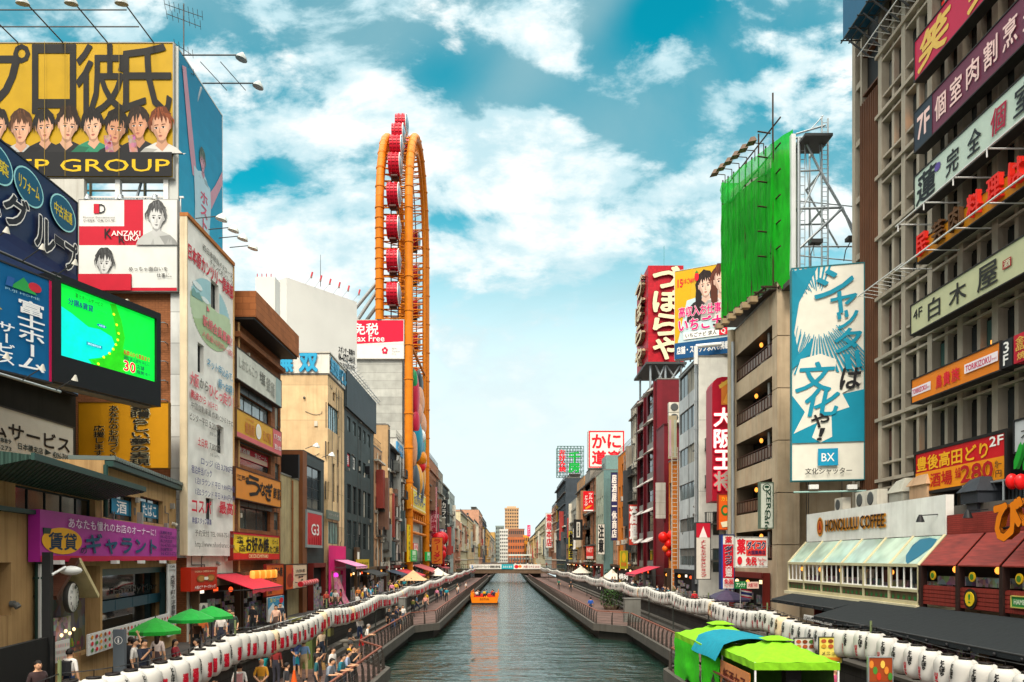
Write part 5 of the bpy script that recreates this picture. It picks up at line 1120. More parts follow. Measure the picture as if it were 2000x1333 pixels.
# ================================================================ three small houses before the tower
FBW={}
def far_bld(name,label,side,px0,px1,ytop,col,seed,X=16,D=14,z0=ZT,fl=3.1,cw_=2.4,ww_=1.3,wh_=1.5,kind='wall',clut=True,endw=True,cl=2,simple=False,gcol=None,ends=None,k=None,fm=None,roof=None):
 g=random.Random(seed);Xs=X*side;Xs+=side*g.choice((0,0,.5,-.4,.9))if abs(FOC*Xs/(px0-VX))>215 else 0
 ya,yb_=sorted((FOC*Xs/(px0-VX),FOC*Xs/(px1-VX)));z1=ZY(ytop,ya);Wd=yb_-ya-.06;H=z1-z0
 m=M(col,kind,.8,**(k or{}));nf=max(1,int((H-3.6)/fl));nc=max(1,int((Wd-.6)/cw_));sp=(Wd-.4)/nc
 wins=[];style=g.choice((0,1,1,2))
 cols=g.choice((1,2,2));fmm=fm or M(g.choice(['#2c2e2e','#6a6c6a','#b0aea6','#4a3c30']),rough=.5)
 for j in range(nf):
  v=3.9+j*fl
  for i in range(nc):
   if g.random()<.06:continue
   u=.2+sp*i+(sp-ww_)/2
   if nc*nf>70 and i%2:continue
   wins.append((u,v,u+ww_,v+wh_,dict(cols=cols,gm=g.choice(GLASS),fm=fmm,cur=g.choice((0,0,1,2,3)))))
 ew=[]
 if endw:
  for j in range(nf):
   if g.random()<.5:u=D*.5 if side<0 else D*.25;ew.append((u,3.9+j*fl,u+1.2,3.9+j*fl+1.2,dict(cols=1,gm=g.choice(GLASS),fm=fmm,cur=0)))
 b=Bld(name,label,side,Xs,ya,yb_-.06,z0,z1,D,m,ends,wins=wins,ewins=ew)
 for i in range(cl):
  u=g.uniform(.3,max(.4,b.W-.6));pipe(b.root,b.fr,u,1,H-.6,.07,M(g.choice(['#8d8a80','#5a5a58','#b8b4a4']),'wall'),.1)
 for i in range(cl*2):
  if b.W>2:ac_unit(b.root,b.fr,g.uniform(.2,b.W-1.3),3.9+fl*g.randrange(max(1,nf))-.85,1.0)
 if ya<205 and H>8:
  n_=max(1,int(b.W/6));
  for i in range(n_):shopfront(b.root,b.fr,b.W*i/n_+.2,b.W*(i+1)/n_-.2,2.8,lamps=2,rng=g)
 rr=roof if roof is not None else g.choice((0,1,2,3))
 if b.W>2.5:
  a=MB();fx=b.fr
  if rr in(1,3):a.fbox(fx,b.W*.2,H-.28,-5,b.W*.7,H+2.2,-2,M('#8a8880','wall'));a.fbox(fx,b.W*.16,H+2.2,-5.2,b.W*.74,H+2.35,-1.8,M('#77756f'));a.build('stair_house',b.root)
  if rr in(2,3):a=MB();p=fx.pt(b.W*.5,H-.25,-3.5);a.lathe(p,[(.9,.5),(.95,1.8),(.85,2.0)],M('#b8b8ae','wall'),12);a.lathe(p,[(.7,0),(.7,.5)],DSTEEL,8);a.build('water_tank',b.root)
  a=MB()
  for uu in[q*.8 for q in range(int(b.W/.8)+1)]:a.tube(fx.pt(uu,H+.1,-.1),fx.pt(uu,H+1.1,-.1),.02,DSTEEL,4)
  for q in(.55,1.1):a.tube(fx.pt(0,H+q,-.1),fx.pt(b.W,H+q,-.1),.025,DSTEEL,4)
  if g.random()<.7:a.build('roof_railing',b.root)
 if ya>90 and clut:
  for j in range(nf+1):
   if g.random()<.75:a=MB();v=3.4+j*fl;a.fbox(b.fr,0,v,.004,b.W,v+g.uniform(.12,.4),g.uniform(.15,.7),M(g.choice([col,'#8d8a80','#c4bfae','#5a5650']),'wall'));a.build('ledge',b.root)
  for q in range(2+int(b.W/9)):
   u=g.uniform(0,max(.1,b.W-1.6));v=g.uniform(3.5,max(3.6,H*.6));a=MB();a.fbox(b.fr,u,v,.006,u+g.uniform(.5,1.5),min(H-.3,v+g.uniform(2,9)),g.uniform(.5,1.3),M(g.choice([col,col,'#3a3c3e','#b0a998','#7a5a4a','#8a8c86','#8a3a30','#4a5a5c']if ya<150 else[col,col,'#4a4c4e','#c8c2b2','#b8ae98','#9aa09a','#a08438','#a8403a','#8a6a54']),'wall'));a.build('bay',b.root)
  if H>10 and b.W>4:
   for q in range(2):u=g.uniform(.2,b.W-3);balcony(b.root,b.fr,u,u+g.uniform(1.6,2.8),3.8+fl*g.randrange(nf),.9)
 return b
b=far_bld('pinkish_house','narrow pinkish beige house right after the slate building',-1,731,746,872,'#b08a68',3,cl=2)
b=far_bld('white_house','low white house with a fat pale duct beside the pinkish house',-1,746.5,757,1010,'#b9bab2',4,cl=1)
mb=MB();pm_=M('#cfcbb8','wall',.5,dirt=.3);y0_=b.Y0;mb.path([(-15.7,y0_+2,2.2),(-15.7,y0_+2,11.5),(-15.75,y0_+2.4,12.3),(-16.6,y0_+3,12.6)],.38,pm_,12);mb.build('duct',b.root)
for v in(5.2,8.2):balcony(b.root,b.fr,.3,2.3,v,.8)
b=far_bld('tan_house','taller tan block with rooftop glass behind the white house',-1,757.2,761.5,830,'#b09068',5,D=6,endw=False)
b=far_bld('black_white_house','narrow house with black lower front and white upper corner',-1,762,775,868,'#26292b',6,fm=M('#b8b8b2'),endw=False)
b=far_bld('white_brown_house','white banded house with brown windows against the orange tower leg',-1,775.3,789,856,'#c4c3bb',8,wh_=2.2,ww_=2.2,cw_=2.8,endw=False)
def blue_b(d):d.text('ビジネス',.1,.3,.9,.7,WHT,.03,res=1)
sign('shop_sign','small blue strip sign on the white banded house roof',left(-15.9),(776,862,788,885),M('#3a8ab8'),blue_b,depth=.2)
awning('navy awning over the stalls before the white house',left(-16),97,104,4.9,4.2,2.4,M('#22334a','cloth'))
# ================================================================ discount store with the oval wheel
pg=M('#a9aaa2','panel',.6,w=40.0,h=1.25,mo=.03,mc=.6,dirt=.2)
ST=Bld('tower_store','tall pale grey panelled store the orange oval wheel stands against',-1,-16.4,118.6,146,ZT,37.4,14,M('#8a8a84','panel',.6,w=2.5,h=1.25,mo=.02),pg)
mb=MB();mb.box(-30.4,122,37.5,-20.6,146,42.5,M('#a9aaa2','panel',.6,w=40,h=1.25,mo=.03));mb.build('roof_block',ST.root)
def tax(d):
 d.rect(0,0,1,.63,M('#d40a34'));d.poly([(0,.63),(1,.56),(1,.63)],M('#d8d6d0'));d.text('免税',.0,.08,.5,.38,WHT,.03);d.text('Tax Free',-.03,.4,.62,.56,WHT,.02)
 for i in range(5):a=rad(90+72*i);d.ell(.63+.045*math.cos(a)*.8,.8-.06*math.sin(a),.03,.04,M('#c01c40'),10)
 d.ell(.63,.8,.02,.03,WHT,8);d.text('Japan.',.77,.72,.88,.77,M('#8a8a88'),0,res=1);d.text('Tax-free',.77,.8,.93,.84,M('#8a8a88'),0,res=1);d.text('Shop',.77,.87,.86,.91,M('#8a8a88'),0,res=1)
sign('roof_sign','red and white tax free sign with a blossom mark beside the orange tower',front(118.2),(690,626,788,700),M('#d8d6d0',rough=.5),tax,depth=.6,edge=M('#b8b6ae'),ew=.12)
ora=M('#cf7608','wall',.5,dirt=.25);ored=M('#c2142c',rough=.4);ogl=M('#7d98a4','glass',.08)
W_X0,W_X1=-15.4,-19.9
WY,WA,ZTOP,ZS,ZB=131.0,12.3,76.8,60.5,22.0
wh_=root('ferris_wheel','tall orange oval ferris wheel tower with red drum gondolas','ferris wheel',(-16,WY,ZT))
def oval(a,s0=0.0,zb=ZB,n=30):
 aa,zc=WA-s0,ZTOP-ZS-s0;pts=[(WY-aa,zb)]
 k=22
 pts=[(WY-aa,zb+(ZS-zb)*i/k)for i in range(k)]
 pts+=[(WY-aa*math.cos(math.pi*i/n),ZS+zc*math.sin(math.pi*i/n))for i in range(n+1)]
 pts+=[(WY+aa,ZS-(ZS-zb)*i/k)for i in range(1,k+1)]
 return pts
for X,zb in((W_X0,ZT),(W_X1,43.2)):
 mb=MB();o1=oval(X,0,zb);mb.path([(X,y,z)for y,z in o1],.66,ora,10)
 for y,z in o1[::2]:mb.tube((X,y,z-.09),(X,y,z+.09),.76,ora,10)
 mb.build('outer_ring',wh_)
 mb=MB();zi=max(zb,20);o2=oval(X,2.3,zi);o1i=oval(X,0,zi);mb.path([(X,y,z)for y,z in o2],.26,ora,6)
 for i,(p,q)in enumerate(zip(o1i,o2)):
  mb.tube((X,*p),(X,*q),.1,ora,4)
  if i+1<len(o2):mb.tube((X,*(p if i%2 else q)),(X,*(o2[i+1]if i%2 else o1i[i+1])),.09,ora,4)
 for i in range(len(o2)-1):
  p,q=[Vector((X,*a_))for a_ in(o1i[i],o2[i])];r_=(p+q)/2;p2,q2=[Vector((X,*a_))for a_ in(o1i[i+1],o2[i+1])];s_=(p2+q2)/2;mb.tube(p,s_,.07,ora,4);mb.tube(q,s_,.07,ora,4);mb.tube(r_,s_,.08,ora,4)
 mb.build('lattice',wh_)
mb=MB();oa=oval(0,.0,37);ob=oval(0,2.3,37)
for i,(p,q)in enumerate(zip(oa,ob)):
 if i<1:continue
 mb.tube((W_X0,*q),(W_X1,*q),.12,ora,5)
 if i%1==0 and i+1<len(oa):mb.tube((W_X0,*q),(W_X1,*ob[i+1]),.08,ora,4)
 if i%2==0:mb.tube((W_X0,*p),(W_X1,*p),.12,ora,5)
mb.build('cross_brace',wh_)
mb=MB();rd=M('#4a2a22',rough=.5,metal=.3)
for dxx in(-.55,.55):
 mb.path([(-17.65+dxx,y,z)for y,z in oval(0,.5,40)],.1,rd,5)
for(y,z)in oval(0,.5,40)[1::1]:mb.tube((-18.2,y,z),(-17.1,y,z),.06,rd,4)
mb.build('track',wh_)
def gondola_data():
 a=MB();r0,n=1.75,22;w=.85;pts=[]
 for i in range(n):
  t0,t1=2*math.pi*i/n,2*math.pi*(i+.5)/n
  for(ta,tb,rr)in((t0,t1,r0),(t1,2*math.pi*(i+1)/n,r0*.95)):
   a.mesh([(-w,rr*math.cos(ta),rr*math.sin(ta)),(w,rr*math.cos(ta),rr*math.sin(ta)),(w,rr*math.cos(tb),rr*math.sin(tb)),(-w,rr*math.cos(tb),rr*math.sin(tb))],[(0,1,2,3)],ored)
 a.lathe((0,0,0),[(1.68,-w),(.2,-w-.1)],ored,n,ax=Vector((1,0,0)))
 for x in(-w*.4,w*.35):a.lathe((0,0,0),[(1.74,x-.07),(1.83,x-.07),(1.83,x+.07),(1.74,x+.07)],ored,n,ax=Vector((1,0,0)),caps=False)
 g=MB();g.lathe((0,0,0),[(1.6,w+.02),(1.2,w+.22),(.6,w+.34),(.02,w+.38)],ogl,n,ax=Vector((1,0,0)),caps=False)
 t=MB();t.lathe((0,0,0),[(1.66,w),(1.8,w),(1.8,w+.08),(1.66,w+.08),(1.66,w)],WHT,n,ax=Vector((1,0,0)),caps=False)
 h=MB();h.box(-.6,-.15,-2.2,.6,.15,-1.7,rd);h.box(-.5,-.9,-2.05,.5,.9,-1.85,rd)
 return a.data('gondola'),g.data('window'),t.data('rim'),h.data('carriage')
gd=gondola_data()
def gondola(y,z,rot=0):
 m=Matrix.Translation((-17.65,y,z))@Matrix.Rotation(rot,4,'X');o=link('gondola',gd[0],wh_,m)
 for nm,dd in(('window',gd[1]),('rim',gd[2]),('carriage',gd[3])):c=bpy.data.objects.new(nm,dd);COL.objects.link(c);c.parent=o
yn=WY-WA-1.0
for z in(46.6,51.7,56.8,61.9):gondola(yn+(.2 if z>60 else 0),z+.2)
gondola(yn+1.6,67.4,0);gondola(yn+5.2,74.0,0);gondola(yn+9.0,77.7,0);gondola(WY+2.6,77.9);gondola(yn+3.2,71.0)
for k in range(7):gondola(WY+WA+.6,27.5+6.4*k)
mb=MB();gs=M('#8f9290',rough=.4,metal=.3)
for a,b_ in(((-25.2,119.5,43.5),(-20,119.5,49.8)),((-24.0,119.5,42.6),(-20,119.5,48.6)),((-23.4,121,42.4),(-20,119.5,46.2)),((-25.2,119.5,43.5),(-27.8,119.5,45.6))):mb.tube(a,b_,.28,gs,8)
for i in range(9):mb.tube((-24.6,119+i*.4,42.6),(-20,119+i*.4,42.6),.09,gs,4)
mb.ball((-24.3,119.5,43.4),.6,.6,.6,gs,8,6);mb.build('support_strut',wh_)
rf=root('relief_sculpture','bulging inflated relief of many colours fixed between the orange tower legs','sculpture',(-15.2,WY,20))
blobs=[('#c9926e',0,33.0,2.6,3.0,1.5),('#c78a68',-1.8,30.6,2.4,2.2,1.4),('#cf9a78',2.6,29.6,2.5,2.4,1.6),('#23262a',.6,36.2,2.6,2.2,1.1),('#b81c3c',-4.4,33.0,1.9,4.2,1.1),('#b81c3c',-4.6,28.5,1.6,2.6,1.2),('#0e7a94',-3.0,26.0,3.1,3.6,1.6),('#0e7a94',.2,25.5,2.6,3.0,1.5),('#dcdcd4',-.6,27.0,1.5,1.5,1.9),('#e08a14',.6,23.5,2.6,1.5,2.0),('#d4202a',1.0,22.2,1.7,1.4,1.7),('#1f8a4a',4.6,26.6,1.6,3.0,1.2),('#d8941a',-2.2,19.4,2.8,2.8,1.5),('#d8941a',3.9,20.5,2.2,3.4,1.2),('#3b4248',-4.6,18.6,2.3,3.4,1.2),('#3b4248',1.4,18.2,2.8,3.2,1.2),('#c9926e',4.6,23.2,1.5,1.6,1.4),('#c9926e',-5.6,24.2,.9,3.0,.8),('#1f8a4a',-5.4,35.4,1.0,1.8,.8)]
for c,dy_,z,ry_,rz_,rx_ in blobs:
 a=MB();a.ball((-15.45,WY+dy_,z),rx_*.75,ry_,rz_,M(c,rough=.35),18,12);a.build('bulge',rf)
mb=MB();mb.box(-16.2,WY-7,15.5,-15.5,WY+7,37.5,M('#6a5a40'));mb.build('backing',rf)
def ebi(d):
 for i in range(16):d.ell(.03+.06*i,.08,.025,.035,WHT,8);d.ell(.03+.06*i,.92,.025,.035,WHT,8)
 d.text('えびすタワー',.14,.25,.88,.78,M('#1a4a7a'),.05,ol=WHT,olw=.03)
sign('tower_sign','bright yellow sign with blue lettering between the orange tower legs',left(-14.9),(803,950,831,990),M('#e0c814',rough=.4),ebi,depth=.6,edge=M('#d88a14'),ew=.3)
mb=MB()
for z in(10.5,12.5,14.5,40):mb.tube((-15.4,WY-WA,z),(-15.4,WY+WA,z),.25,ora,6)
for i in range(8):mb.tube((-15.4,WY-WA+3*i,14.5),(-15.4,WY-WA+3*i+1.5,12.5),.12,ora,4);mb.tube((-15.4,WY-WA+3*i+1.5,12.5),(-15.4,WY-WA+3*i+3,14.5),.12,ora,4)
mb.build('lower_girder',wh_)
mb=MB();mb.lathe((-16.3,WY,11.5),[(5.6,0),(5.6,.4),(5.0,.5)],M('#a8a69c','wall'),28,ax=Vector((1,0,0)));mb.build('round_porch',ST.root)
for i,px in enumerate(((803,1074,814,1097),(833,1078,841,1096))):
 def gi(d):d.rect(.2,.08,.8,.45,M('#c8e8c0'));d.text('お土産',.15,.5,.85,.66,WHT,.04,res=1);d.text('免税',.2,.72,.8,.92,WHT,.04,res=1)
 sign('shop_sign',('green lit sign at the near foot of the orange tower','green lit sign at the far foot of the orange tower')[i],left(-14.6),px,M('#12923a','lit',.5,e=.3),gi,depth=.3)
def vd(d):d.vtext('ドン・キホーテ',.15,.02,.85,.98,M('#1a1a1a'),.04,res=1)
sign('shop_sign','slim yellow upright sign on the near orange tower leg',left(-14.7),(797.5,1025,801.5,1098),M('#e0c010'),vd,depth=.2)
def on(d):d.text('ON',.1,.15,.9,.85,M('#d83a2a'),.06,res=1)
sign('shop_sign','small red and white sign above the green ones',left(-14.8),(808,1062,816,1075),M('#e8d8d0'),on,depth=.2,edge=RED)
shopfront(ST.root,ST.fr,3,12,3.2,lamps=5);shopfront(ST.root,ST.fr,13,24,3.2,lamps=5)
awning('faded red awning at the foot of the orange tower',left(-15.2),120,134,5.3,4.2,3.2,M('#a83a3a','cloth'));awning('bright red awning low at the tower foot, before the faded one',left(-15.6),106,117,4.7,3.8,3.0,M('#c4182a','cloth'))
# ================================================================ left row up to and beyond the bridge
fl=[('brown_block','tall pinkish brown block right behind the orange tower',838,856,893,'#9c6a4e',21,{}),('grey_block','slim grey block with dark signs past the brown block',856.3,865,918,'#8a8478',22,{}),('balcony_block','cluttered block with dark balconies near the bridge',865.3,875.5,944,'#4e524e',23,{}),('teal_roofed_block','pale block with teal roof frame just past the bridge',878,888,960,'#9aa49e',24,{}),('salmon_block','salmon coloured block beyond the bridge',888.3,899,1013,'#b8876e',25,{}),('cream_block','cream block with a roof board beyond the bridge',899.3,914,1000,'#c2b896',26,{}),('sand_block','sand coloured block beyond the cream one',914.3,926,1012,'#c8b088',27,{}),('arched_block','pale block with rounded bays far along the left bank',926.3,935,1018,'#b8b09a',28,{}),('pink_tower_block','tall pink brown tower far along the left bank',935.2,942,996,'#b88a70',29,{}),('striped_block','dark and white striped tower far along the left bank',942.2,950,1012,'#3a4250',30,{}),('yellow_block','low yellowish block far along the left bank',950.2,958,1034,'#cfa05a',31,{}),('white_block','white block at the end of the left bank',958.2,966,1046,'#c6c2b4',32,{}),('ochre_block','ochre block at the very end of the left bank',966.2,975,1040,'#c29a5a',33,{})]
for nm,lb,a,b_,yt,c,sd_,kw in fl:far_bld(nm,lb,-1,a,b_,yt,c,sd_,cl=1 if b_<880 else 0,**kw)
RP=random.Random(77)
def blade(label,side,Yp,X,z0,z1,w,col,txt,tc,group=None,dep=.25):
 f=front(Yp,X if side<0 else X-w,z0)
 def it(d):d.vtext(txt,.12,.03,.88,.97,tc,.05,res=1)
 return sign('blade_sign',label,f,None,M(col,rough=.5),it,depth=dep,edge=DSTEEL,ew=.05,WH=(f,w,z1-z0))
blade('tall white and pink upright sign on the brown block',-1,158,-16,9,21,1.3,'#d89aa0','居酒屋お好み焼道頓堀',M('#a01c34'))
blade('black upright sign on the grey block near the bridge',-1,182,-16,8,20,1.4,'#222426','カラオケ歌広場',M('#c8c8c0'))
blade('orange upright sign near the red dragon decor',-1,156,-15.6,5.2,10.5,2.2,'#d8762a','ラーメン',M('#b81c1c'))
blade('magenta upright sign on the brown block',-1,165,-15.8,9,16,.9,'#b81c5a','バーラウンジ',WHT)
blade('purple neon upright sign before the bridge',-1,176,-15.7,10,13,1.0,'#6a4ab0','酒場',WHT)
rt=root('dragon_decor','big red ball shaped decorations over the restaurant at the bridge','decoration',(-14.5,166,4));
for(y,z,r_)in((158,10.2,1.4),(160,8.5,1.1),(165,10.6,1.5),(162,7.0,1.3),(167,8.2,1.0)):
 a=MB();a.ball((-14.4,y,z),r_,r_,r_,M('#c4161e',rough=.35),12,8);a.build('ball',rt)
a=MB();a.path([(-14.4,156,7),(-14.2,160,5.8),(-14.2,164,6.4),(-14.3,168,4.6)],.45,M('#b8141c'),8);a.build('stem',rt)
awning('dark red awning beside the bridge steps',left(-15.9),158,172,4.9,4.2,3,M('#9a1c24','cloth'))
# ================================================================ right bank: concrete grid building
concr=M('#a79c8a','wall',.8,dirt=.5);XG,YG=18.0,37.4;GH=36.0
GF=right(XG,YG,0);GW=YG-12
gb=root('grid_office_building','tall office building with a concrete grid facade hung with floor after floor of restaurant signs','building',(XG,25,ZT))
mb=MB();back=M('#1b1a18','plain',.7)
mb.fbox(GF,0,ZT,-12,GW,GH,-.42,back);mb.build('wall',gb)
mb=MB();i=0;u=0
while u<GW:
 w=.36 if i%2==0 else.22;mb.fbox(GF,u,ZT,-.41,u+w,GH,0 if i%2==0 else-.12,concr);u+=1.1;i+=1
mb.build('concrete_fin',gb)
lv=[7.1+2.95*k for k in range(10)]
for z in lv:
 mb=MB();mb.fbox(GF,-.15,z,-.4,GW,z+.16,.1,concr);mb.fbox(GF,0,z-.36,-.4,GW,z-.26,-.02,concr);mb.fbox(GF,0,z+.85,-.4,4.2,z+.95,-.05,concr);mb.build('ledge',gb)
g=random.Random(5)
for z in lv:
 for i in range(0,23):
  u0,u1=(.37 if i%2==0 else.23)+1.1*i,1.09+1.1*i
  a=MB();m=g.choice([GLASS[0],GLASS[3],GLASS[3],GLASS[1]]);a.fbox(GF,u0,z+.96,-.415,u1,z+2.5,-.36,m);a.fbox(GF,u0,z+.17,-.415,u1,z+.84,-.36,m)
  if g.random()<.14:a.fbox(GF,u0+.05,z+1.2,-.355,u1-.1,z+2.45,-.345,g.choice([CURT[1],M('#4a2a20','cloth'),M('#3f5f58')]))
  if u0<12:a.build('window',gb)
  else:a.build('window',gb)
for(i,k,c)in((1,6,0),(2,6,0),(3,6,0),(1,7,2),(4,7,2),(7,2,0),(3,1,0),(9,8,2),(11,8,2),(13,8,2),(8,8,2),(6,7,2)):
 a=MB();u=.55+1.1*i;z=lv[k]+1.1
 a.fbox(GF,u,z,-.345,u+.4,z+(.55 if c==0 else 1.0),-.3,LAMPS[0]if c==0 else M('#c0281a','lit',.6,e=.35));a.build('lamp',gb)
for k in(4,8):
 a=MB();z=lv[k]+.1
 for q in range(10):u=-.2+q*.42;a.tube(GF.pt(u,z+.1,.1),GF.pt(u,z+.22,.85),.018,WMETAL,4)
 a.tube(GF.pt(-.3,z+.22,.85),GF.pt(4.0,z+.22,.85),.03,WMETAL,5);a.build('ledge_rail',gb)
lb=root('louvre_bay','narrow bay of brown vertical louvres at the far corner of the grid building','building',(18.2,38.6,ZT))
LF=right(18.1,40.3,0);mb=MB();mb.fbox(LF,0,ZT,-10,2.88,GH,-.3,M('#242220','wall'));mb.build('wall',lb)
mb=MB();lm=M('#6a4630','wall',.6,dirt=.4)
for i in range(10):u=1.0+.19*i;mb.fbox(LF,u,7,-.28,u+.06,29.5,.12,lm)
for z in range(8,34,2):mb.fbox(LF,.95,z,-.3,2.8,z+.07,-.05,lm)
mb.build('louvre',lb);mb=MB();mb.fbox(LF,-.1,ZT,-.4,.25,GH,.02,concr);mb.fbox(LF,.8,ZT,-.3,.95,GH,0,concr)
for z in lv:mb.fbox(LF,.25,z,-.3,.8,z+.3,-.02,concr)
mb.build('pillar',lb)
mb=MB();mb.fbox(GF,-1.4,32.6,.2,16,39,1.1,M('#1d5878',rough=.45));r2=root('roof_board','dark blue roof board high at the top corner of the grid building','billboard',GF.pt(0,32.6,.5));mb.build('panel',r2)
mb=MB()
for q in range(12):u=-1.2+q*.9;mb.tube(GF.pt(u,32.5,1.0),GF.pt(u+.5,31.2,0),.05,DSTEEL,5);mb.tube(GF.pt(u,32.4,.3),GF.pt(u,32.4,1.3),.04,DSTEEL,4)
for n_ in(.4,.8,1.2):mb.tube(GF.pt(-1.4,32.4,n_),GF.pt(9,32.4,n_),.04,DSTEEL,5)
mb.build('support_frame',r2)
SG=lambda n:GF.off(n)
def gsign(label,y0,y1,m,items,W=11.5,n=1.0,px=1787,u1=None,edge=M('#2a2624'),lit=0):
 f=GF.off(n);ua,va=f.uv(px,y0);_,vb=f.uv(px,y1)
 return sign('shop_sign',label,None,None,m,items,depth=.45,edge=edge,ew=.05,WH=(f.at(ua,vb),W if u1 is None else u1-ua,va-vb))
YL=M('#d8b050',rough=.5)
def s_wara(d):
 for i in range(3):d.text('笑',.02+.3*i,.1,.2+.3*i,.92,YL,.07,sh=.25)
gsign('long crimson sign with huge yellow brushed characters, topmost on the grid building',83,159,M('#b8123c',rough=.4),s_wara,px=1787)
def s_7f(d):
 d.rect(0,0,.115,1,M('#2c3640'));pk=M('#e8c4bc');d.text('7F',.02,.22,.098,.78,pk,.05)
 for i,c in enumerate('個室肉割烹豊後酒房'):d.text(c,.135+.092*i,.22,.2+.092*i,.78,pk,.03)
gsign('long maroon sign starting with 7F in a dark block',222,298,M('#6a2c40',rough=.4),s_7f)
def s_lotus(d):
 d.text('蓮',.01,.1,.13,.9,BLK,.04,sh=.15);d.ell(.15,.3,.02,.12,M('#5a4a90'),8);d.text('完',.2,.2,.27,.82,BLK,.03,sh=.1);d.text('全',.32,.2,.39,.8,BLK,.03,sh=.1);d.text('個',.44,.18,.51,.8,M('#a01c3a'),.03,sh=.1);d.text('室',.55,.18,.64,.82,BLK,.03,sh=.1)
 for i,c in enumerate('居酒屋'):d.text(c,.68+.11*i,.15,.77+.11*i,.85,BLK,.03,sh=.1)
gsign('long pale green sign with brushed black characters and one red one',347,414,M('#b9c8b8',rough=.4),s_lotus)
rt2,f,W,H=gsign('amber sign with raised red characters behind a thin white rail',478,514,M('#c07c10','wall',.5,dirt=.3),None,W=10.5,px=1792)
d=Draw(f,W,H,.05);rl=M('#d42a1e','lit',.5,e=.12);dkb=M('#5a3a1c')
for i,(c,m)in enumerate((('民',rl),('芸',dkb),('肉',dkb),('料',rl),('理',rl),('は',rl),('や',rl),('し',rl))):d.text(c,.02+.112*i,-.28,.088+.112*i,.8,m,.035,thick=.12)
d.done(rt2);mb=MB();
for v in(-.1,H+1.0):mb.tube(f.pt(-.6,v,.6),f.pt(W,v,.6),.035,WMETAL,5)
for q in range(6):u=-.4+q*2;mb.tube(f.pt(u,H+1.0,.6),f.pt(u,H+1.0,-.8),.03,WMETAL,4);mb.tube(f.pt(u,H+.7,.6),f.pt(u,H+1.0,.6),.03,WMETAL,4);mb.tube(f.pt(u,-.1,.6),f.pt(u,-.1,-.8),.03,WMETAL,4)
mb.build('rail',rt2)
def s_4f(d):
 K_=M('#2a2a26');d.text('4F',.015,.22,.075,.55,K_,.03);d.text('白',.115,.18,.19,.86,K_,.03);d.text('木',.245,.18,.34,.84,K_,.03);d.text('屋',.40,.16,.5,.86,K_,.03);r_=M('#a02a2a');d.rect(.525,.36,.565,.62,r_);d.text('酒',.53,.39,.56,.59,M('#cfd0b0'),.03,res=1)
gsign('long pale yellow green sign reading 4F with three bold characters',599,654,M('#b9ba92',rough=.45),s_4f,px=1780)
def s_tori(d):
 P_=M('#c81c54');w=M('#e8dce0');d.rect(0,.36,.25,.72,w);d.text('TORIKIZOKU',.01,.43,.2,.64,P_,.04);d.text('INC',.205,.54,.24,.6,P_,.02,res=1);d.text('鳥',.32,.26,.39,.8,RED,.04);d.text('貴',.41,.26,.49,.8,RED,.04);d.text('族',.51,.26,.6,.8,RED,.04);d.rect(.655,.3,.995,.66,w);d.text('TORIKIZOKU',.67,.37,.93,.6,P_,.04);d.text('INC',.94,.5,.985,.56,P_,.02,res=1)
f17=GF.off(1.0);uA=f17 .uv(1781.5,760)[0];uB=f17 .uv(1953,700)[0];uC=f17 .uv(1977,690)[0]
gsign('orange grilled chicken sign with white name panels',744,788,M('#e07c0c',rough=.4),s_tori,px=1781.5,u1=uB)
va,vb=f17 .uv(1781.5,744)[1],f17 .uv(1781.5,788)[1]
def s_3f(d):d.text('3',.25,.1,.75,.48,WHT,.05);d.text('F',.25,.55,.7,.92,WHT,.05)
sign('shop_sign','dark block reading 3F between the orange and the red sign',None,None,M('#2a2a2c'),s_3f,depth=.45,WH=(f17 .at(uB+.08,vb),uC-uB-.1,va-vb))
def s_all(d):d.vtext('全品',.03,.1,.16,.6,YL,.04);d.text('298円',.2,.1,.6,.6,YL,.05);d.text('焼鳥',.06,.66,.3,.92,YL,.03)
sign('shop_sign','red sign with yellow characters right of the 3F block',None,None,M('#b8102a',rough=.4),s_all,depth=.45,WH=(f17 .at(uC+.08,vb),3.5,va-vb))
def s_2f(d):
 o=M('#e08a10');d.rect(0,.5,1,1,o);y_=M('#e8a81c');d.text('豊後高田どり',.02,.1,.84,.46,y_,.05);d.text('2F',.86,.03,.99,.24,WHT,.05);d.text('酒場',.2,.58,.46,.92,M('#b81c14'),.04);d.poly([(.02,.6),(.05,.6),(.09,.76),(.15,.58),(.17,.62),(.15,.82),(.1,.92),(.05,.86)],M('#b81c14'));d.text('全品',.5,.56,.56,.8,M('#b81c14'),.04,res=1);d.text('280',.57,.55,.9,.94,M('#a8141c'),.07,ol=M('#e8a81c'),olw=.03);d.text('均一',.92,.58,.985,.75,BLK,.02,res=1);d.text('円',.93,.8,.985,.95,BLK,.02,res=1)
uA2=GF.off(1.3).uv(1789,900)[0];uB2=GF.off(1.3).uv(1963,850)[0];f13=GF.off(1.3);va,vb=f13 .uv(1789,889)[1],f13 .uv(1789,963)[1]
sign('shop_sign','red over orange sign reading 2F with a large 280 price',None,None,M('#c4101c',rough=.4),s_2f,depth=.9,edge=M('#1c1a18'),ew=.12,WH=(f13 .at(uA2,vb),uB2-uA2,va-vb))
def s_os(d):d.text('大阪',.1,.25,.5,.6,BLK,.02);d.text('OKINI',.35,.68,.6,.8,BLK,0,res=1);d.text('大起寿司',.55,.25,.98,.6,BLK,.02)
sign('shop_sign','light grey sign with thin black characters at the right edge',None,None,M('#b4b6b8',rough=.5),s_os,depth=.4,edge=BLK,WH=(f13 .at(uB2+.5,f13 .uv(1975,885)[1]),3.2,1.0))
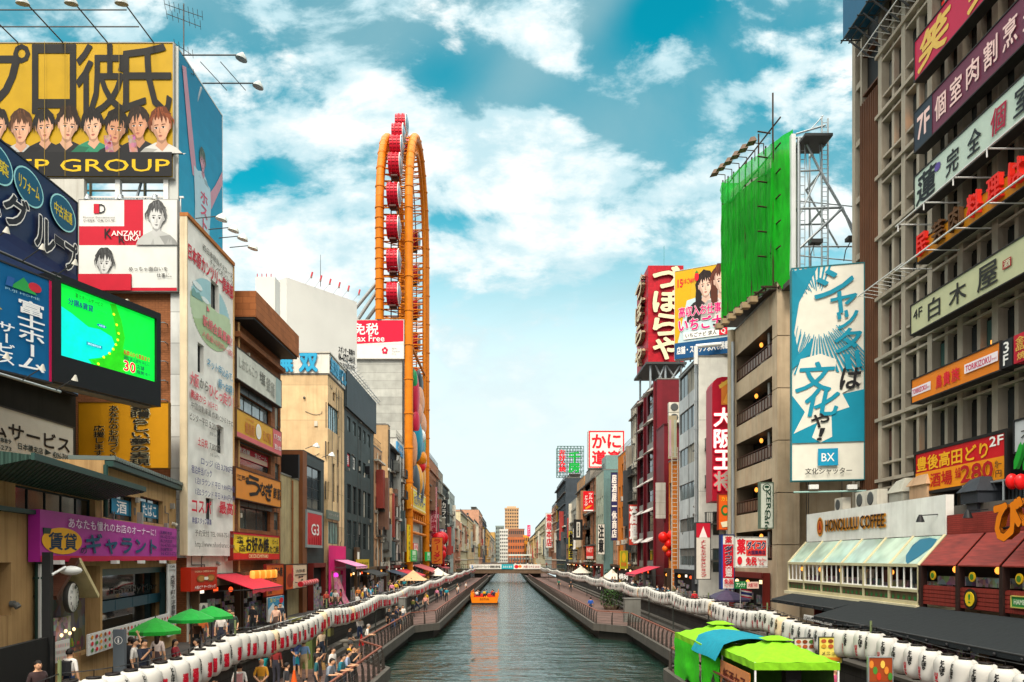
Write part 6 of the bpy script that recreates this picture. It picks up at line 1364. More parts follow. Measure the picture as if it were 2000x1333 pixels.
# ================================================================ blue and white shutter company board
SF_=Fr((14.45,39.6,0),(1,-.24));tl=M('#0c86a0',rough=.45);cw_c=M('#d9d6c8',rough=.5)
rt2,f,W,H=sign('billboard','tall teal and white board with a sunburst and dancing brushed characters',SF_,(1547,526,1687,939),cw_c,None,depth=.5,edge=M('#2a6a70'),ew=.05)
d=Draw(f,W,H,.012,.003);cx,cy,q=.36,.215,W/H
d.poly([(0,.01),(.36,.0),(.1,.16),(.03,.3),(.12,.44),(0,.475)],tl)
for i in range(62):
 a0=rad(80+i*4.0);a1=a0+rad(1.9);r0,r1=.33+.03*(i%3),1.1
 pts=[]
 for a,r in((a0,r0),(a1,r0),(a1,r1),(a0,r1)):pts.append((min(1,max(0,cx+r*math.cos(a))),min(.5,max(0,cy-r*q*math.sin(a)))))
 pts=[p for j,p in enumerate(pts)if p not in pts[:j]]
 if len(pts)>2:d.step=.0008;d.poly(pts,tl if i>8 else tl);
d.step=.003
d.poly([(0,.475),(.25,.41),(.3,.33),(.0,.44)],tl)
d.poly([(0,.6),(.2,.57),(.55,.62),(.75,.60),(1,.585),(1,.825),(0,.825)],tl)
d.poly([(.12,.43),(.4,.41),(.62,.44),(.6,.5),(.98,.55),(.7,.6),(.8,.665),(.55,.69),(.56,.8),(.4,.825),(.28,.8),(.36,.73),(.02,.78),(.18,.68),(0,.6),(.05,.5)],cw_c)
for ch,x0,y0,x1,y1,m,sh in(('シ',.28,.02,.84,.15,tl,.25),('ャ',.5,.125,.9,.225,tl,.2),('ッ',.58,.215,.92,.30,tl,.2),('タ',.56,.30,.96,.41,tl,.2),('は',.66,.485,.98,.58,BLK,.15),('文',.04,.45,.58,.585,tl,.2),('化',.14,.575,.66,.70,tl,.2),('や',.25,.69,.55,.755,BLK,.15),('！',.34,.76,.46,.815,BLK,.3)):
 d.text(ch,x0,y0,x1-.05,y1,m,.045,sh=sh)
d.poly([(.72,.42),(.8,.42),(.84,.49),(.75,.49)],tl);d.poly([(.86,.41),(.92,.4),(.97,.48),(.9,.485)],tl)
d.rect(.36,.855,.64,.935,M('#0e8ab0'));d.text('BX',.41,.877,.59,.915,WHT,.01);d.text('文化シャッター',.18,.945,.83,.975,BLK,.02);d.done(rt2)
for i,px in enumerate((1589,1664)):
 u,v=SF_.uv(px,952,.9);p=SF_.pt(u,v,.9);r3=root('flood_lamp','flood lamp on the bar under the teal and white board, %s'%('left','right')[i],'lamp',p)
 mb=MB();mb.fbox(SF_,u-.22,v-.1,.75,u+.22,v+.12,1.05,WMETAL);mb.build('head',r3);mb=MB();mb.tube(SF_.pt(u,v,.8),SF_.pt(u,v+.15,0),.03,DSTEEL,5);mb.build('arm',r3)
mb=MB();u0,v=SF_.uv(1550,962,.9);u1,_=SF_.uv(1692,962,.9);mb.tube(SF_.pt(u0,v,.9),SF_.pt(u1,v,.9),.05,M('#8fb0a8'),6);tag(mb.build('lamp_bar'),'pale bar under the teal and white board','bar')
# ================================================================ beige column building
bcol=M('#b9a68a','wall',.8,dirt=.4,rust=.22);dko=M('#2e2924','wall',.8)
fl_=[5.3+3.1*k for k in range(6)]
wins=[(.4,z+.95-ZT,7.8,z+2.85-ZT,dict(rec=1.25,cols=4,rows=1,gm=GLASS[3],cur=0,fm=M('#3a2c22')))for z in fl_[:5]]
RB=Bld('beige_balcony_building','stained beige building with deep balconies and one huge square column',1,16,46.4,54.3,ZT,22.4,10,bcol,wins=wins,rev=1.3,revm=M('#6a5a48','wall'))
for k,z in enumerate(fl_[:5]):
 fr=RB.fr;mb=MB();m=M('#4a2c22',rough=.5)
 for i in range(14):u=.4+7.4*i/13;mb.tube(fr.pt(u,z-ZT+1.06,-.06),fr.pt(u,z-ZT+1.85,-.06),.02,m,4)
 for v in(1.85,1.1):mb.tube(fr.pt(.4,z-ZT+v,-.06),fr.pt(7.8,z-ZT+v,-.06),.03,m,5)
 mb.fbox(fr,.4,z-ZT+1.1,-.1,7.8,z-ZT+1.75,-.08,M('#5a4a3c','glass',.3));mb.build('balcony_railing',RB.root)
 ac_unit(RB.root,fr.off(-1.1),2+k%3,z-ZT+1.06,1.1)
 mb=MB();mb.ball(fr.pt(4.5-k%2,z-ZT+2.5,-.4),.12,.12,.16,LAMPS[0],8,5);mb.build('lamp',RB.root)
 mb=MB();mb.tube(fr.pt(6.3,z-ZT+1.1,-.3),fr.pt(6.3,z-ZT+2.74,-.3),.09,M('#8a8a84'),8);mb.build('duct',RB.root)
mb=MB();zc=[ZT,7.2,10.3,13.4,16.5,19.6,22.9]
for a,b_ in zip(zc,zc[1:]):mb.box(15.93,45.5,a,17.25,46.38,b_-.05,bcol)
mb.build('column',RB.root)
mb=MB();mb.tube((15.8,54.4,4),(15.8,54.4,22.5),.28,M('#a49880','wall'),10);mb.tube((15.7,53.7,4),(15.7,53.7,21.5),.12,STEEL,8);mb.build('duct',RB.root)
def zero(d):
 G_=M('#14402c');d.ell(.5,.1,.36,.085,G_,20);d.ell(.5,.1,.28,.066,M('#c9d0c0'),20);d.ell(.5,.085,.2,.03,G_,12);d.text('ZERO',.34-.95,.42,.34+1.55,.52,G_,.04,rot=-90);d.text('cafe',.1-.45,.78,.1+1.25,.875,G_,.03,rot=-90);d.text('DOTONBORI',.8-.6,.36,.8+.6,.385,G_,.01,rot=-90,res=1)
sign('shop_sign','upright pale cafe sign with a green round face mark on the beige column',front(45.3),(1486,944,1509,1031),M('#cdd2c4',rough=.5),zero,depth=.35,edge=M('#5a6a5a'))
def orn(d):G_=M('#1d6a2a');d.ell(.38,.45,.26,.16,G_,16);d.ell(.38,.45,.15,.09,M('#e0641c'),14);d.text('カレー',.15,.06,.85,.18,M('#e8b020'),.04,res=1);d.poly([(.6,.3),(.9,.2),(.95,.35),(.7,.55)],G_);d.text('OP',.5,.5,.95,.75,G_,.05,res=1);d.poly([(.1,.8),(.9,.72),(.85,.9),(.2,.95)],M('#d8d0b0'))
sign('shop_sign','orange board sign with green rings and a leaf, jutting by the red tower sign',front(54.6),(1404,967,1437,1034),M('#d85a14',rough=.5),orn,depth=.3,edge=M('#8a2a14'))
def yos(d):d.rect(0,0,1,.26,M('#b8142c'));d.poly([(.2,.26),(.5,.06),(.8,.26)],M('#e8dcd8'));d.vtext('よしもとエンタメショップ',.28,.3,.72,.97,M('#b01c34'),.06,res=1)
sign('shop_sign','tall white sign with red characters and a red top',front(58),(1360,1022,1387,1131),M('#cfc8bc',rough=.5),yos,depth=.4,edge=M('#3a3a3a'))
def dai(d):d.rect(0,0,.12,1,M('#1a3a8a'));d.rect(.12,.17,1,.8,M('#c8182a'));d.text('薬',.3,.02,.85,.15,M('#c8182a'),.04);d.vtext('ダイコク',.25,.2,.9,.55,M('#16204a'),.07,ol=WHT,olw=.04);d.vtext('大国薬局',.3,.57,.85,.78,WHT,.04,res=1);d.text('免税',.2,.82,.95,.92,M('#c8182a'),.05);d.text('Tax Free',.2,.94,.95,.98,M('#c8182a'),.02,res=1)
sign('shop_sign','tall blue and red drugstore sign with big outlined katakana',front(50),(1409,1046,1433,1150),M('#d8d4cc',rough=.5),dai,depth=.4,edge=M('#1a2a5a'))
def dai2(d):
 d.text('薬',.05,.06,.3,.56,M('#c8182a'),.06);d.rect(.33,.1,.97,.62,M('#d8342a'));d.text('ダイコク',.36,.14,.94,.4,M('#16204a'),.07,ol=WHT,olw=.03);d.text('大国薬局店',.38,.44,.94,.58,M('#16204a'),.04,res=1);d.ell(.12,.78,.08,.14,M('#c8182a'),14);d.text('免税',.32,.66,.66,.94,M('#c8182a'),.05);d.text('Tax-Free',.69,.7,.97,.8,M('#c8182a'),.03,res=1);d.text('OK',.74,.83,.9,.94,M('#c8182a'),.03,res=1)
 for i in range(24):d.rect(i/24+.005,.0,i/24+.025,.03,BLK);d.rect(i/24+.005,.97,i/24+.025,1,BLK)
sign('shop_sign','white and red drugstore sign with a dotted black border',front(45.0),(1437,1050,1498,1108),M('#d9d6ce',rough=.5),dai2,depth=.35,edge=M('#c8c4bc'),ew=.03)
def gcur(d):d.text('アンテナ',.1,.2,.9,.8,M('#d8e8c8'),.03,res=1)
sign('shop_sign','small green strip sign below the dotted drugstore sign',front(45.2),(1436,1136,1458,1150),M('#146a34'),gcur,depth=.2)
def pcur(d):d.text('大阪下町',.1,.2,.9,.8,M('#b01c34'),.03,res=1)
sign('shop_sign','small pale strip sign with red characters beside the green strip',front(45.2),(1459,1137,1482,1150),M('#d8b8a8'),pcur,depth=.2)
shopfront(RB.root,RB.fr,.4,7.4,2.9,lamps=3)
# ================================================================ green netted billboard with scaffold
net=M('#0bb218','net',.85);net2=M('#1cc83a','net',.85,a=.3)
nb_=root('netted_billboard','huge billboard wrapped in bright green construction netting','billboard',(16,50,23));rg=random.Random(12)
def netwall(p0,p1,zb0,zb1,zt0,zt1,m,nu=26,nv=18,amp=.22):
 a=MB();vs=[];d0=(Vector(p1)-Vector(p0));nrm=d0 .normalized().cross(ZU)
 ph=[rg.uniform(0,6)for _ in range(6)]
 for j in range(nv+1):
  for i in range(nu+1):
   s,t=i/nu,j/nv;p=Vector(p0)+d0*s;z=(zb0+(zb1-zb0)*s)*(1-t)+(zt0+(zt1-zt0)*s)*t
   fold=math.sin(s*nu*.9+ph[0]+t*2)*.45+math.sin(s*9+t*5+ph[1])*.6+math.sin(t*13+ph[2])*.35+rg.uniform(-.25,.25)
   vs.append(tuple(p+nrm*(amp*fold*(.4+.6*math.sin(math.pi*((t*4)%1))))+ZU*(z+(.25*math.sin(s*9+ph[3])if j in(0,)else 0)-Vector((0,0,0)).z)))
 fs=[(j*(nu+1)+i,j*(nu+1)+i+1,(j+1)*(nu+1)+i+1,(j+1)*(nu+1)+i)for j in range(nv)for i in range(nu)]
 a.mesh(vs,fs,m,True);return a
YA,YN=56.3,45.6
netwall((15.6,YA,0),(15.6,YN,0),23.6,22.6,32.2,29.6,net,70,24,.11).build('netting',nb_);netwall((15.62,YA,0),(15.62,YN,0),32.2,29.6,33.9,31.0,net2,70,6,.12).build('netting',nb_)
netwall((15.6,YN,0),(16.7,YN-.5,0),22.6,22.4,31.0,31.6,net,8,14,.12).build('netting',nb_)
netwall((18.2,YA,0),(15.6,YA,0),23.6,23.6,33.9,33.9,net,8,12,.1).build('netting',nb_)
mb=MB();mb.hexa([(16.2,YN+.3,22.8),(17.4,YN+.3,22.8),(17.4,YA-.3,23.8),(16.2,YA-.3,23.8),(16.2,YN+.3,30.8),(17.4,YN+.3,30.8),(17.4,YA-.3,33.2),(16.2,YA-.3,33.2)],M('#d0cec4',rough=.6));mb.build('panel',nb_)
mb=MB();pm2=M('#3a2a1c','wood',.7)
for i in range(9):y=YN+(YA-YN)*i/8;z=22.5+i*.125;mb.tube((15.0,y,z),(18.2,y,z),.07,pm2,5);mb.tube((15.72,y,z),(15.72,y,31.2+.36*i),.05,pm2,5)
for n_ in(15.2,16.0,17.0,18.0):mb.tube((n_,YN-.3,22.4),(n_,YA,23.45),.08,pm2,5)
mb.hexa([(15.5,YN,22.3),(18,YN,22.3),(18,YA,23.3),(15.5,YA,23.3),(15.5,YN,22.38),(18,YN,22.38),(18,YA,23.38),(15.5,YA,23.38)],M('#2a1e16','wood'))
for k in range(6):z=24.6+k*1.5;mb.tube((15.86,YN-.8,z),(15.86,YA,z+1.4),.05,pm2,5);mb.tube((15.86,YN+.9,z),(15.0,YN+.6,z-.05),.05,pm2,5)
for y,z in((YN,34),(YN+2.6,33)):mb.tube((15.7,y,31),(15.7,y,z),.05,pm2,5)
mb.build('scaffold',nb_)
for i in range(6):
 s=(i+.6)/6.4;y=YA+(YN-YA)*s;z=33.9+(31.0-33.9)*s;r3=root('flood_lamp','rusty flood lamp atop the green netting, number %s from far end'%('one','two','three','four','five','six')[i],'lamp',(15.4,y,z),'flood lamps along the green netting')
 mb=MB();mb.tube((15.6,y,z-.3),(15.6,y,z+.35),.03,pm2,5);mb.tube((15.6,y,z+.35),(14.9,y,z+.4),.03,pm2,5);mb.build('arm',r3)
 mb=MB();mb.hexa([(14.55,y-.3,z+.3),(15.1,y-.3,z+.42),(15.1,y+.3,z+.42),(14.55,y+.3,z+.3),(14.75,y-.2,z+.65),(15.0,y-.2,z+.7),(15.0,y+.2,z+.7),(14.75,y+.2,z+.65)],M('#6a5646','wall',.6));mb.build('head',r3)
for i in range(6):
 y=47+i*1.5;r3=root('flood_lamp','boxy lamp under the green netted billboard, number %s from the near end'%('one','two','three','four','five','six')[i],'lamp',(15.0,y,22.3),'boxy lamps under the green netting');mb=MB();z=22.0+i*.13;mb.box(14.7,y-.25,z,15.2,y+.25,z+.35,M('#a08a6a','wall'));mb.build('head',r3);mb=MB();mb.tube((15.2,y,z+.2),(15.7,y,z+.5),.04,DSTEEL);mb.build('arm',r3)
sc_=root('steel_lattice_tower','grey steel frame with ladder standing behind the green netting','frame',(18,45,22));mb=MB();sg_=M('#a2aaac',rough=.4,metal=.4);Ys=45.0
def T(p,q,r_=.07):mb.tube(P(p[0],p[1],Ys),P(q[0],q[1],Ys),r_*.7,sg_,6)
T((1560,545),(1560,270),.16);T((1605,520),(1605,228),.08);T((1617,520),(1617,232),.08);T((1550,270),(1622,270),.1);T((1560,335),(1603,333));T((1570,270),(1602,335),.1);T((1602,335),(1680,470),.12);T((1602,335),(1562,420));T((1562,408),(1645,406),.1);T((1645,408),(1562,485),.12);T((1562,482),(1672,482));T((1550,392),(1670,404),.05);T((1582,255),(1608,226),.05);T((1555,262),(1612,245),.08);T((1572,280),(1590,500),.03);T((1600,270),(1605,390),.03);T((1562,500),(1670,510),.05);T((1645,405),(1672,470),.1)
for y in range(278,520,17):T((1572,y),(1560,y),.03)
for y in range(240,520,9):T((1605,y),(1617,y),.025)
T((1572,272),(1572,520),.04);mb.build('frame',sc_)
mb=MB()
for dy_ in(2.2,):
 for a,b_ in(((1560,545),(1560,270)),((1610,520),(1610,240)),((1562,408),(1645,406)),((1602,335),(1670,455))):mb.tube(P(*a,Ys)+Vector((0,dy_,0)),P(*b_,Ys)+Vector((0,dy_,0)),.06,sg_,6)
for q in((1560,275),(1560,405),(1610,270),(1610,405),(1605,335),(1645,406)):p=P(*q,Ys);mb.tube(p,p+Vector((0,2.2,0)),.08,sg_,5)
mb.build('rear_frame',sc_)
mb=MB();mb.box(17.0,44.0,30.6,18.6,46,30.75,DSTEEL);mb.build('platform',sc_)
mb=MB();mb.box(16.55,44.9,23,16.8,45.2,31.2,M('#d0d4d2',rough=.5));mb.build('side_post',sc_)
mb=MB();mb.box(16.2,44.4,22.2,21,47,22.5,conc);mb.box(17.2,44.2,12,21,46.3,22.2,bcol);tag(mb.build('roof_slab'),'concrete roof slab carrying the steel lattice tower','slab')
for i,(a,b_)in enumerate((((1584,520),(1592,474)),((1648,510),(1664,468)))):
 p,q=P(*a,43),P(*b_,43);r3=root('arm_lamp','lamp on a bent arm above the teal and white board, %s'%('left','right')[i],'lamp',p);mb=MB();mb.path([p,p+(q-p)*.5-Vector((.12,0,0)),q],.03,DSTEEL,5);mb.build('arm',r3);mb=MB();mb.box(q.x-.3,q.y-.25,q.z-.08,q.x+.35,q.y+.25,q.z+.12,DSTEEL);mb.build('head',r3)
wall_clutter(RB.root,RB.en,1.5,9,3,19,10,9)
# ================================================================ white building, tower sign, strawberry board
wht=M('#b6bcbc','panel',.7,w=2.4,h=3.2,mo=.012,mc=.75,dirt=.25);WFr=right(16,72,ZT)
ww=[rw(WFr,1327,a,1356,b_)+(dict(cols=4,fm=M('#6a6e6e'),rec=.15),)for a,b_ in((740,786),(812,852),(882,916),(950,980),(1016,1041),(1072,1104))]
WB=Bld('white_building','white panelled building with six bands of windows',1,16,64.6,72,ZT,23.3,8,wht,M('#c6c4ba','panel',.7,w=6,h=6,mo=.02,dirt=.3),wins=ww,ewins=[(1.2,3+3.1*i,2.3,5+3.1*i,dict(cols=1))for i in range(5)])
pipe(WB.root,WB.fr,7.2,2,20.8,.12,STEEL,.15);pipe(WB.root,WB.fr,6.8,2,20.8,.09,WMETAL,.12)
mb=MB();mb.path([(15.7,64.3,22.6),(15.7,64.3,24.1),(17.8,64.3,24.3)],.18,WMETAL,8);mb.build('roof_duct',WB.root)
ac_unit(WB.root,front(65.5,17.6,23.5),0,0,1.3);ac_unit(WB.root,front(65.5,19,23.5),0,0,1.3)
for v in(4.0,7.1,10.2,13.3):balcony(WB.root,front(64.6,16.4,ZT),.1,2.2,v,.7,.9)
wall_clutter(WB.root,WB.fr,.2,7.2,3.4,20,8,10);wall_clutter(WB.root,WB.en,.3,7,3.4,20,8,11);shopfront(WB.root,WB.fr,.3,7,2.8,lamps=3)
OF=Fr((14.85,57.2,0),(1,-.05));osr=root('tower_sign','tall dark red tower sign with four glowing white characters and a rounded head','sign',(15.6,57,11));mb=MB()
f,W,H=panel_at(OF,1391,742,1433,966);dr=M('#a01028',rough=.4)
mb.fbox(f,0,-.5,-2.2,W,H-.4,0,dr)
pr=[(0,H-.4),(.12,H-.1),(.35,H+.1),(.7,H+.2),(W,H+.2),(W,H-.4)]
mb.face([f.pt(u,v,0)for u,v in pr][::-1],dr)
for(a,b_),(c,e)in zip(pr,pr[1:-1]):mb.face([f.pt(a,b_,0),f.pt(c,e,0),f.pt(c,e,-2.2),f.pt(a,b_,-2.2)],dr)
mb.build('casing',osr)
d=Draw(f,W,H,.02);d.rect(.42,.02,.98,.22,M('#c8742a'));d.poly([(.5,.2),(.9,.03),(.98,.1),(.7,.22)],M('#e09a3c'));d.poly([(.3,.05),(.7,.0),(.75,.03),(.35,.08)],M('#c8a040'))
lw,lr=M('#f0e8e4','lit',.4,e=.5),M('#d0183c','lit',.4,e=.3)
for i,c in enumerate('大阪王将'):d.text(c,.08,.25+.185*i,.97,.41+.185*i,lw if i<3 else M('#b8a89c'),.05,ol=lr,olw=.05,thick=.06)
d.done(osr)
IF=Fr((14.3,66.5,0),(.9,-.46));
def ich(d):
 m1=M('#d8a00a');w_=M('#d6d2c8');bl=M('#0c4a78');pk=M('#d01870')
 d.poly([(.0,.05),(.3,0),(.2,.6),(0,.8)],m1);d.poly([(.2,.35),(1,.25),(1,.82),(.05,.82)],M('#b8ccd0'));
 portrait(d,.5,.2,.125,'#241a18','#3a3034',skin='#e0b8a4',asp=d.H/d.W,longhair=True,base=.6);portrait(d,.76,.17,.14,'#5a2c1c','#c9c2bc',skin='#e0b8a4',asp=d.H/d.W,longhair=True,base=.6)
 d.text('15',.05,.1,.13,.19,RED,.04);d.text('いちごNAVI',.13,.1,.32,.16,RED,.02,res=1);d.ell(.36,.1,.035,.05,RED,12);d.poly([(.33,.06),(.39,.06),(.36,.03)],M('#2a7a2a'))
 d.text('高収入お仕事情報',.07,.42,.98,.535,pk,.04,ol=WHT,olw=.03);d.text('いちごナビ',.07,.555,.95,.69,pk,.06,ol=WHT,olw=.035)
 d.rect(.15,.71,.72,.79,WHT);d.text('いちごナビ 求人',.18,.725,.68,.775,BLK,.03);d.rect(.72,.71,.85,.79,RED);d.text('Q',.75,.72,.82,.78,WHT,.03)
 d.rect(0,.82,1,1,bl);d.text('店舗・スタッフ求人も掲載中！',.04,.865,.97,.95,WHT,.03)
rt2,f,W,H=sign('billboard','roof billboard with two smiling women and pink lettering over a blue strip',IF,(1318,531,1440,703),M('#c8a020',rough=.5),ich,depth=.6,edge=M('#c8c8c4'),ew=.04)
mb=MB()
for q in range(6):u=.3+q*W/5.5;p=f.pt(u,0,-.4);mb.tube((p.x,p.y,23.3),p,.07,STEEL,5);mb.tube((p.x+.8,p.y+1.5,23.3),f.pt(u,H*.6,-.7),.06,STEEL,5)
mb.build('support_frame',rt2)
# ================================================================ wine red building and the red tower sign
wine=M('#6a1420','panel',.5,w=3.2,h=3.2,mo=.015,mc=.7,dirt=.2);gry=M('#7c7c78','wall')
ww=[]
for k in range(6):
 for u0,u1 in((.6,3.4),(6.0,9.8)):ww.append((u0,3.9+3.3*k,u1,6.2+3.3*k,dict(cols=2,rows=3,fm=M('#1c1c1e'),gm=GLASS[k%2])))
RW=Bld('wine_red_building','wine red building with grey bands, small awnings and a stepped end',1,16,82.6,94.2,ZT,25.6,6,wine,wins=ww)
for k in range(6):
 for u0,u1 in((.6,3.4),(6.0,9.8)):
  mb=MB();mb.fbox(RW.fr,u0,3.9+3.3*k-1.0,.01,u1,3.9+3.3*k-.02,.06,gry);mb.build('spandrel',RW.root)
  mb=MB();a,b_=u0-.1,u1+.1;v=6.2+3.3*k
  mb.hexa([RW.fr.pt(a,v+.02,.06),RW.fr.pt(b_,v+.02,.06),RW.fr.pt(b_,v-.3,.8),RW.fr.pt(a,v-.3,.8),RW.fr.pt(a,v+.3,.06),RW.fr.pt(b_,v+.3,.06),RW.fr.pt(b_,v-.24,.82),RW.fr.pt(a,v-.24,.82)],M('#c8c4bc','cloth',.7));mb.build('window_awning',RW.root)
mb=MB()
for u in(0,4.2,10.4):mb.fbox(RW.fr,u,.2,.01,u+.35,23.4,.22,wine)
mb.build('pilaster',RW.root)
st=MB();st.box(15.9,78.4,ZT,18.6,82.5,20.0,wine);st.box(15.85,78.3,20.0,18.65,82.5,20.15,M('#5a101a'));st.build('stair_tower',RW.root)
ac_unit(RW.root,front(78.6,16.3,20.15),0,0,1.6);ac_unit(RW.root,front(78.6,16.3,20.15),0,1.05,1.6);ac_unit(RW.root,front(78.6,17.7,20.15),0,0,1.4)
sign('blank_board','plain pale grey upright board on the wine red stair tower',front(78.0),(1281,943,1300,1013),M('#b6b4aa','panel',.6,w=2,h=1.2),None,depth=.2)
sign('blank_board','faded beige board with pale stripes beside the white building',front(74.5),(1306,812,1322,896),M('#b8a888','wall',.6),lambda d:(d.rect(.05,.1,.3,.95,M('#c8a0a8')),d.rect(.65,.1,.9,.95,M('#b0b8a0'))),depth=.25)
shopfront(RW.root,RW.fr,.5,5.5,2.8,lamps=2);shopfront(RW.root,RW.fr,6,11,2.8,lamps=2)
awning('bright crimson awning at the foot of the wine red building',right(15.4,84,ZT),0,6.5,3.3,2.5,2.6,M('#c01438','cloth'))
ob=far_bld('orange_narrow_house','narrow orange house behind the pale lattice ladder',1,1306,1313,900,'#c8742a',41,X=16,D=3,cl=0,endw=False,roof=0)
ld=root('access_ladder','tall pale lattice ladder mast beside the white building','ladder',(15.6,73.6,ZT));mb=MB();lx=P(1318,900,73.6).x
for x in(lx-.28,lx+.28):mb.tube((x,73.6,2.2),(x,73.6,17),.05,M('#b8b0a0'),5)
for k in range(36):mb.tube((lx-.28,73.6,2.5+.4*k),(lx+.28,73.6,2.5+.4*k),.03,M('#b8b0a0'),4)
mb.build('rung',ld)
bl_=root('balloon_decor','cluster of red and orange balloon shapes on the wall by the lattice ladder','decoration',P(1303,1060,76))
for dx_,dz_,c,r_ in((-.3,.3,'#d01a14',.42),(.35,.45,'#d8241a',.4),(.1,-.2,'#d01a14',.36),(-.15,-.55,'#e0641c',.25),(.45,-.1,'#e0841c',.26),(.15,-.95,'#c01a14',.28)):
 a=MB();p=P(1303,1058,76);a.ball(p+Vector((dx_*1.3,0,dz_*1.3)),r_*1.2,r_*1.2,r_*1.35,M(c,rough=.3),12,8);a.build('balloon',bl_)
ZF=front(86.0);f,W,H=panel_at(ZF,1266,519,1335,708)
zr=root('roof_tower_sign','red roof tower sign with four bulging cream characters on each face','sign',f.pt(W/2,0));zm=M('#b00f22','tile',.45,w=.22,h=.22,mo=.012,mc=.75,dirt=.15)
mb=MB();mb.fbox(f,0,0,-7.5,W,H,0,zm);mb.build('casing',zr)
d=Draw(f,W,H,.03);cmw=M('#dccfa8',rough=.5)
for i,c in enumerate('づぼらや'):d.text(c,.14,.02+.245*i,.86,.235+.245*i,cmw,.075,ol=M('#5a0a14'),olw=.02,thick=.22,res=2)
d.done(zr)
d=Draw(left(0,0,0),1,1);fs2=right(f.O.x-.02,86+7.5,f.O.z);d=Draw(fs2,7.5,H,.03)
for i,c in enumerate('づぼらや'):d.text(c,.2,.03+.245*i,.8,.22+.245*i,cmw,.06,ol=M('#8a1020'),olw=.03,thick=.4)
d.done(zr,'side_lettering')
mb=MB()
for x in(f.O.x+.3,f.O.x+W*.5,f.O.x+W-.2):
 for y in(86.3,93):mb.tube((x,y,25.2),(x,y,f.O.z),.13,STEEL,6)
for a,b_ in((.2,.5),(.5,.2),(.5,.95),(.95,.5)):mb.tube((f.O.x+a*W,86.3,25.4),(f.O.x+b_*W,86.3,f.O.z),.1,STEEL,5)
mb.box(f.O.x-.3,85.7,f.O.z-.25,f.O.x+W+.3,94,f.O.z-.02,DSTEEL);mb.build('support_frame',zr)
mb=MB();p=f.pt(W*.5,H,-1);mb.tube(p,p+ZU*2.6,.035,M('#5a9aa0'),5);tag(mb.build('lightning_rod'),'thin teal rod on top of the red roof tower sign','rod')
# ================================================================ row to the bridge and beyond
pb=far_bld('pipe_clad_house','narrow grey house covered in pipes and small balconies',1,1232,1246,785,'#8f877a',51,cl=5,roof=2)
for v in(5,8.2,11.4,14.6):balcony(pb.root,pb.fr,.3,max(1.5,pb.W-.3),v,.8)
ob2=far_bld('orange_building','tall orange building with square windows',1,1207,1231.5,872,'#c9741a',52,cl=2,fl=3.0,cw_=2.6,roof=1,clut=False)
def jd(d):d.ell(.5,.35,.3,.28,M('#c89a1a'),14);d.text('1010',.15,.65,.85,.9,M('#c83a1a'),.05,res=1)
sign('shop_sign','olive yellow upright sign at the foot of the orange building',front(96.5),(1212,1077,1225,1110),M('#8a8a1c'),jd,depth=.25,edge=M('#c8b020'))
def pq(d):d.text('焼肉',.1,.25,.9,.75,WHT,.05,res=1)
sign('shop_sign','black box sign with white characters under the olive yellow one',front(96.2),(1207,1114,1228,1140),M('#241c1a'),pq,depth=.5)
tb=far_bld('tarpaulin_building','building wrapped in grey green tarpaulin with pale panels on the canal side',1,1164,1179,918,'#a9b5a2',53,z0=ZT,D=3.2,kind='panel',k=dict(w=3.0,h=1.4,mo=.02,mc=.8),cl=0,roof=0,ends=M('#5c7a78','cloth',.8),endw=False,clut=False)
for c in[c for c in tb.root.children if c.name.startswith('window')]:
 for q in list(c.children):bpy.data.objects.remove(q)
 bpy.data.objects.remove(c)
a=netwall((16.05,tb.Y0-.15,0),(19.15,tb.Y0-.15,0),3.6,3.6,ZY(935,tb.Y0),ZY(935,tb.Y0),M('#56716f','cloth',.85),24,30,.12);a.build('tarpaulin',tb.root)
mb=MB();zt2=ZY(920,tb.Y0);mb.box(16.4,tb.Y0+.2,zt2,19.15,tb.Y0+6,ZY(889,tb.Y0),M('#6d8a86','cloth',.8));mb.build('roof_sheet',tb.root)
pr_=far_bld('pinkish_slab_house','narrow pinkish house with a blue upright sign beside the tarpaulin',1,1179.5,1206,940,'#b88a6c',54,X=17.6,D=5,cl=1,clut=False)
blade('dark blue upright sign with white characters beside the tarpaulin',1,113.5,16.1,9,19,.9,'#2a2c5a','居酒屋一休商店',WHT)
KD=front(150);
def kani(d):
 rr_=M('#d01424');d.rect(0,0,1,.035,rr_);d.rect(0,.965,1,1,rr_);d.rect(0,.035,.035,.965,rr_);d.rect(.965,.035,1,.965,rr_)
 d.text('か',.1,.1,.48,.46,rr_,.06);d.text('に',.54,.1,.9,.46,rr_,.06);d.text('道',.1,.54,.48,.9,rr_,.06);d.text('楽',.54,.54,.9,.9,rr_,.06)
rt2,f,W,H=sign('roof_sign','big white roof sign with four red characters in a red border',KD,(1150,842,1219,914),M('#dbd6cc',rough=.5),kani,depth=2.5,edge=M('#c8c4bc'))
mb=MB();mb.box(f.O.x+.3,150.3,ZT,f.O.x+W+4,160,f.O.z-.3,M('#8a8478','wall'));tag(mb.build('sign_tower_house'),'plain block carrying the big white roof sign with red characters','building')
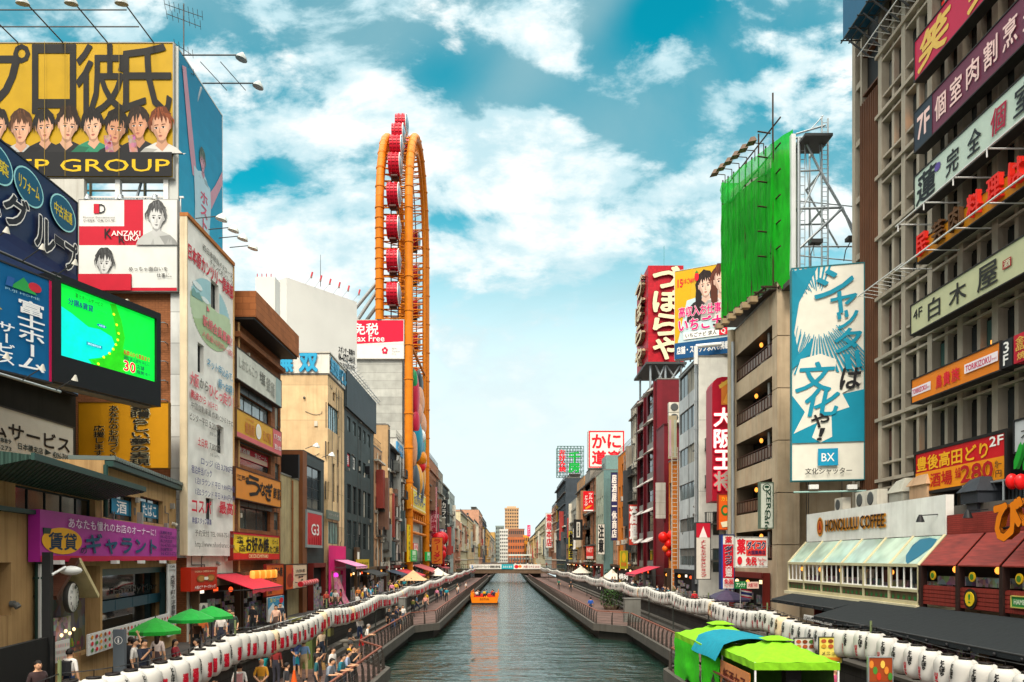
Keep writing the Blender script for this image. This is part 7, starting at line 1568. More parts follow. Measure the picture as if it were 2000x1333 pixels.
r1=[('salmon_house','salmon brown house with a black framed sign',1141,1163.5,930,'#a2704e',61,{}),('tan_block','tan block next to the salmon brown house',1127,1140.8,930,'#b0865c',62,{}),('grey_bay_house','pale grey house with a curved top bay',1110.5,1126.8,972,'#a8a498',63,{}),('charcoal_tower','charcoal tower under the green steel sign frame',1087,1105,934,'#3a4248',64,dict(D=14)),('brown_red_block','brown red block beyond the bridge on the far bank',1077.5,1086.8,985,'#a4785e',65,{}),('pale_green_block','pale block with a white and red upright sign beyond the bridge',1065,1077.3,1003,'#9aa09a',66,{}),('cream_antenna_block','cream block with rooftop aerials far along the other bank',1045,1064.8,1014,'#c4bc9c',67,{}),('ochre_low_block','low ochre block far along the other bank',1034,1044.8,1045,'#c0a070',68,{}),('brick_low_block','low brick red block at the end of the other bank',1024,1033.8,1056,'#a86a4c',69,{})]
for nm,lb,a,b_,yt,c,sd_,kw in r1:far_bld(nm,lb,1,a,b_,yt,c,sd_,cl=1 if a>1105 else 0,**kw)
CF_=front(228);cr=root('steel_sign_frame','green steel roof frame holding red and green characters','sign',P(1114,930,228));mb=MB();gf=M('#2a5a4a',rough=.5)
p0,p1=P(1089,872,228),P(1140,930,228)
for i in range(9):
 x=p0 .x+(p1 .x-p0 .x)*i/8
 for yy in(228,233):mb.tube((x,yy,p1 .z),(x,yy,p0 .z),.1,gf,4)
for j in range(7):
 z=p1 .z+(p0 .z-p1 .z)*j/6
 for yy in(228,233):mb.tube((p0 .x,yy,z),(p1 .x,yy,z),.1,gf,4)
 for i in range(8):x=p0 .x+(p1 .x-p0 .x)*i/8;mb.tube((x,228,z),(x+(p1 .x-p0 .x)/8,233,z),.06,gf,4)
mb.build('frame',cr);d=Draw(front(227.6,p0 .x,p1 .z),p1 .x-p0 .x,p0 .z-p1 .z,.05);d.vtext('お好み焼',.05,.12,.3,.88,M('#d0202a',rough=.4),.08,thick=.1,res=1);d.vtext('千房',.42,.2,.86,.9,M('#129a3a',rough=.4),.08,thick=.1,res=1);d.done(cr)
mb=MB();mb.box(P(1108,930,229).x,228,ZT,P(1132,930,228).x,242,ZY(931,228),M('#44494c','wall'));tag(mb.build('charcoal_wing'),'charcoal wing under the green steel sign frame','building')
def tsu(d):d.vtext('ツルハ',.52,.06,.9,.6,WHT,.05,res=1);d.vtext('ドラッグ',.1,.2,.45,.75,WHT,.04,res=1);d.poly([(.15,.85),(.5,.72),(.9,.68),(.6,.82),(.3,.9)],M('#e08a1c'));d.rect(.05,.93,.95,.99,WHT)
sign('shop_sign','red drugstore sign with white katakana and an orange bird shape',front(138),(1139,960,1159.5,999),M('#d0121e',rough=.4),tsu,depth=.4)
def hitu(d):d.vtext('居酒屋道',.25,.08,.75,.92,BLK,.04,res=1)
sign('shop_sign','white upright sign in a wide black frame on the salmon brown house',front(150.5,0),(1126,1020,1133,1050),M('#d0ccc0'),hitu,depth=1.0,edge=M('#1a1a1a'),ew=.5)
def net(d):d.text('NET',.1,.1,.9,.45,M('#d8a89c'),.05,res=1);d.rect(.05,.78,.95,.98,M('#b8b0a8'))
sign('shop_sign','faded red NET sign low on the salmon brown house',front(140),(1145,1068,1159,1092),M('#b82a24'),net,depth=.6)
blade('white and red upright sign beyond the bridge',1,268,15.4,10,22,2.4,'#d0ccc4','薬局本店',M('#b81c2a'))
for i,(px,Yb,z0_,z1_,c,t,lb)in enumerate(((1168,128,7,12,'#c8c4b8','注意','pale notice strip on the tarpaulin building'),(1236,95,8,13,'#b83a2a','酒場','small red upright sign on the pipe clad house'),(1108,190,6,13,'#d8c020','食堂','yellow upright sign near the bridge steps'),(1120,178,8,14,'#3a3c3c','焼鳥','black upright sign on the pale grey house'))):blade(lb,1,Yb,16,z0_,z1_,1.1,c,t,BLK if i in(0,2)else WHT)
def slab_bld(name,label,Y,px0,px1,ytop,col,nx,nz,D=20,kind='wall',wc='#3a3a38',dark=.6):
 r_=root(name,label,'building',P((px0+px1)/2,1090,Y));a,b_=P(px0,1090,Y).x,P(px1,1090,Y).x;H=ZY(ytop,Y)-ZT;f=front(Y,a,ZT);W=b_-a
 mb=MB();ws=[(W*(i+.2)/nx,H*(j+.3)/nz,W*(i+.8)/nx,H*(j+.8)/nz)for i in range(nx)for j in range(nz)]
 wallgrid(mb,f,W,H,ws,M(col,kind),.5);mb.box(a,Y+.5,ZT,b_,Y+D,ZT+H,M(wc,'glass',.3));mb.box(a-.3,Y+.02,ZT+H,b_+.3,Y+D,ZT+H+1,M(col,kind));mb.build('wall',r_)
 return r_,f,W,H
t1=slab_bld('apartment_tower','tall tan and orange apartment tower beyond the end of the canal',900,986,1013,994,'#b8926a',6,16)
mb=MB();mb.box(P(990,0,905).x,903,ZY(994,900)-.5,P(1008,0,905).x,915,ZY(989,900),M('#b8a080'));mb.build('roof_house',t1[0])
slab_bld('office_block','grey green office block left of the apartment tower',800,968,984,1029,'#7f8a84',5,9);slab_bld('white_block','white block before the office block',700,976,992,1036,'#c8c8c0',4,9)
slab_bld('brown_office','low brown building right of the apartment tower',760,993,1024,1035,'#8a5e48',8,5);slab_bld('orange_office','long orange brown building closing the canal',620,992,1024,1052,'#b0643c',7,4)
slab_bld('amber_block','amber block with a pink sign closing the canal',640,1022,1034,1048,'#c8862a',3,4)
def pks(d):d.vtext('パチンコ',.2,.1,.8,.9,M('#e8d0d8'),.04,res=1)
sign('roof_sign','pink magenta roof sign near the end of the canal',front(600),(1030,1026,1036,1048),M('#c81c5c'),pks,depth=2)
mb=MB();y_=480;a,b_=P(993,0,y_).x,P(1038,0,y_).x;mb.box(a,y_,ZY(1093,y_),b_,y_+9,ZY(1090,y_),M('#8a8a84'));mb.box(a,y_,ZY(1086,y_),b_,y_+9,ZY(1083,y_),M('#c8d0c8'));
for i in range(9):x=a+(b_-a)*i/8;mb.box(x,y_,0,x+.6,y_+1,ZY(1086,y_),M('#5a5a58'))
mb.box(-20,y_+2,2.0,30,y_+9,3.5,M('#6a625a'));tag(mb.build('covered_bridge'),'second pale roofed bridge far along the canal','bridge')
# ================================================================ glazed cafe, log restaurant and black awnings on the near right bank
CX=16.0;CFn=right(CX,41.2,0);CW=13.1
cafe=root('glazed_cafe','cafe with a white streaked fascia over a sloping glass sunroom','cafe',(15,35,4.7))
fas=M('#e0dfd8','wall',.7,dirt=.3);ivory=M('#c8bf9e','wall',.6,dirt=.25)
mb=MB();mb.fbox(CFn,0,7.25,-.3,CW,8.72,0,fas);mb.build('fascia',cafe)
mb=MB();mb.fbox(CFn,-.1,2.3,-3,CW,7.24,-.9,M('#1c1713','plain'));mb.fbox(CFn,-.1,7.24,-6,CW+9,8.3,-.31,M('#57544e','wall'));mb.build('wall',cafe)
mb=MB();E0,E1=1.0,6.12
frb=M('#b9b08c','wall',.5,dirt=.2);nb=6;bw_=CW/nb
for i in range(nb+1):
 u=bw_*i;a,b_=CFn.pt(u,7.24,.02),CFn.pt(u,E1,E0);mb.tube(a,b_,.06,frb,6);mb.fbox(CFn,max(0,u-.06),4.75,E0-.12,min(CW,u+.06),E1,E0+.02,frb)
for v,w in((E1,.12),(5.18,.1),(4.72,.16)):mb.fbox(CFn,0,v-w/2,E0-.1,CW,v+w/2,E0+.03,frb)
mb.fbox(CFn,-.2,4.5,-.5,CW+.1,4.66,E0+.15,ivory);mb.build('frame',cafe)
roofg=M('#93a898','glass',.1)
for i in range(nb):
 u0,u1=bw_*i+.06,bw_*(i+1)-.06
 mb=MB();mb.face([CFn.pt(u0,E1,E0),CFn.pt(u1,E1,E0),CFn.pt(u1,7.22,.03),CFn.pt(u0,7.22,.03)],roofg);o=mb.build('roof_pane',cafe)
 if i==5:
  d=MB();q=[(.5,.12),(.62,.05),(.8,.3),(.95,.62),(.9,.88),(.6,.95),(.3,.9),(.22,.7),(.3,.35)]
  d.face([CFn.pt(u0+(u1-u0)*a,7.22+(E1-7.22)*(1-b_),.03+(E0-.03)*(1-b_)+.012)for a,b_ in q],M('#0f5a72',rough=.4));d.build('emblem',o)
 w=MB()
 for k in range(5):x=u0+(u1-u0)*k/4;w.fbox(CFn,x-.03,5.24,E0-.06,x+.03,6.05,E0-.02,WHT)
 w.fbox(CFn,u0,5.22,E0-.07,u1,5.28,E0-.01,WHT);w.build('window',cafe)
 w=MB();w.fbox(CFn,u0,4.8,E0-.08,u1,5.13,E0-.04,M('#5a4630','wood'));
 for k in range(5):
  x=u0+(u1-u0)*(k+.5)/5
  for da in(-.16,-.05,.07,.17):w.face([CFn.pt(x-.04,4.82,E0-.03+.002*k),CFn.pt(x+.04,4.82,E0-.03+.002*k),CFn.pt(x+da,5.1-abs(da)*.5,E0-.03+.002*k+abs(da)*.01)],M('#1f6a34',rough=.6))
 w.build('painted_panel',cafe)
 for k in range(1):
  l=MB();l.ball(CFn.pt(u0+(u1-u0)*(.3+.09*i),5.82,E0-.5-.3*k),.09,.09,.11,LAMPS[0],10,6);l.build('lamp',cafe)
 w=MB();w.fbox(CFn,u0,4.75,-.3,u1,5.5,.2,GOODS[i%4]);w.fbox(CFn,u0+.2,5.4,-.2,u0+.6,5.9,.3,M(['#c8c0b4','#5a2a24','#2a3a4a'][i%3],'cloth'));w.build('interior',cafe)
d=Draw(CFn.at(0,7.25,.0),CW,1.47,.03);am=M('#d08a14',rough=.4);dkl=M('#2e1a10',rough=.5)
d.ell(.14,.5,.03,.33,am,26);d.ell(.14,.5,.025,.275,M('#6a3a14'),26);d.ell(.14,.5,.02,.22,M('#c8641c'),20);d.poly([(.128,.6),(.14,.3),(.152,.6)],M('#8a1c14'))
d.text('HONOLULU COFFEE',.2,.31,.665,.68,am,.12);d.n+=.03;d.text('HONOLULU COFFEE',.197,.29,.66,.66,dkl,.03);d.done(cafe,'raised_lettering','emblem')
for i in range(2):
 x=CW-.9+i*3.0;r3=root('spot_lamp','black spot lamp on the %s'%('right end of the white cafe fascia','red slatted strip past the cafe fascia')[i],'lamp',CFn.pt(x,7.9,.1));mb=MB();mb.lathe(CFn.pt(x,7.75,.45),[(.16,0),(.1,.18),(.05,.28)],BLK,8);mb.build('head',r3);mb=MB();mb.tube(CFn.pt(x,8.0,.45),CFn.pt(x+.4,8.02,0),.02,BLK,5);mb.build('arm',r3)
lg=root('log_restaurant','dark log fronted restaurant with red plank roof panels and round yellow badges','restaurant',(15,24,4.7));U0=CW+.05;redw=M('#7a2a22','wood',.55);dkw=M('#2a1814','wood',.6)
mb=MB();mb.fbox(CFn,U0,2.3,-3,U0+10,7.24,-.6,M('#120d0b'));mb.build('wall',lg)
mb=MB();red_st=M('#8a3028','brick',.7,w=.5,h=.07,mo=.008,mc=.5);mb.fbox(CFn,U0,7.25,-.3,U0+10,7.95,-.02,red_st);mb.build('slat_strip',lg)
mb=MB();mb.fbox(CFn,U0,8.3,-2.5,U0+6,9.5,-1.3,M('#4e5458','corr',.5));
for k in range(6):mb.tube(CFn.pt(U0+.1+k*1.1,7.95,-.6),CFn.pt(U0+.1+k*1.1,9.0,-.6),.04,STEEL,5)
mb.tube(CFn.pt(U0,9.0,-.6),CFn.pt(U0+7,9.0,-.6),.04,STEEL,5);mb.build('roof_deck',lg)
for i in range(4):
 u0,u1=U0+.1+2.3*i,U0+2.3*(i+1)-.05
 mb=MB();mb.hexa([CFn.pt(u0,E1,E0),CFn.pt(u1,E1,E0),CFn.pt(u1,E1+.04,E0),CFn.pt(u0,E1+.04,E0),CFn.pt(u0,7.2,.03),CFn.pt(u1,7.2,.03),CFn.pt(u1,7.24,.03),CFn.pt(u0,7.24,.03)],M('#7a2a22','wood',.5,ax=1));mb.build('roof_panel',lg)
 mb=MB();mb.fbox(CFn,u0-.1,4.6,E0-.2,u0+.08,E1,E0+.02,dkw);mb.build('post',lg)
 mb=MB();mb.fbox(CFn,u0+.1,4.72,E0-.15,u1-.05,5.42,E0-.08,redw)
 for k in range(5):mb.fbox(CFn,u0+.1,4.74+.135*k,E0-.079,u1-.05,4.74+.135*k+.11,E0-.04,redw)
 mb.build('log_panel',lg)
 mb=MB();p=CFn.pt(u0+.75,5.78,E0-.06);mb.lathe(p,[(.16,0),(.16,.04)],M('#c09a1a',rough=.4),16,ax=CFn.Nn);mb.lathe(p+CFn.Nn*.041,[(.1,0),(.1,.01)],M('#3a6a1c'),12,ax=CFn.Nn);mb.build('badge',lg)
 mb=MB();mb.ball(CFn.pt(u0+1.5,6.0,E0-.4),.1,.1,.12,LAMPS[0],8,5);mb.build('lamp',lg)
 mb=MB();mb.fbox(CFn,u0+.2,5.45,.1,u1-.2,5.75,.5,GOODS[i%4]);mb.build('tableware',lg)
mb=MB();p=CFn.pt(U0+3.1,5.06,E0-.02);mb.lathe(p,[(.34,0),(.34,.03)],M('#1e1a12'),20,ax=CFn.Nn);mb.lathe(p+CFn.Nn*.031,[(.24,0),(.24,.02)],M('#d0b01c',rough=.4),18,ax=CFn.Nn);mb.build('badge',lg)
d=Draw(CFn.at(U0+2.75,4.72,E0+.02),.7,.7,.01);d.text('!',.42,.28,.58,.7,M('#1a7a2a'),.03);d.done(lg)
def hst(d):d.text('HAMBURG STATION',.06,.25,.96,.75,M('#c8d8b8'),.04,res=1)
sign('name_board','green board reading HAMBURG STATION on the red logs',None,None,M('#2a7a3a',rough=.5),hst,depth=.05,edge=M('#a8a050'),ew=.03,WH=(CFn.at(U0+5.2,4.95,E0+.02),1.9,.3))
bg3=root('letter_sign','huge orange cut out letters with a cherry mark over the log restaurant','sign',CFn.pt(U0+5,7.4,.8));d=Draw(CFn.at(U0+4.4,6.95,.8),5.2,2.4,.02);og=M('#e07a0c',rough=.4)
[d.text(c,a,b_,e,1.0,og,.08,thick=.2,ol=M('#1a1410'),olw=.015)for c,a,b_,e in(('び',.0,.5,.24),('っ',.25,.74,.4),('く',.42,.5,.62))];d.done(bg3)
mb=MB()
for a,z,m,sx_,sz_,rt_ in((.55,1.75,M('#d01a1a',rough=.3),.2,.24,0),(.95,1.7,M('#d01a1a',rough=.3),.19,.24,0)):mb=MB();mb.ball(CFn.pt(U0+4.4+a,6.95+z,.85),.2,.12,sz_,m,12,8);mb.build('cherry',bg3)
gl_=M('#16962a',rough=.4)
for du,dv,w,h in((.75,2.1,.14,.62),(1.15,2.02,.12,.5)):
 q=[(-w,h*.4),(-w*.4,0),(w*.4,0),(w,h*.5),(w*.9,h),(0,h*1.25),(-w*.5,h*1.1)]
 mb=MB();[mb.face([CFn.pt(U0+4.4+du+a+b_*.35,6.95+dv+b_,n_)for a,b_ in q],gl_)for n_ in(.8,.9)];mb.build('leaf',bg3)
mb=MB()
for k in range(4):mb.tube(CFn.pt(U0+4.6+k,7.3,.9),CFn.pt(U0+4.6+k,7.5,-.3),.04,BLK)
mb.build('bracket',bg3)
def cowl(label,u,v,n,s,m):
 r_=root('vent_cowl',label,'vent',CFn.pt(u,v,n));mb=MB();f=CFn
 mb.fbox(f,u,v,n-1.2*s,u+1.5*s,v+.6*s,n,m);mb.hexa([f.pt(u-.1,v+.6*s,n+.1),f.pt(u+1.6*s,v+.6*s,n+.1),f.pt(u+1.6*s,v+.6*s,n-1.3*s),f.pt(u-.1,v+.6*s,n-1.3*s),f.pt(u+.3*s,v+1.25*s,n-.2),f.pt(u+1.25*s,v+1.35*s,n-.2),f.pt(u+1.25*s,v+1.35*s,n-.9*s),f.pt(u+.3*s,v+1.25*s,n-.9*s)],m)
 mb.build('hood',r_);mb=MB();mb.fbox(f,u+.2,v-.5,n-1.0*s,u+1.2*s,v,n-.1,m);mb.build('duct',r_)
cowl('dark grey peaked exhaust cowl in front of the red and orange 2F sign',U0+.7,8.3,-.1,.68,M('#30343a','wall',.5));cowl('beige and orange exhaust cowl behind the white cafe fascia',CW-3.7,8.8,-.6,.9,M('#b09070','wall',.6));cowl('pale exhaust cowl left of the beige one behind the cafe fascia',CW-5.8,8.75,-.8,.8,M('#a8a698','wall',.6))
for i,u in enumerate((1.8,4.3,5.4)):
 r_=root('air_conditioner','outdoor air conditioner behind the white cafe fascia, %s'%('below the teal and white board','middle one','right one')[i],'air conditioner',CFn.pt(u,8.8,-.9),'air conditioners behind the cafe fascia');ac_unit(r_,CFn.off(-1.2),u,8.75,1.25 if i else 1.1,'casing')
def black_awning(label,u0,u1,n0,n1,v1,v0):
 r_=root('awning',label,'awning',CFn.pt((u0+u1)/2,v0,n1));m=M('#1d2224','cloth',.9,sheen=0);mb=MB();k=10
 for i in range(k):
  a,b_=u0+(u1-u0)*i/k,u0+(u1-u0)*(i+1)/k;sg=.05*math.sin(math.pi*1)
  mb.hexa([CFn.pt(a,v1,n0),CFn.pt(b_,v1,n0),CFn.pt(b_,v0,n1),CFn.pt(a,v0,n1),CFn.pt(a,v1+.03,n0),CFn.pt(b_,v1+.03,n0),CFn.pt(b_,v0+.03,n1),CFn.pt(a,v0+.03,n1)],m)
 mb.fbox(CFn,u0,v0-.16,n1,u1,v0+.03,n1+.02,m);mb.build('canvas',r_)
 mb=MB();mb.tube(CFn.pt(u0,v0,n1),CFn.pt(u1,v0,n1),.035,DSTEEL,6)
 for u in(u0+.1,u1-.1):mb.tube(CFn.pt(u,v0,n1),CFn.pt(u,v1-.5,n0),.03,DSTEEL,5)
 q=u0
 while q<u1:mb.ball(CFn.pt(q,v0-.1,n1+.06),.05,.05,.06,BLK,6,4);q+=1.1
 mb.build('frame',r_)
black_awning('smaller black awning under the left end of the glazed cafe',1.0,8.7,1.0,2.2,4.55,4.25);black_awning('long wide black awning stretching below the log restaurant',8.8,24,1.0,3.1,4.6,3.95)
str_=root('street_stalls','dark shop fronts with posters under the black awnings','shop front',CFn.pt(8,2.2,0));
for i in range(7):shopfront(str_,CFn.off(-.85),.2+2.9*i,2.9+2.9*i,2.0,lamps=1,v=2.22)
mb=MB();mb.fbox(CFn,5.2,3.5,2.1,8.2,3.75,2.16,WHT);mb.build('valance',str_);d=Draw(CFn.at(5.2,3.5,2.17),3,.25);d.text('OSAKA DOTONBORI',.03,.2,.97,.8,BLK,.03,res=1);d.done(str_)
for i,(px,Yb,c,lb)in enumerate(((1572,29,'#c9c4b4','white and orange menu board behind the front green tent'),(1622,27,'#d8c85a','small yellow and white notice below the lanterns, right of the front tent'))):
 q=P(px,1270,Yb)
 def it(d):[d.ell(.2+.3*(i%3),.15+.2*(i//3),.12,.08,M(['#a8502a','#7a3a1c','#3f6a2c','#b88a2a'][i%4]),10)for i in range(6)];d.text('メニュー',.1,.55,.9,.7,BLK,.02,res=1);d.rect(.1,.78,.9,.92,M('#c87a2a'))
 sign('menu_board',lb,None,None,M(c),it,depth=.04,edge=DSTEEL,ew=.02,WH=(front(Yb,q.x-.4,q.z-.45),.8,.9))
def beer(d):
 d.rect(0,0,1,.36,M('#8a3c18'));[d.ell(.1+.16*i,.1+.09*(i%3),.1,.06,M(['#c87a2a','#3f7a2c','#b8301c','#d8b04a'][i%4]),10)for i in range(6)];d.rect(0,.36,1,1,M('#17120e'));d.text('DOTON',.12,.42,.92,.52,WHT,.03,res=1);d.text('cafe & bar',.2,.55,.8,.6,M('#c8c0b0'),.01,res=1);d.poly([(.0,.5),(.22,.5),(.2,1),(0,1)],M('#c8781c'));d.poly([(.8,.55),(1,.55),(1,1),(.83,1)],M('#c8781c'));d.ell(.1,.49,.12,.04,WHT,10);d.ell(.9,.54,.12,.04,WHT,10);d.text('生ビール 500円',.25,.68,.78,.75,M('#d8c090'),.02,res=1)
q=P(1697,1285,22.6);sign('poster_stand','upright poster stand with food photo and two beers at the lower right',None,None,M('#d8d4cc'),beer,depth=.06,edge=STEEL,ew=.03,WH=(front(22.6,q.x,1.5),.68,q.z-1.5))
# ================================================================ green pop up tents
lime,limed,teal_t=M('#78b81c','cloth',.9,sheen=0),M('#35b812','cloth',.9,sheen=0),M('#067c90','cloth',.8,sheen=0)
def tent(label,x0,x1,y0,y1,ze,zp,top,sides=(),group='lime green pop up tents'):
 r_=root('popup_tent',label,'tent',((x0+x1)/2,(y0+y1)/2,ZP),group);mb=MB();n=8;cx,cy=(x0+x1)/2,(y0+y1)/2;vs=[]
 for j in range(n+1):
  for i in range(n+1):
   a,b_=i/n*2-1,j/n*2-1;t=1-max(abs(a),abs(b_));z=ze+(zp-ze)*(t**.85)-.07*math.sin(math.pi*min(1,max(abs(a),abs(b_))))
   vs.append((cx+a*(x1-x0)/2,cy+b_*(y1-y0)/2,z+.02*math.sin(9*a+5*b_)))
 mb.mesh(vs,[(j*(n+1)+i,j*(n+1)+i+1,(j+1)*(n+1)+i+1,(j+1)*(n+1)+i)for j in range(n)for i in range(n)],top)
 for(a,b_),(c,d_)in(((x0,y0),(x1,y0)),((x1,y0),(x1,y1)),((x1,y1),(x0,y1)),((x0,y1),(x0,y0))):
  k=10;vv=[]
  for i in range(k+1):
   s=i/k;off=.02*math.sin(s*25);vv+=[(a+(c-a)*s,b_+(d_-b_)*s,ze-.0 if 0<i<k else ze),(a+(c-a)*s+off,b_+(d_-b_)*s+off,ze-.24)]
  mb.mesh(vv,[(2*i,2*i+2,2*i+3,2*i+1)for i in range(k)],top)
 mb.build('canopy',r_)
 mb=MB();w=(x1-x0)*.17;mb.hexa([(cx-w,cy-w,zp-.1),(cx+w,cy-w,zp-.1),(cx+w,cy+w,zp-.1),(cx-w,cy+w,zp-.1),(cx-.3*w,cy-.3*w,zp+.01),(cx+.3*w,cy-.3*w,zp+.01),(cx+.3*w,cy+.3*w,zp+.01),(cx-.3*w,cy+.3*w,zp+.01)],top);mb.build('vent_cap',r_)
 for x in(x0+.04,x1-.04):
  for y in(y0+.04,y1-.04):mb=MB();mb.box(x-.025,y-.025,ZP,x+.025,y+.025,ze,WMETAL);mb.build('leg',r_)
 for(p,q,m)in sides:
  a=netwall(p,q,ZP+.05,ZP+.05,ze-.2,ze-.2,m,14,8,.05);a.build('side_sheet',r_)
 return r_
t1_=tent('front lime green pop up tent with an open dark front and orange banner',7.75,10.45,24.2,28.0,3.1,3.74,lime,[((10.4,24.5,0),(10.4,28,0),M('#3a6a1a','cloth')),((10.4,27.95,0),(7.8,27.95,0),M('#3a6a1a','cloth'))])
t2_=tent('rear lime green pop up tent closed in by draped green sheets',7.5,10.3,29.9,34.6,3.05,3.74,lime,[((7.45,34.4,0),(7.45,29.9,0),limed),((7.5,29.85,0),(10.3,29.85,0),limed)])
tp=root('tarpaulin','teal blue tarpaulin slung between the two lime green tents','tarpaulin',(9,29,3));mb=MB();vs=[];n=10
for j in range(n+1):
 for i in range(n+1):
  s,t=i/n,j/n;x=7.35+3.0*s;y=27.3+3.6*t;z=3.18+.36*math.sin(math.pi*min(1,s*1.02))+.03*math.sin(8*s+6*t)-(.45 if i==0 else 0);vs.append((x,y,z))
mb.mesh(vs,[(j*(n+1)+i,j*(n+1)+i+1,(j+1)*(n+1)+i+1,(j+1)*(n+1)+i)for j in range(n)for i in range(n)],teal_t,True);mb.build('sheet',tp)
netwall((7.5,29.8,0),(7.7,28.05,0),ZP+.1,ZP+.1,2.75,2.75,limed,8,8,.05).build('side_sheet',tp)
def jo(d):d.text('飯酒女子',.12,.2,.88,.72,M('#5a1c10'),.03);d.rect(0,.85,1,1,M('#8a3c14'))
sign('banner','orange banner with four dark characters on the canal side of the front tent',None,None,M('#b86a18','cloth',.8),jo,depth=.02,WH=(left(7.68,0,0)if False else right(7.7,27.9,1.65),3.4,1.05))
sp=root('loudspeaker','black loudspeaker standing in the open front of the green tent','speaker',(9.25,25,ZP));mb=MB();mb.box(9.0,24.9,2.05,9.5,25.3,2.85,BLK);mb.build('cabinet',sp);mb=MB();mb.tube((9.25,25.1,ZP),(9.25,25.1,2.05),.03,DSTEEL);mb.build('pole',sp);mb=MB();mb.lathe((9.25,24.895,2.3),[(.18,0),(.16,.01),(.05,-.04)],gray(40),16,ax=Vector((0,-1,0)));mb.build('cone',sp)
# ================================================================ parasols, canopies, boat, street furniture
def parasol(label,x,y,zg,zr,zt,r,m,name='parasol',n=8,stripes=None,group=None):
 r_=root(name,label,'parasol',(x,y,zg),group);mb=MB()
 for i in range(n):
  t0,t1=2*math.pi*i/n,2*math.pi*(i+1)/n;pm_=stripes if stripes and i%2 else m
  p=[(x,y,zt),(x+r*.5*math.cos(t0),y+r*.5*math.sin(t0),zr+(zt-zr)*.58),(x+r*.5*math.cos(t1),y+r*.5*math.sin(t1),zr+(zt-zr)*.58),(x+r*math.cos(t0),y+r*math.sin(t0),zr),(x+r*math.cos(t1),y+r*math.sin(t1),zr),(x+r*math.cos(t0),y+r*math.sin(t0),zr-.12),(x+r*math.cos(t1),y+r*math.sin(t1),zr-.12)]
  mb.mesh(p,[(0,1,2),(1,3,4,2),(3,5,6,4)],pm_)
 mb.build('canopy',r_);mb=MB();mb.tube((x,y,zg),(x,y,zt+.08),.025,DSTEEL,6);mb.build('pole',r_)
 mb=MB();[mb.tube((x,y,zt-.05),(x+r*.98*math.cos(2*math.pi*i/n),y+r*.98*math.sin(2*math.pi*i/n),zr-.02),.008,DSTEEL,4)for i in range(n)];mb.build('rib',r_)
 mb=MB();mb.lathe((x,y,zg),[(.28,0),(.28,.06),(.06,.1)],gray(70),10);mb.build('base',r_)
gm_=M('#0e8a2e','cloth',.8)
parasol('nearest of the three green parasols, brightest green',-11.95,26.0,ZT,3.95,4.38,.86,M('#178a26','cloth',.8),group='green parasols');parasol('middle one of the three green parasols',-11.9,28.8,ZT,4.12,4.5,.86,gm_,group='green parasols');parasol('farthest of the three green parasols, beside the red awning',-11.9,30.8,ZT,4.08,4.48,.86,gm_,group='green parasols')
parasol('dark purple parasol with orange marks before the drugstore signs',14.2,50,ZT,3.72,4.35,1.6,M('#2e2a44','cloth'),stripes=M('#3a2e48','cloth'))
def canopy(label,x,y,w,zr,zt,m):
 r_=root('canopy_tent',label,'canopy',(x,y,ZT));mb=MB();n=6;vs=[]
 for j in range(n+1):
  for i in range(n+1):
   a,b_=i/n*2-1,j/n*2-1;t=1-max(abs(a),abs(b_));vs.append((x+a*w/2,y+b_*w/2,zr+(zt-zr)*t**1.4))
 mb.mesh(vs,[(j*(n+1)+i,j*(n+1)+i+1,(j+1)*(n+1)+i+1,(j+1)*(n+1)+i)for j in range(n)for i in range(n)],m);mb.build('canopy',r_)
 for q in(-1,1):
  for s in(-1,1):mb=MB();mb.tube((x+q*w/2.05,y+s*w/2.05,ZT),(x+q*w/2.05,y+s*w/2.05,zr),.05,WMETAL,5);mb.build('leg',r_)
canopy('beige peaked canopy on the terrace before the orange tower',-11.9,96,3.7,3.6,4.9,M('#c8a478','cloth'));canopy('white peaked canopy behind the beige one',-11.6,126,4.2,3.5,4.8,M('#cfc8b8','cloth'))
canopy('near white peaked canopy before the tarpaulin building',14.0,104,3.6,3.5,4.9,M('#cfc6b4','cloth'));canopy('far white peaked canopy near the pale grey house',14.0,148,4.2,3.5,4.9,M('#cfc6b4','cloth'))
bt=root('canal_boat','orange open sightseeing boat carrying seated passengers','boat',(-3.3,110,0));bo=M('#e07a08',rough=.4);bx0,bx1,by0,by1=-5.2,-1.4,106,117
mb=MB();sec=lambda y,k,z0:[(-3.3-1.9*k,y,.98),(-3.3-1.75*k,y,z0),(-3.3+1.75*k,y,z0),(-3.3+1.9*k,y,.98)]
ss=[sec(by0,1,.18),sec(by0+7,1,.18),sec(by1-1.5,.8,.25),sec(by1,.25,.6)];vs=[p for s in ss for p in s]
mb.mesh(vs,[(4*i+j,4*i+j+1,4*i+5+j,4*i+4+j)for i in range(3)for j in range(3)]+[(3,2,1,0),(12,13,14,15)],bo);mb.build('hull',bt)
mb=MB();mb.box(-5.0,by0-.02,-.2,-1.6,by0+9,.17,M('#1a1a1c'));mb.box(-4.9,by0+.15,.3,-1.7,by1-2.5,.5,M('#5a5048'));mb.build('waterline',bt)
mb=MB()
for x in(-5.15,-1.45):mb.box(x-.09,by0,.99,x+.09,by1-2,1.25,bo)
for x in(-5.0,-1.6):mb.box(x-.2,by0-.03,.99,x+.2,by0+.3,1.6,bo)
mb.build('bulwark',bt);mb=MB()
for x in(-4.2,-2.3):
 for k in range(4):y=by0+.7+2.1*k;mb.box(x-.65,y,.52,x+.65,y+.5,1.0,M('#c82a1c',rough=.5));mb.box(x-.65,y-.12,.52,x+.65,y-.01,1.12,M('#c82a1c',rough=.5))
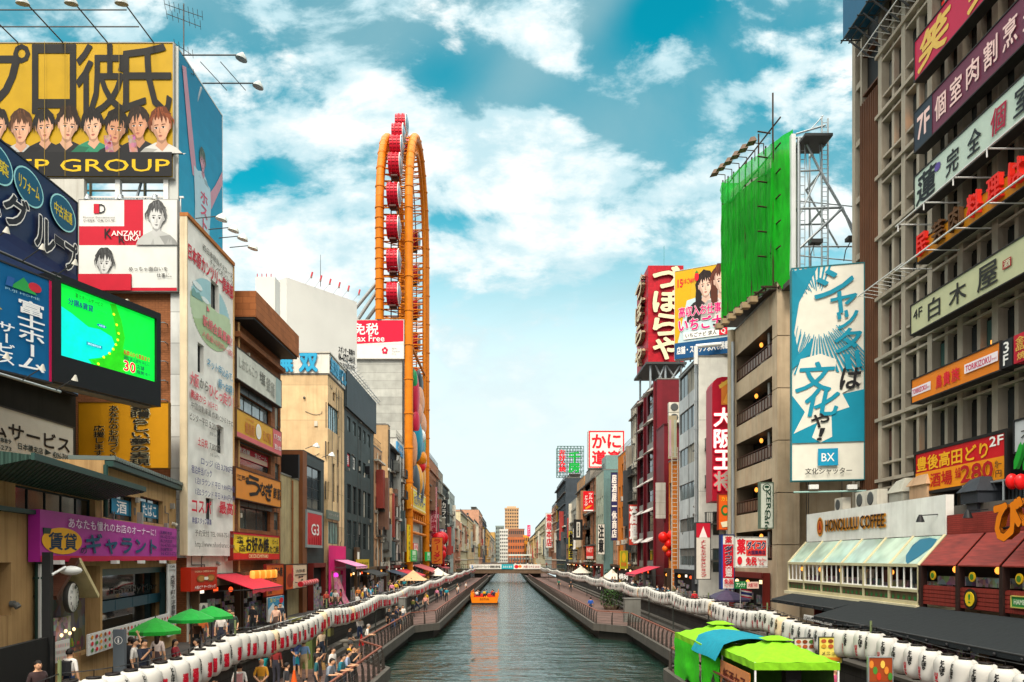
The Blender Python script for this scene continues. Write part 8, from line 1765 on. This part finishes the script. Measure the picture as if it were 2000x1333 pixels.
mb.build('seat',bt);mb=MB();[mb.tube((x,by0+1.2*q,1.2),(x,by0+1.2*q,1.75),.03,bo,5)for x in(-5.15,-1.45)for q in range(8)];[mb.tube((x,by0+.2,1.75),(x,by0+8.4,1.75),.04,bo,5)for x in(-5.15,-1.45)];mb.build('rail',bt)
d=Draw(front(by0-.03,-4.3,.42),2.0,.55,.01);d.text('DOTON',.2,.25,.8,.75,M('#6a2a08'),.04,res=1);d.done(bt)
def shrub(label,x,y,z,r,h,n,seed,pot=True,name='shrub'):
 g=random.Random(seed);r_=root(name,label,'plant',(x,y,z));mb=MB();ms=[M('#2c4a1c',rough=.6),M('#3d6424',rough=.6),M('#1c3416',rough=.6)]
 for i in range(n):
  t,u=g.uniform(0,6.283),g.random();k=r*math.sqrt(g.random())*(1-.35*abs(u-.45));p=Vector((x+k*math.cos(t),y+k*math.sin(t),z+.35+h*u));a=Vector((g.uniform(-1,1),g.uniform(-1,1),g.uniform(-.6,.9))).normalized();b_=a.cross(Vector((.3,.2,1))).normalized();s=g.uniform(.07,.15)
  mb.face([p-a*s,p+b_*s*.5,p+a*s,p-b_*s*.5],g.choice(ms))
 mb.build('foliage',r_);st=MB();
 for q in range(4):st.tube((x,y,z+.1),(x+g.uniform(-.5,.5)*r,y+g.uniform(-.5,.5)*r,z+.3+h*.7),.025,M('#4a3624'),4)
 st.build('stem',r_)
 if pot:pt=MB();pt.lathe((x,y,z),[(r*.55,0),(r*.7,.38),(r*.62,.4)],M('#5a4a3c','wall'),10);pt.build('pot',r_)
shrub('dark leafy shrub on the right boardwalk under the black lettered lanterns',10.6,79,ZP,1.3,1.7,900,3);shrub('leafy shrub behind the white canopy near the tarpaulin building',15.2,112,ZT,1.3,2.2,700,4);shrub('low green bush at the left end of the bridge',-12.6,196,ZT,1.8,2.6,500,5);shrub('low green bush at the right end of the bridge',13.4,196,ZT,1.5,2.4,500,6);shrub('dark climbing plant on the salmon brown house',15.6,143,ZT,1.0,5.5,900,8,False);shrub('small bush beside the white canopy on the left terrace',-13.8,128,ZT,1.2,1.8,400,9)
def cab(label,x,y,z,w,d_,h,c,name='cabinet'):
 r_=root(name,label,'cabinet',(x,y,z));m=M(c,'wall',.6,dirt=.3);mb=MB();mb.box(x-w/2,y,z,x+w/2,y+d_,z+h,m);mb.build('body',r_);mb=MB();mb.box(x-w/2-.05,y-.05,z+h+.002,x+w/2+.05,y+d_+.05,z+h+.08,m);mb.build('lid',r_);mb=MB();mb.box(x-w*.4,y-.02,z+.1,x-.02,y-.003,z+h-.1,m);mb.box(x+.02,y-.02,z+.1,x+w*.4,y-.003,z+h-.1,m);mb.build('door',r_)
cab('grey service cabinet on the left boardwalk behind the man in black',-8.9,60.5,ZP,1.5,.9,2.1,'#7c7c76');cab('grey service cabinet on the right boardwalk behind the tents',10.2,63,ZP,1.3,.9,1.9,'#6a6a64');cab('olive box cabinet under the lanterns below the brown brick building',-10.6,41,ZT,2.2,.8,.9,'#6a6a3a')
cab('tall moss green pillar between boardwalk and terrace by the couple',-9.75,36.6,ZP,.8,.8,1.9,'#5a6a3a','pillar');cab('stone seat block under the sitting man',-9.2,44.2,ZP,.9,.7,.46,'#7a766c','seat_block')
def cone(label,x,y,z,c='#d8581c'):
 r_=root('traffic_cone',label,'cone',(x,y,z));mb=MB();mb.lathe((x,y,z),[(.16,.03),(.03,.68)],M(c,rough=.5),10);mb.build('body',r_);mb=MB();mb.box(x-.2,y-.2,z,x+.2,y+.2,z+.03,M(c,rough=.5));mb.build('base',r_)
cone('orange traffic cone by the couple on the left boardwalk',-8.15,29.2,ZP+.35);cone('red traffic cone near the man in white at the railing',-8.9,46.5,ZP,'#c8241c')
for i in range(5):
 x,y=11.3+.35*(i%2),57+2.1*i;r_=root('cafe_table','white round table on the right terrace edge, %s from the near end'%('first','second','third','fourth','fifth')[i],'table',(x+2.2,y,ZT),'white tables on the right terrace');x+=2.2
 mb=MB();mb.lathe((x,y,ZT+.7),[(.42,0),(.42,.03)],WHT,14);mb.build('top',r_);mb=MB();mb.tube((x,y,ZT),(x,y,ZT+.7),.04,WMETAL,6);mb.build('leg',r_)
fl_r=root('flag','red white and blue striped flag beside the dark parasol','flag',P(1446,1185,47));mb=MB();q=P(1446,1150,47);mb.tube((q.x,47,ZT),(q.x,47,q.z+.1),.02,WMETAL);mb.build('pole',fl_r);mb=MB()
for k,(c,a,b_)in enumerate((('#b01c34',0,.17),('#d8d4cc',.17,.33),('#24306a',.33,.67),('#d8d4cc',.67,.83),('#b01c34',.83,1))):
 for i in range(6):x0,x1=q.x+.12*i,q.x+.12*(i+1);w0,w1=.06*math.sin(i*1.1),.06*math.sin((i+1)*1.1);mb.face([(x0,47+w0,q.z-.5*b_-.02*i),(x1,47+w1,q.z-.5*b_-.02*(i+1)),(x1,47+w1,q.z-.5*a-.02*(i+1)),(x0,47+w0,q.z-.5*a-.02*i)],M(c,'cloth'))
mb.build('cloth',fl_r)
# ================================================================ people
def skinned(joints,edges,rad_,sub=1):
 me=bpy.data.meshes.new('b');names=list(joints);ix={n:i for i,n in enumerate(names)}
 me.from_pydata([joints[n]for n in names],[(ix[a],ix[b_])for a,b_ in edges],[])
 o=bpy.data.objects.new('b',me);TS.collection.objects.link(o);md=o.modifiers.new('s','SKIN');md.use_smooth_shade=True;s2=o.modifiers.new('u','SUBSURF');s2 .levels=sub
 for n in names:
  sv=me.skin_vertices[0].data[ix[n]];r_=rad_[n];sv.radius=r_ if isinstance(r_,tuple)else(r_,r_);sv.use_root=n=='pelvis'
 TS.view_layers[0].update();out=bpy.data.meshes.new_from_object(o.evaluated_get(TS.view_layers[0].depsgraph));bpy.data.objects.remove(o);bpy.data.meshes.remove(me)
 return out
RAD=dict(pelvis=(.15,.11),waist=(.135,.1),chest=(.165,.115),neck=.055,head=.085,crown=.085)
def person_mesh(pose,shorts=False,dress=False):
 J=dict(pelvis=(0,0,.93),waist=(0,0,1.1),chest=(0,0,1.3),neck=(0,.0,1.46),head=(0,-.015,1.56),crown=(0,-.01,1.63));RR=dict(RAD)
 arms={'stand':((.24,.02,1.12),(.25,-.04,.88)),'walk':((.24,.06,1.13),(.25,-.08,.92)),'lean':((.25,-.16,1.12),(.12,-.42,1.12)),'phone':((.2,-.16,1.12),(.08,-.34,1.36)),'sit':((.23,-.08,1.12),(.14,-.3,.98)),'back':((.24,.1,1.13),(.06,.16,.95)),'raise':((.3,-.1,1.5),(.2,-.12,1.76))}[pose if pose in('stand','walk','lean','phone','sit','back','raise')else 'stand']
 for s,t in((1,'r'),(-1,'l')):
  J['sh'+t]=(s*.17,0,1.39);J['el'+t]=(s*arms[0][0],arms[0][1],arms[0][2]);J['wr'+t]=(s*arms[1][0],arms[1][1],arms[1][2])
  a,b_=Vector(J['el'+t]),Vector(J['wr'+t]);dd=(b_-a).normalized();J['hd'+t]=tuple(b_+dd*.07)
  k=.22 if pose=='walk' else.0
  J['hp'+t]=(s*.095,0,.86);J['kn'+t]=(s*.1,-.03-k*s,.49);J['an'+t]=(s*.1,.03-k*1.0*s,.08+(.03 if pose=='walk' and s<0 else 0));J['to'+t]=(s*.11,-.12-k*s,.04)
  RR.update({'sh'+t:.065,'el'+t:.043,'wr'+t:.03,'hd'+t:(.035,.02),'hp'+t:.095,'kn'+t:.062,'an'+t:.042,'to'+t:(.042,.035)})
 if pose=='sit':
  for n in J:J[n]=(J[n][0],J[n][1],J[n][2]-.42)
  for s,t in((1,'r'),(-1,'l')):J['kn'+t]=(s*.12,-.42,.5);J['an'+t]=(s*.12,-.4,.08);J['to'+t]=(s*.12,-.55,.04);J['hp'+t]=(s*.1,-.06,.47)
 if pose in('lean',):
  for n in('chest','neck','head','crown','shr','shl','waist'):
   z=J[n][2];J[n]=(J[n][0],J[n][1]-(z-.93)*.28,z-.02)
 E_=[('pelvis','waist'),('waist','chest'),('chest','neck'),('neck','head'),('head','crown')]
 for t in 'rl':E_+=[('chest','sh'+t),('sh'+t,'el'+t),('el'+t,'wr'+t),('wr'+t,'hd'+t),('pelvis','hp'+t),('hp'+t,'kn'+t),('kn'+t,'an'+t),('an'+t,'to'+t)]
 me=skinned(J,E_,RR)
 segs=[]
 def sg(a,b_,k):segs.append((Vector(J[a]),Vector(J[b_]),k))
 sg('waist','chest',1);sg('chest','neck',1);sg('neck','head',0);sg('head','crown',0);sg('pelvis','waist',2 if not dress else 1)
 for t in 'rl':sg('chest','sh'+t,1);sg('sh'+t,'el'+t,1);sg('el'+t,'wr'+t,0);sg('wr'+t,'hd'+t,0);sg('pelvis','hp'+t,2);sg('hp'+t,'kn'+t,2);sg('kn'+t,'an'+t,3);sg('an'+t,'to'+t,4)
 vs=[tuple(v.co)for v in me.vertices];fs=[tuple(p.vertices)for p in me.polygons];bpy.data.meshes.remove(me);mi=[];nk=Vector(J['neck'])
 for f in fs:
  c=sum((Vector(vs[i])for i in f),Vector())/len(f);best=None
  for a,b_,k in segs:
   ab=b_-a;t=max(0,min(1,(c-a).dot(ab)/max(ab.dot(ab),1e-9)));dd=(c-(a+ab*t)).length
   if best is None or dd<best[0]:best=(dd,k)
  k=best[1]
  if k==1 and c.z>nk.z+.0:k=0
  mi.append(k)
 def addm(vv,ff,k):
  b0=len(vs);vs.extend(tuple(p)for p in vv);fs.extend(tuple(b0+i for i in f)for f in ff);mi.extend([k]*len(ff))
 hd=Vector(J['head']);t=MB();mm=M('#000000')
 t.ball(hd+Vector((0,-.002,.035)),.078,.096,.118,mm,12,9);addm(t.v,t.f,0)
 t=MB();t.hexa([hd+Vector(q)for q in((-.016,-.112,.005),(.016,-.112,.005),(.016,-.085,.005),(-.016,-.085,.005),(-.008,-.1,.055),(.008,-.1,.055),(.008,-.085,.055),(-.008,-.085,.055))],mm);addm(t.v,t.f,0)
 for q in(-1,1):
  t=MB();t.ball(hd+Vector((q*.032,-.088,.05)),.014,.008,.009,mm,6,4);addm(t.v,t.f,5)
  t=MB();t.ball(hd+Vector((q*.08,.0,.03)),.012,.022,.034,mm,6,4);addm(t.v,t.f,0)
 t=MB();t.ball(hd+Vector((0,-.093,-.025)),.026,.008,.007,mm,6,4);addm(t.v,t.f,6)
 for tt in 'rl':
  w,h=Vector(J['wr'+tt]),Vector(J['hd'+tt]);dd=(h-w).normalized();sd_=dd.cross(Vector((0,1,.2))).normalized();cl=dd.cross(sd_)
  for k,ln in enumerate((.062,.074,.07,.056)):
   b0_=h+sd_*(.027-.018*k);t=MB();m1=b0_+dd*ln*.55+cl*.006;t.tube(b0_,m1,.0095,mm,5,.0085);t.tube(m1,m1+dd*ln*.45+cl*.022,.0085,mm,5,.006);addm(t.v,t.f,0)
  b0_=w+dd*.03+sd_*.03;t=MB();m1=b0_+dd*.03+sd_*.028;t.tube(b0_,m1,.012,mm,5,.01);t.tube(m1,m1+dd*.03+cl*.01,.01,mm,5,.007);addm(t.v,t.f,0)
 if dress:
  t=MB();pz=J['pelvis'][2];prof=[(.14,pz+.2),(.16,pz+.05),(.2,pz-.15),(.25,pz-.42)];t.lathe((0,0,0),prof,mm,14,1,.72,False);addm(t.v,t.f,2)
 out=bpy.data.meshes.new('body');out.from_pydata(vs,[],fs)
 for k in range(7):out.materials.append(mm)
 out.polygons.foreach_set('material_index',mi);out.polygons.foreach_set('use_smooth',[True]*len(fs));out.update()
 hm={}
 def shell(z0,long_):
  t=MB();c=hd+Vector((0,.012,.05));n,k=14,7;vv=[]
  for j in range(k+1):
   th=math.pi*.62*j/k
   for i in range(n):
    ph=2*math.pi*i/n;front_=-math.sin(ph);r_=math.sin(th);z=math.cos(th)*.118
    if front_>.35:z=max(z,.045+.02*math.sin(i*2.2))
    vv.append(c+Vector((math.cos(ph)*r_*.092*1.02,math.sin(ph)*r_*.108,z)))
  t.mesh(vv,[(j*n+i,j*n+(i+1)%n,(j+1)*n+(i+1)%n,(j+1)*n+i)for j in range(k)for i in range(n)],mm,True)
  if long_:
   t.lathe(c+Vector((0,.045,-.28)),[(.05,0),(.085,.06),(.09,.26),(.08,.34)],mm,10,1.05,.6)
  return t.data('hair')
 return out,shell(0,False),shell(0,True),tuple(hd)
_pp={}
def person(x,y,z,pose,rot,top,bot,hair,label,low=None,shoe='#1c1c1e',skin='#c99a78',long_=False,dress=False,hat=None,bag=None,pack=None,phone=False,s=1.0,group=None):
 k=(pose,dress)
 if k not in _pp:_pp[k]=person_mesh(pose,dress=dress)
 me,h0,h1,hd=_pp[k]
 r_=root('person',label,'person',(x,y,z),group);mt=Matrix.Translation((x,y,z))@Matrix.Rotation(rad(rot),4,'Z')@Matrix.Scale(s,4)
 b_=link('body',me,r_,mt);sk=M(skin,'plain',.55)
 for i,m in enumerate((sk,M(top,'cloth',.8),M(bot,'cloth',.8),M(low,'cloth',.8)if low else sk,M(shoe),M('#17110e'),M('#9a5048'))):b_.material_slots[i].link='OBJECT';b_.material_slots[i].material=m
 h=link('hair',h1 if long_ else h0,r_,mt);h.material_slots[0].link='OBJECT';h.material_slots[0].material=M(hair,'plain',.6)
 hv=Vector(hd)
 def part(nm,fn):
  a=MB();fn(a);o=link(nm,a.data(nm),r_,mt)
 if hat:part('hat',lambda a:a.lathe(hv+Vector((0,0,.09)),[(.15,0),(.1,.015),(.095,.08),(.03,.1)],M(hat,'cloth'),12))
 if pack:part('backpack',lambda a:(a.hexa([(-.15,.12,1.0),(.15,.12,1.0),(.13,.3,1.02),(-.13,.3,1.02),(-.14,.11,1.4),(.14,.11,1.4),(.11,.22,1.38),(-.11,.22,1.38)],M(pack,'cloth')),a.tube((-.12,.1,1.4),(-.13,-.12,1.25),.02,M(pack,'cloth')),a.tube((.12,.1,1.4),(.13,-.12,1.25),.02,M(pack,'cloth'))))
 if bag:part('bag',lambda a:(a.hexa([(.2,-.1,.72),(.36,-.1,.72),(.36,.14,.72),(.2,.14,.72),(.22,-.08,1.0),(.34,-.08,1.0),(.34,.12,1.0),(.22,.12,1.0)],M(bag,'cloth')),a.tube((.28,.0,1.0),(.15,.02,1.42),.012,M(bag,'cloth')),a.tube((.28,.02,1.0),(.1,.1,1.4),.012,M(bag,'cloth'))))
 if phone:part('phone',lambda a:a.box(-.04,-.44,1.38,.04,-.43,1.52,M('#15161a',rough=.2)))
D1,D2,D3='#17120f','#241812','#3a2416'
L_=[(-7.75,31.2,ZP,'phone',60,'#1e1a1e','#2a2024',D1,'woman in a black floral dress with a straw shoulder bag',dict(long_=True,dress=True,bag='#b08a54')),(-7.05,30.8,ZP,'stand',70,'#d0c8c0','#3a4a5a',D2,'long haired woman in white behind the crowd at the near railing',dict(long_=True,low='#3a4a5a')),(-6.4,29.9,ZP,'lean',90,'#8a9ab4','#2a2c34',D1,'man in a pale blue shirt leaning on the near railing',dict(low='#2a2c34')),(-6.35,28.7,ZP,'lean',80,'#1a6a7a','#2a2a2e',D1,'man in a teal tee leaning on the near railing',dict(low='#2a2a2e')),(-6.5,27.6,ZP,'lean',75,'#7a8490','#34383e',D1,'person in a grey shirt leaning at the nearest end of the crowd',dict(low='#34383e')),(-6.3,31.2,ZP,'phone',60,'#17181a','#2a2a2c',D1,'man in black holding up a phone at the near railing',dict(low='#2a2a2c',phone=True)),(-6.75,32.8,ZP,'phone',70,'#c8961a','#3a3a34',D1,'man in a mustard yellow shirt behind the man with the phone',dict(low='#3a3a34',hat='#1c1c1c')),(-7.1,28.4,ZP,'stand',100,'#18535a','#22262a',D1,'woman in dark teal standing behind the leaning crowd',dict(long_=True,low='#22262a')),(-7.6,26.3,ZP,'stand',120,'#26262a','#2a2a2c',D1,'dark haired man at the bottom edge in a charcoal tee',dict(low='#2a2a2c')),(-6.9,25.6,ZP,'lean',70,'#d8d4cc','#34384a',D1,'child in a white tee at the bottom edge by the railing',dict(s=.75)),(-7.8,41.8,ZP,'lean',95,'#d2cdc2','#26262c','#8a827a','grey haired man in a white shirt leaning on the middle railing',dict(low='#26262c')),(-7.85,55.6,ZP,'stand',120,'#17181a','#3a3e44',D1,'man in a black tee and grey shorts standing by the middle railing',dict()),(-8.55,55.0,ZP,'stand',40,'#24262a','#1c1c20',D1,'woman in black beside the man in the black tee',dict(long_=True,low='#1c1c20')),(-8.0,58.2,ZP,'stand',30,'#d6d2ca','#4a5260',D2,'person in white behind the man in the black tee',dict(low='#4a5260')),(-9.2,44.45,ZP,'sit',80,'#1c1d20','#5a6068',D1,'man in black sitting on the stone seat block',dict(low='#5a6068')),(-9.45,34.3,ZP,'back',200,'#1e2c54','#4a6a94',D1,'man in navy tee and denim shorts with his hands behind him',dict(shoe='#8a8a8a')),(-8.9,33.4,ZP,'walk',200,'#6a8ab0','#b09a72','#6a4a24','blond woman in a blue tee and beige shorts with a teal bag',dict(bag='#1a8a9a')),(-8.75,27.2,ZP,'back',190,'#b07a1c','#6a5a34','#a8785a','bald man in a mustard tee seen from behind',dict(low='#6a5a34')),(-9.1,26.0,ZP,'stand',180,'#d4d0c8','#24506a',D2,'man in a white tee with a dusty pink backpack',dict(low='#24506a',pack='#b07a78')),(-9.45,29.6,ZP,'raise',150,'#148a8c','#2a3a44',D2,'woman in a turquoise top raising her arms',dict(low='#2a3a44',long_=True)),(-9.3,23.6,ZP,'phone',160,'#1a6468','#2a2a2c',D3,'brown haired woman in a dark teal top under the lanterns',dict(low='#2a2a2c')),(-9.55,31.6,ZP,'stand',170,'#8a2a2a','#3a3a44',D1,'man in a wine red tee between the lantern poles',dict(low='#3a3a44')),(-9.35,38.5,ZP,'walk',10,'#c8b49a','#2a3444',D1,'person in a beige top walking past the green pillar',dict(low='#2a3444')),(-12.0,21.0,ZT,'stand',170,'#d6d2cc','#2a3a5a',D1,'man in a white tee with a black backpack facing the bar shelf',dict(low='#2a3a5a',pack='#1a1a1e')),(-11.4,18.6,ZT,'stand',60,'#3a2a2a','#26262a',D1,'dark haired person at the lower left corner by the lamp post',dict(low='#26262a',long_=True)),(-11.9,24.2,ZT,'raise',200,'#26282c','#26262a',D2,'man in black raising both arms before the white menu board',dict(low='#26262a')),(-11.5,23.6,ZT,'stand',100,'#cfcac2','#3a3a3e',D1,'man in a white shirt walking by the information pillar',dict(low='#3a3a3e')),(-11.1,23.4,ZT,'phone',60,'#1f2432','#1f2432',D1,'man in a dark suit looking at his phone near the information pillar',dict(low='#1f2432',phone=True)),(-11.6,25.4,ZT,'stand',170,'#b8a8a0','#4a3a3a',D2,'long haired woman in a pale top looking at the menu board',dict(long_=True,low='#4a3a3a')),(-11.9,27.4,ZT,'sit',90,'#8a1c2a','#2a2a2a',D1,'woman in red seated under the nearest green parasol',dict(long_=True)),(-11.2,27.6,ZT,'sit',-60,'#c8c4bc','#2a3a4a',D1,'man in white seated under the nearest green parasol',dict(low='#2a3a4a')),(-12.6,31.0,ZT,'stand',30,'#5a3a2a','#2a2a2a',D1,'person in brown under the far green parasol',dict(low='#2a2a2a')),(-13.4,33.6,ZT,'stand',10,'#b05a2a','#3a3434',D2,'woman in an orange top before the cheese dog shop',dict(long_=True,low='#3a3434')),(-12.8,34.2,ZT,'stand',20,'#c8c0b8','#2a2e3a',D1,'man in a pale tee before the cheese dog shop',dict(low='#2a2e3a')),(-13.0,36.2,ZT,'walk',0,'#2c3a34','#24262a',D1,'man in dark green walking under the red awning',dict(low='#24262a')),(-13.8,38.0,ZT,'walk',15,'#d0cabc','#3a4a6a',D2,'woman in cream walking under the red awning',dict(long_=True,low='#3a4a6a')),(-13.7,41.2,ZT,'stand',-10,'#15161a','#15161a',D1,'shop worker in black by the red awning',dict(low='#15161a',hat='#17181a')),(-12.6,42.4,ZT,'stand',20,'#26303c','#26262a',D1,'man in slate blue by the brown brick building',dict(low='#26262a')),(-12.2,40.3,ZT,'walk',10,'#c8a08a','#4a3a34',D1,'woman in a peach top by the olive cabinet',dict(long_=True,low='#4a3a34')),(-13.9,58.6,ZT,'stand',40,'#b84a3a','#2a2a2a',D1,'person in a red top by the dark roller door',dict(low='#2a2a2a')),(-12.4,63.0,ZT,'sit',60,'#d0ccc4','#3a3a3a',D1,'person in white seated before the pink shop',dict()),(-12.9,66.0,ZT,'stand',20,'#d07a3a','#3a3434',D1,'person in orange before the pink shop',dict(low='#3a3434')),(-12.2,68.0,ZT,'walk',15,'#1a8a94','#2a2a2c',D1,'person in turquoise walking past the pink shop',dict(low='#2a2a2c')),(-13.2,70.5,ZT,'walk',5,'#d6d2cc','#2a3a5a',D1,'person in a white top walking past the pink shop',dict(low='#2a3a5a')),(-12.7,73.5,ZT,'walk',180,'#2a2a30','#26262a',D1,'person in black walking by the slate building',dict(low='#26262a')),(-8.0,74.0,ZP,'walk',10,'#c88a7a','#3a3a3a',D1,'person in salmon pink on the long left boardwalk',dict(low='#3a3a3a')),(-7.4,92.0,ZP,'walk',5,'#1a8a9a','#2a2a2a',D1,'person in turquoise on the long left boardwalk',dict(low='#2a2a2a')),(-7.9,95.0,ZP,'walk',180,'#26262a','#26262a',D1,'person in black on the long left boardwalk',dict(low='#26262a')),(-6.6,101.0,ZP,'stand',60,'#cfc8bc','#3a4a5a',D1,'person in cream on the boardwalk near the boat',dict(low='#3a4a5a')),(-7.2,108.0,ZP,'stand',60,'#2a3a2c','#26262a',D1,'person in dark green on the boardwalk near the boat',dict(low='#26262a')),(-6.3,114.0,ZP,'stand',60,'#d0ccc4','#24262a',D1,'person in white on the boardwalk beyond the boat',dict(low='#24262a')),(7.5,70.0,ZP,'walk',170,'#1a4a9a','#2a3444',D1,'person in a bright blue jacket on the right boardwalk',dict(low='#2a3444')),(10.75,25.3,ZP,'stand',40,'#c8547a','#3a3a44',D1,'person in pink beside the open green tent',dict(low='#3a3a44')),(11.2,26.6,ZP,'stand',20,'#3a2a28','#26262a',D2,'stall worker in a white cap and dark apron behind the lanterns',dict(hat='#d8d4cc',low='#26262a')),(9.6,118.0,ZP,'walk',0,'#24262a','#2a2a2a',D1,'person in black on the far right boardwalk',dict(low='#2a2a2a')),(8.4,128.0,ZP,'walk',0,'#2a6a5a','#2a2a2a',D1,'person in green on the far right boardwalk',dict(low='#2a2a2a')),(14.3,59.0,ZT,'stand',-20,'#b81c24','#2a2a2a',D1,'person in red on the right terrace near the white tables',dict(low='#2a2a2a')),(13.9,61.0,ZT,'sit',0,'#d6d0c8','#2a2a2a',D1,'person in white seated at the white tables',dict()),]
for x,y,z,po,ro,tp_,bo_,ha,lb,kw in L_:person(x,y,z,po,ro,tp_,bo_,ha,lb,**kw)
g=random.Random(9)
bc=[('white','#d2cec6'),('navy','#24304a'),('yellow','#d0a81c'),('black','#1c1c20'),('red','#b82a2a'),('teal','#1a7a84'),('grey','#7a7c80')]
for i,(n_,c)in enumerate(bc):person((-4.4,-2.3,-3.4)[i%3]+.25*(i%2),106.9+1.5*(i//2),.62,'sit',180,c,'#2a2e38',D1,'passenger in %s seated in the orange boat'%n_,low='#2a2e38')
for i in range(16):person(-10+1.35*i+g.uniform(-.4,.4),206.5+g.uniform(0,1.5),3.46,g.choice(('walk','stand')),g.choice((90,-90,0)),g.choice(['#c8c4bc','#2a2a30','#8a2a2a','#2a4a6a','#b8842a','#3a5a4a']),'#2a2c34',D1,'small figure on the far bridge deck behind the banners',low='#2a2c34',group='people on the far bridge')
wear=[('white','#cfcac2'),('black','#1c1c20'),('navy','#222c48'),('red','#a8262a'),('olive','#5a5c2a'),('sky blue','#6a9ac0'),('yellow','#c8a020'),('grey','#6e7278'),('pink','#c87a94'),('teal','#177884')]
spots=[(-1,'before the dark club building',60,66),(-1,'before the slate building',76,90),(-1,'before the small houses by the tower',92,112),(1,'before the wine red building',82,93),(1,'before the orange building',97,110),(1,'before the white building',65,72)]
for sd_,wh,a,b_ in spots:
 ks=g.sample(range(10),6)
 for q in ks:person((-11.3-g.random()*3)if sd_<0 else 13.4+g.random()*1.8,g.uniform(a,b_),ZT,g.choice(('walk','stand','stand','phone')),g.choice((0,180,90,-90,30)),wear[q][1],g.choice(['#24262c','#2a3a5a','#4a4238']),g.choice((D1,D2,D3)),'passer by in a %s top on the terrace %s'%(wear[q][0],wh),low='#26282c',long_=g.random()<.4)
for q in range(10):person(g.uniform(-9.3,-7.8),47+5.5*q,ZP,g.choice(('walk','stand','phone')),g.choice((0,180,90)),wear[q][1],g.choice(['#24262c','#2a3a5a']),D1,'stroller in a %s top on the left boardwalk beyond the stone seat'%wear[q][0],low='#26282c')
bpy.data.scenes.remove(TS)
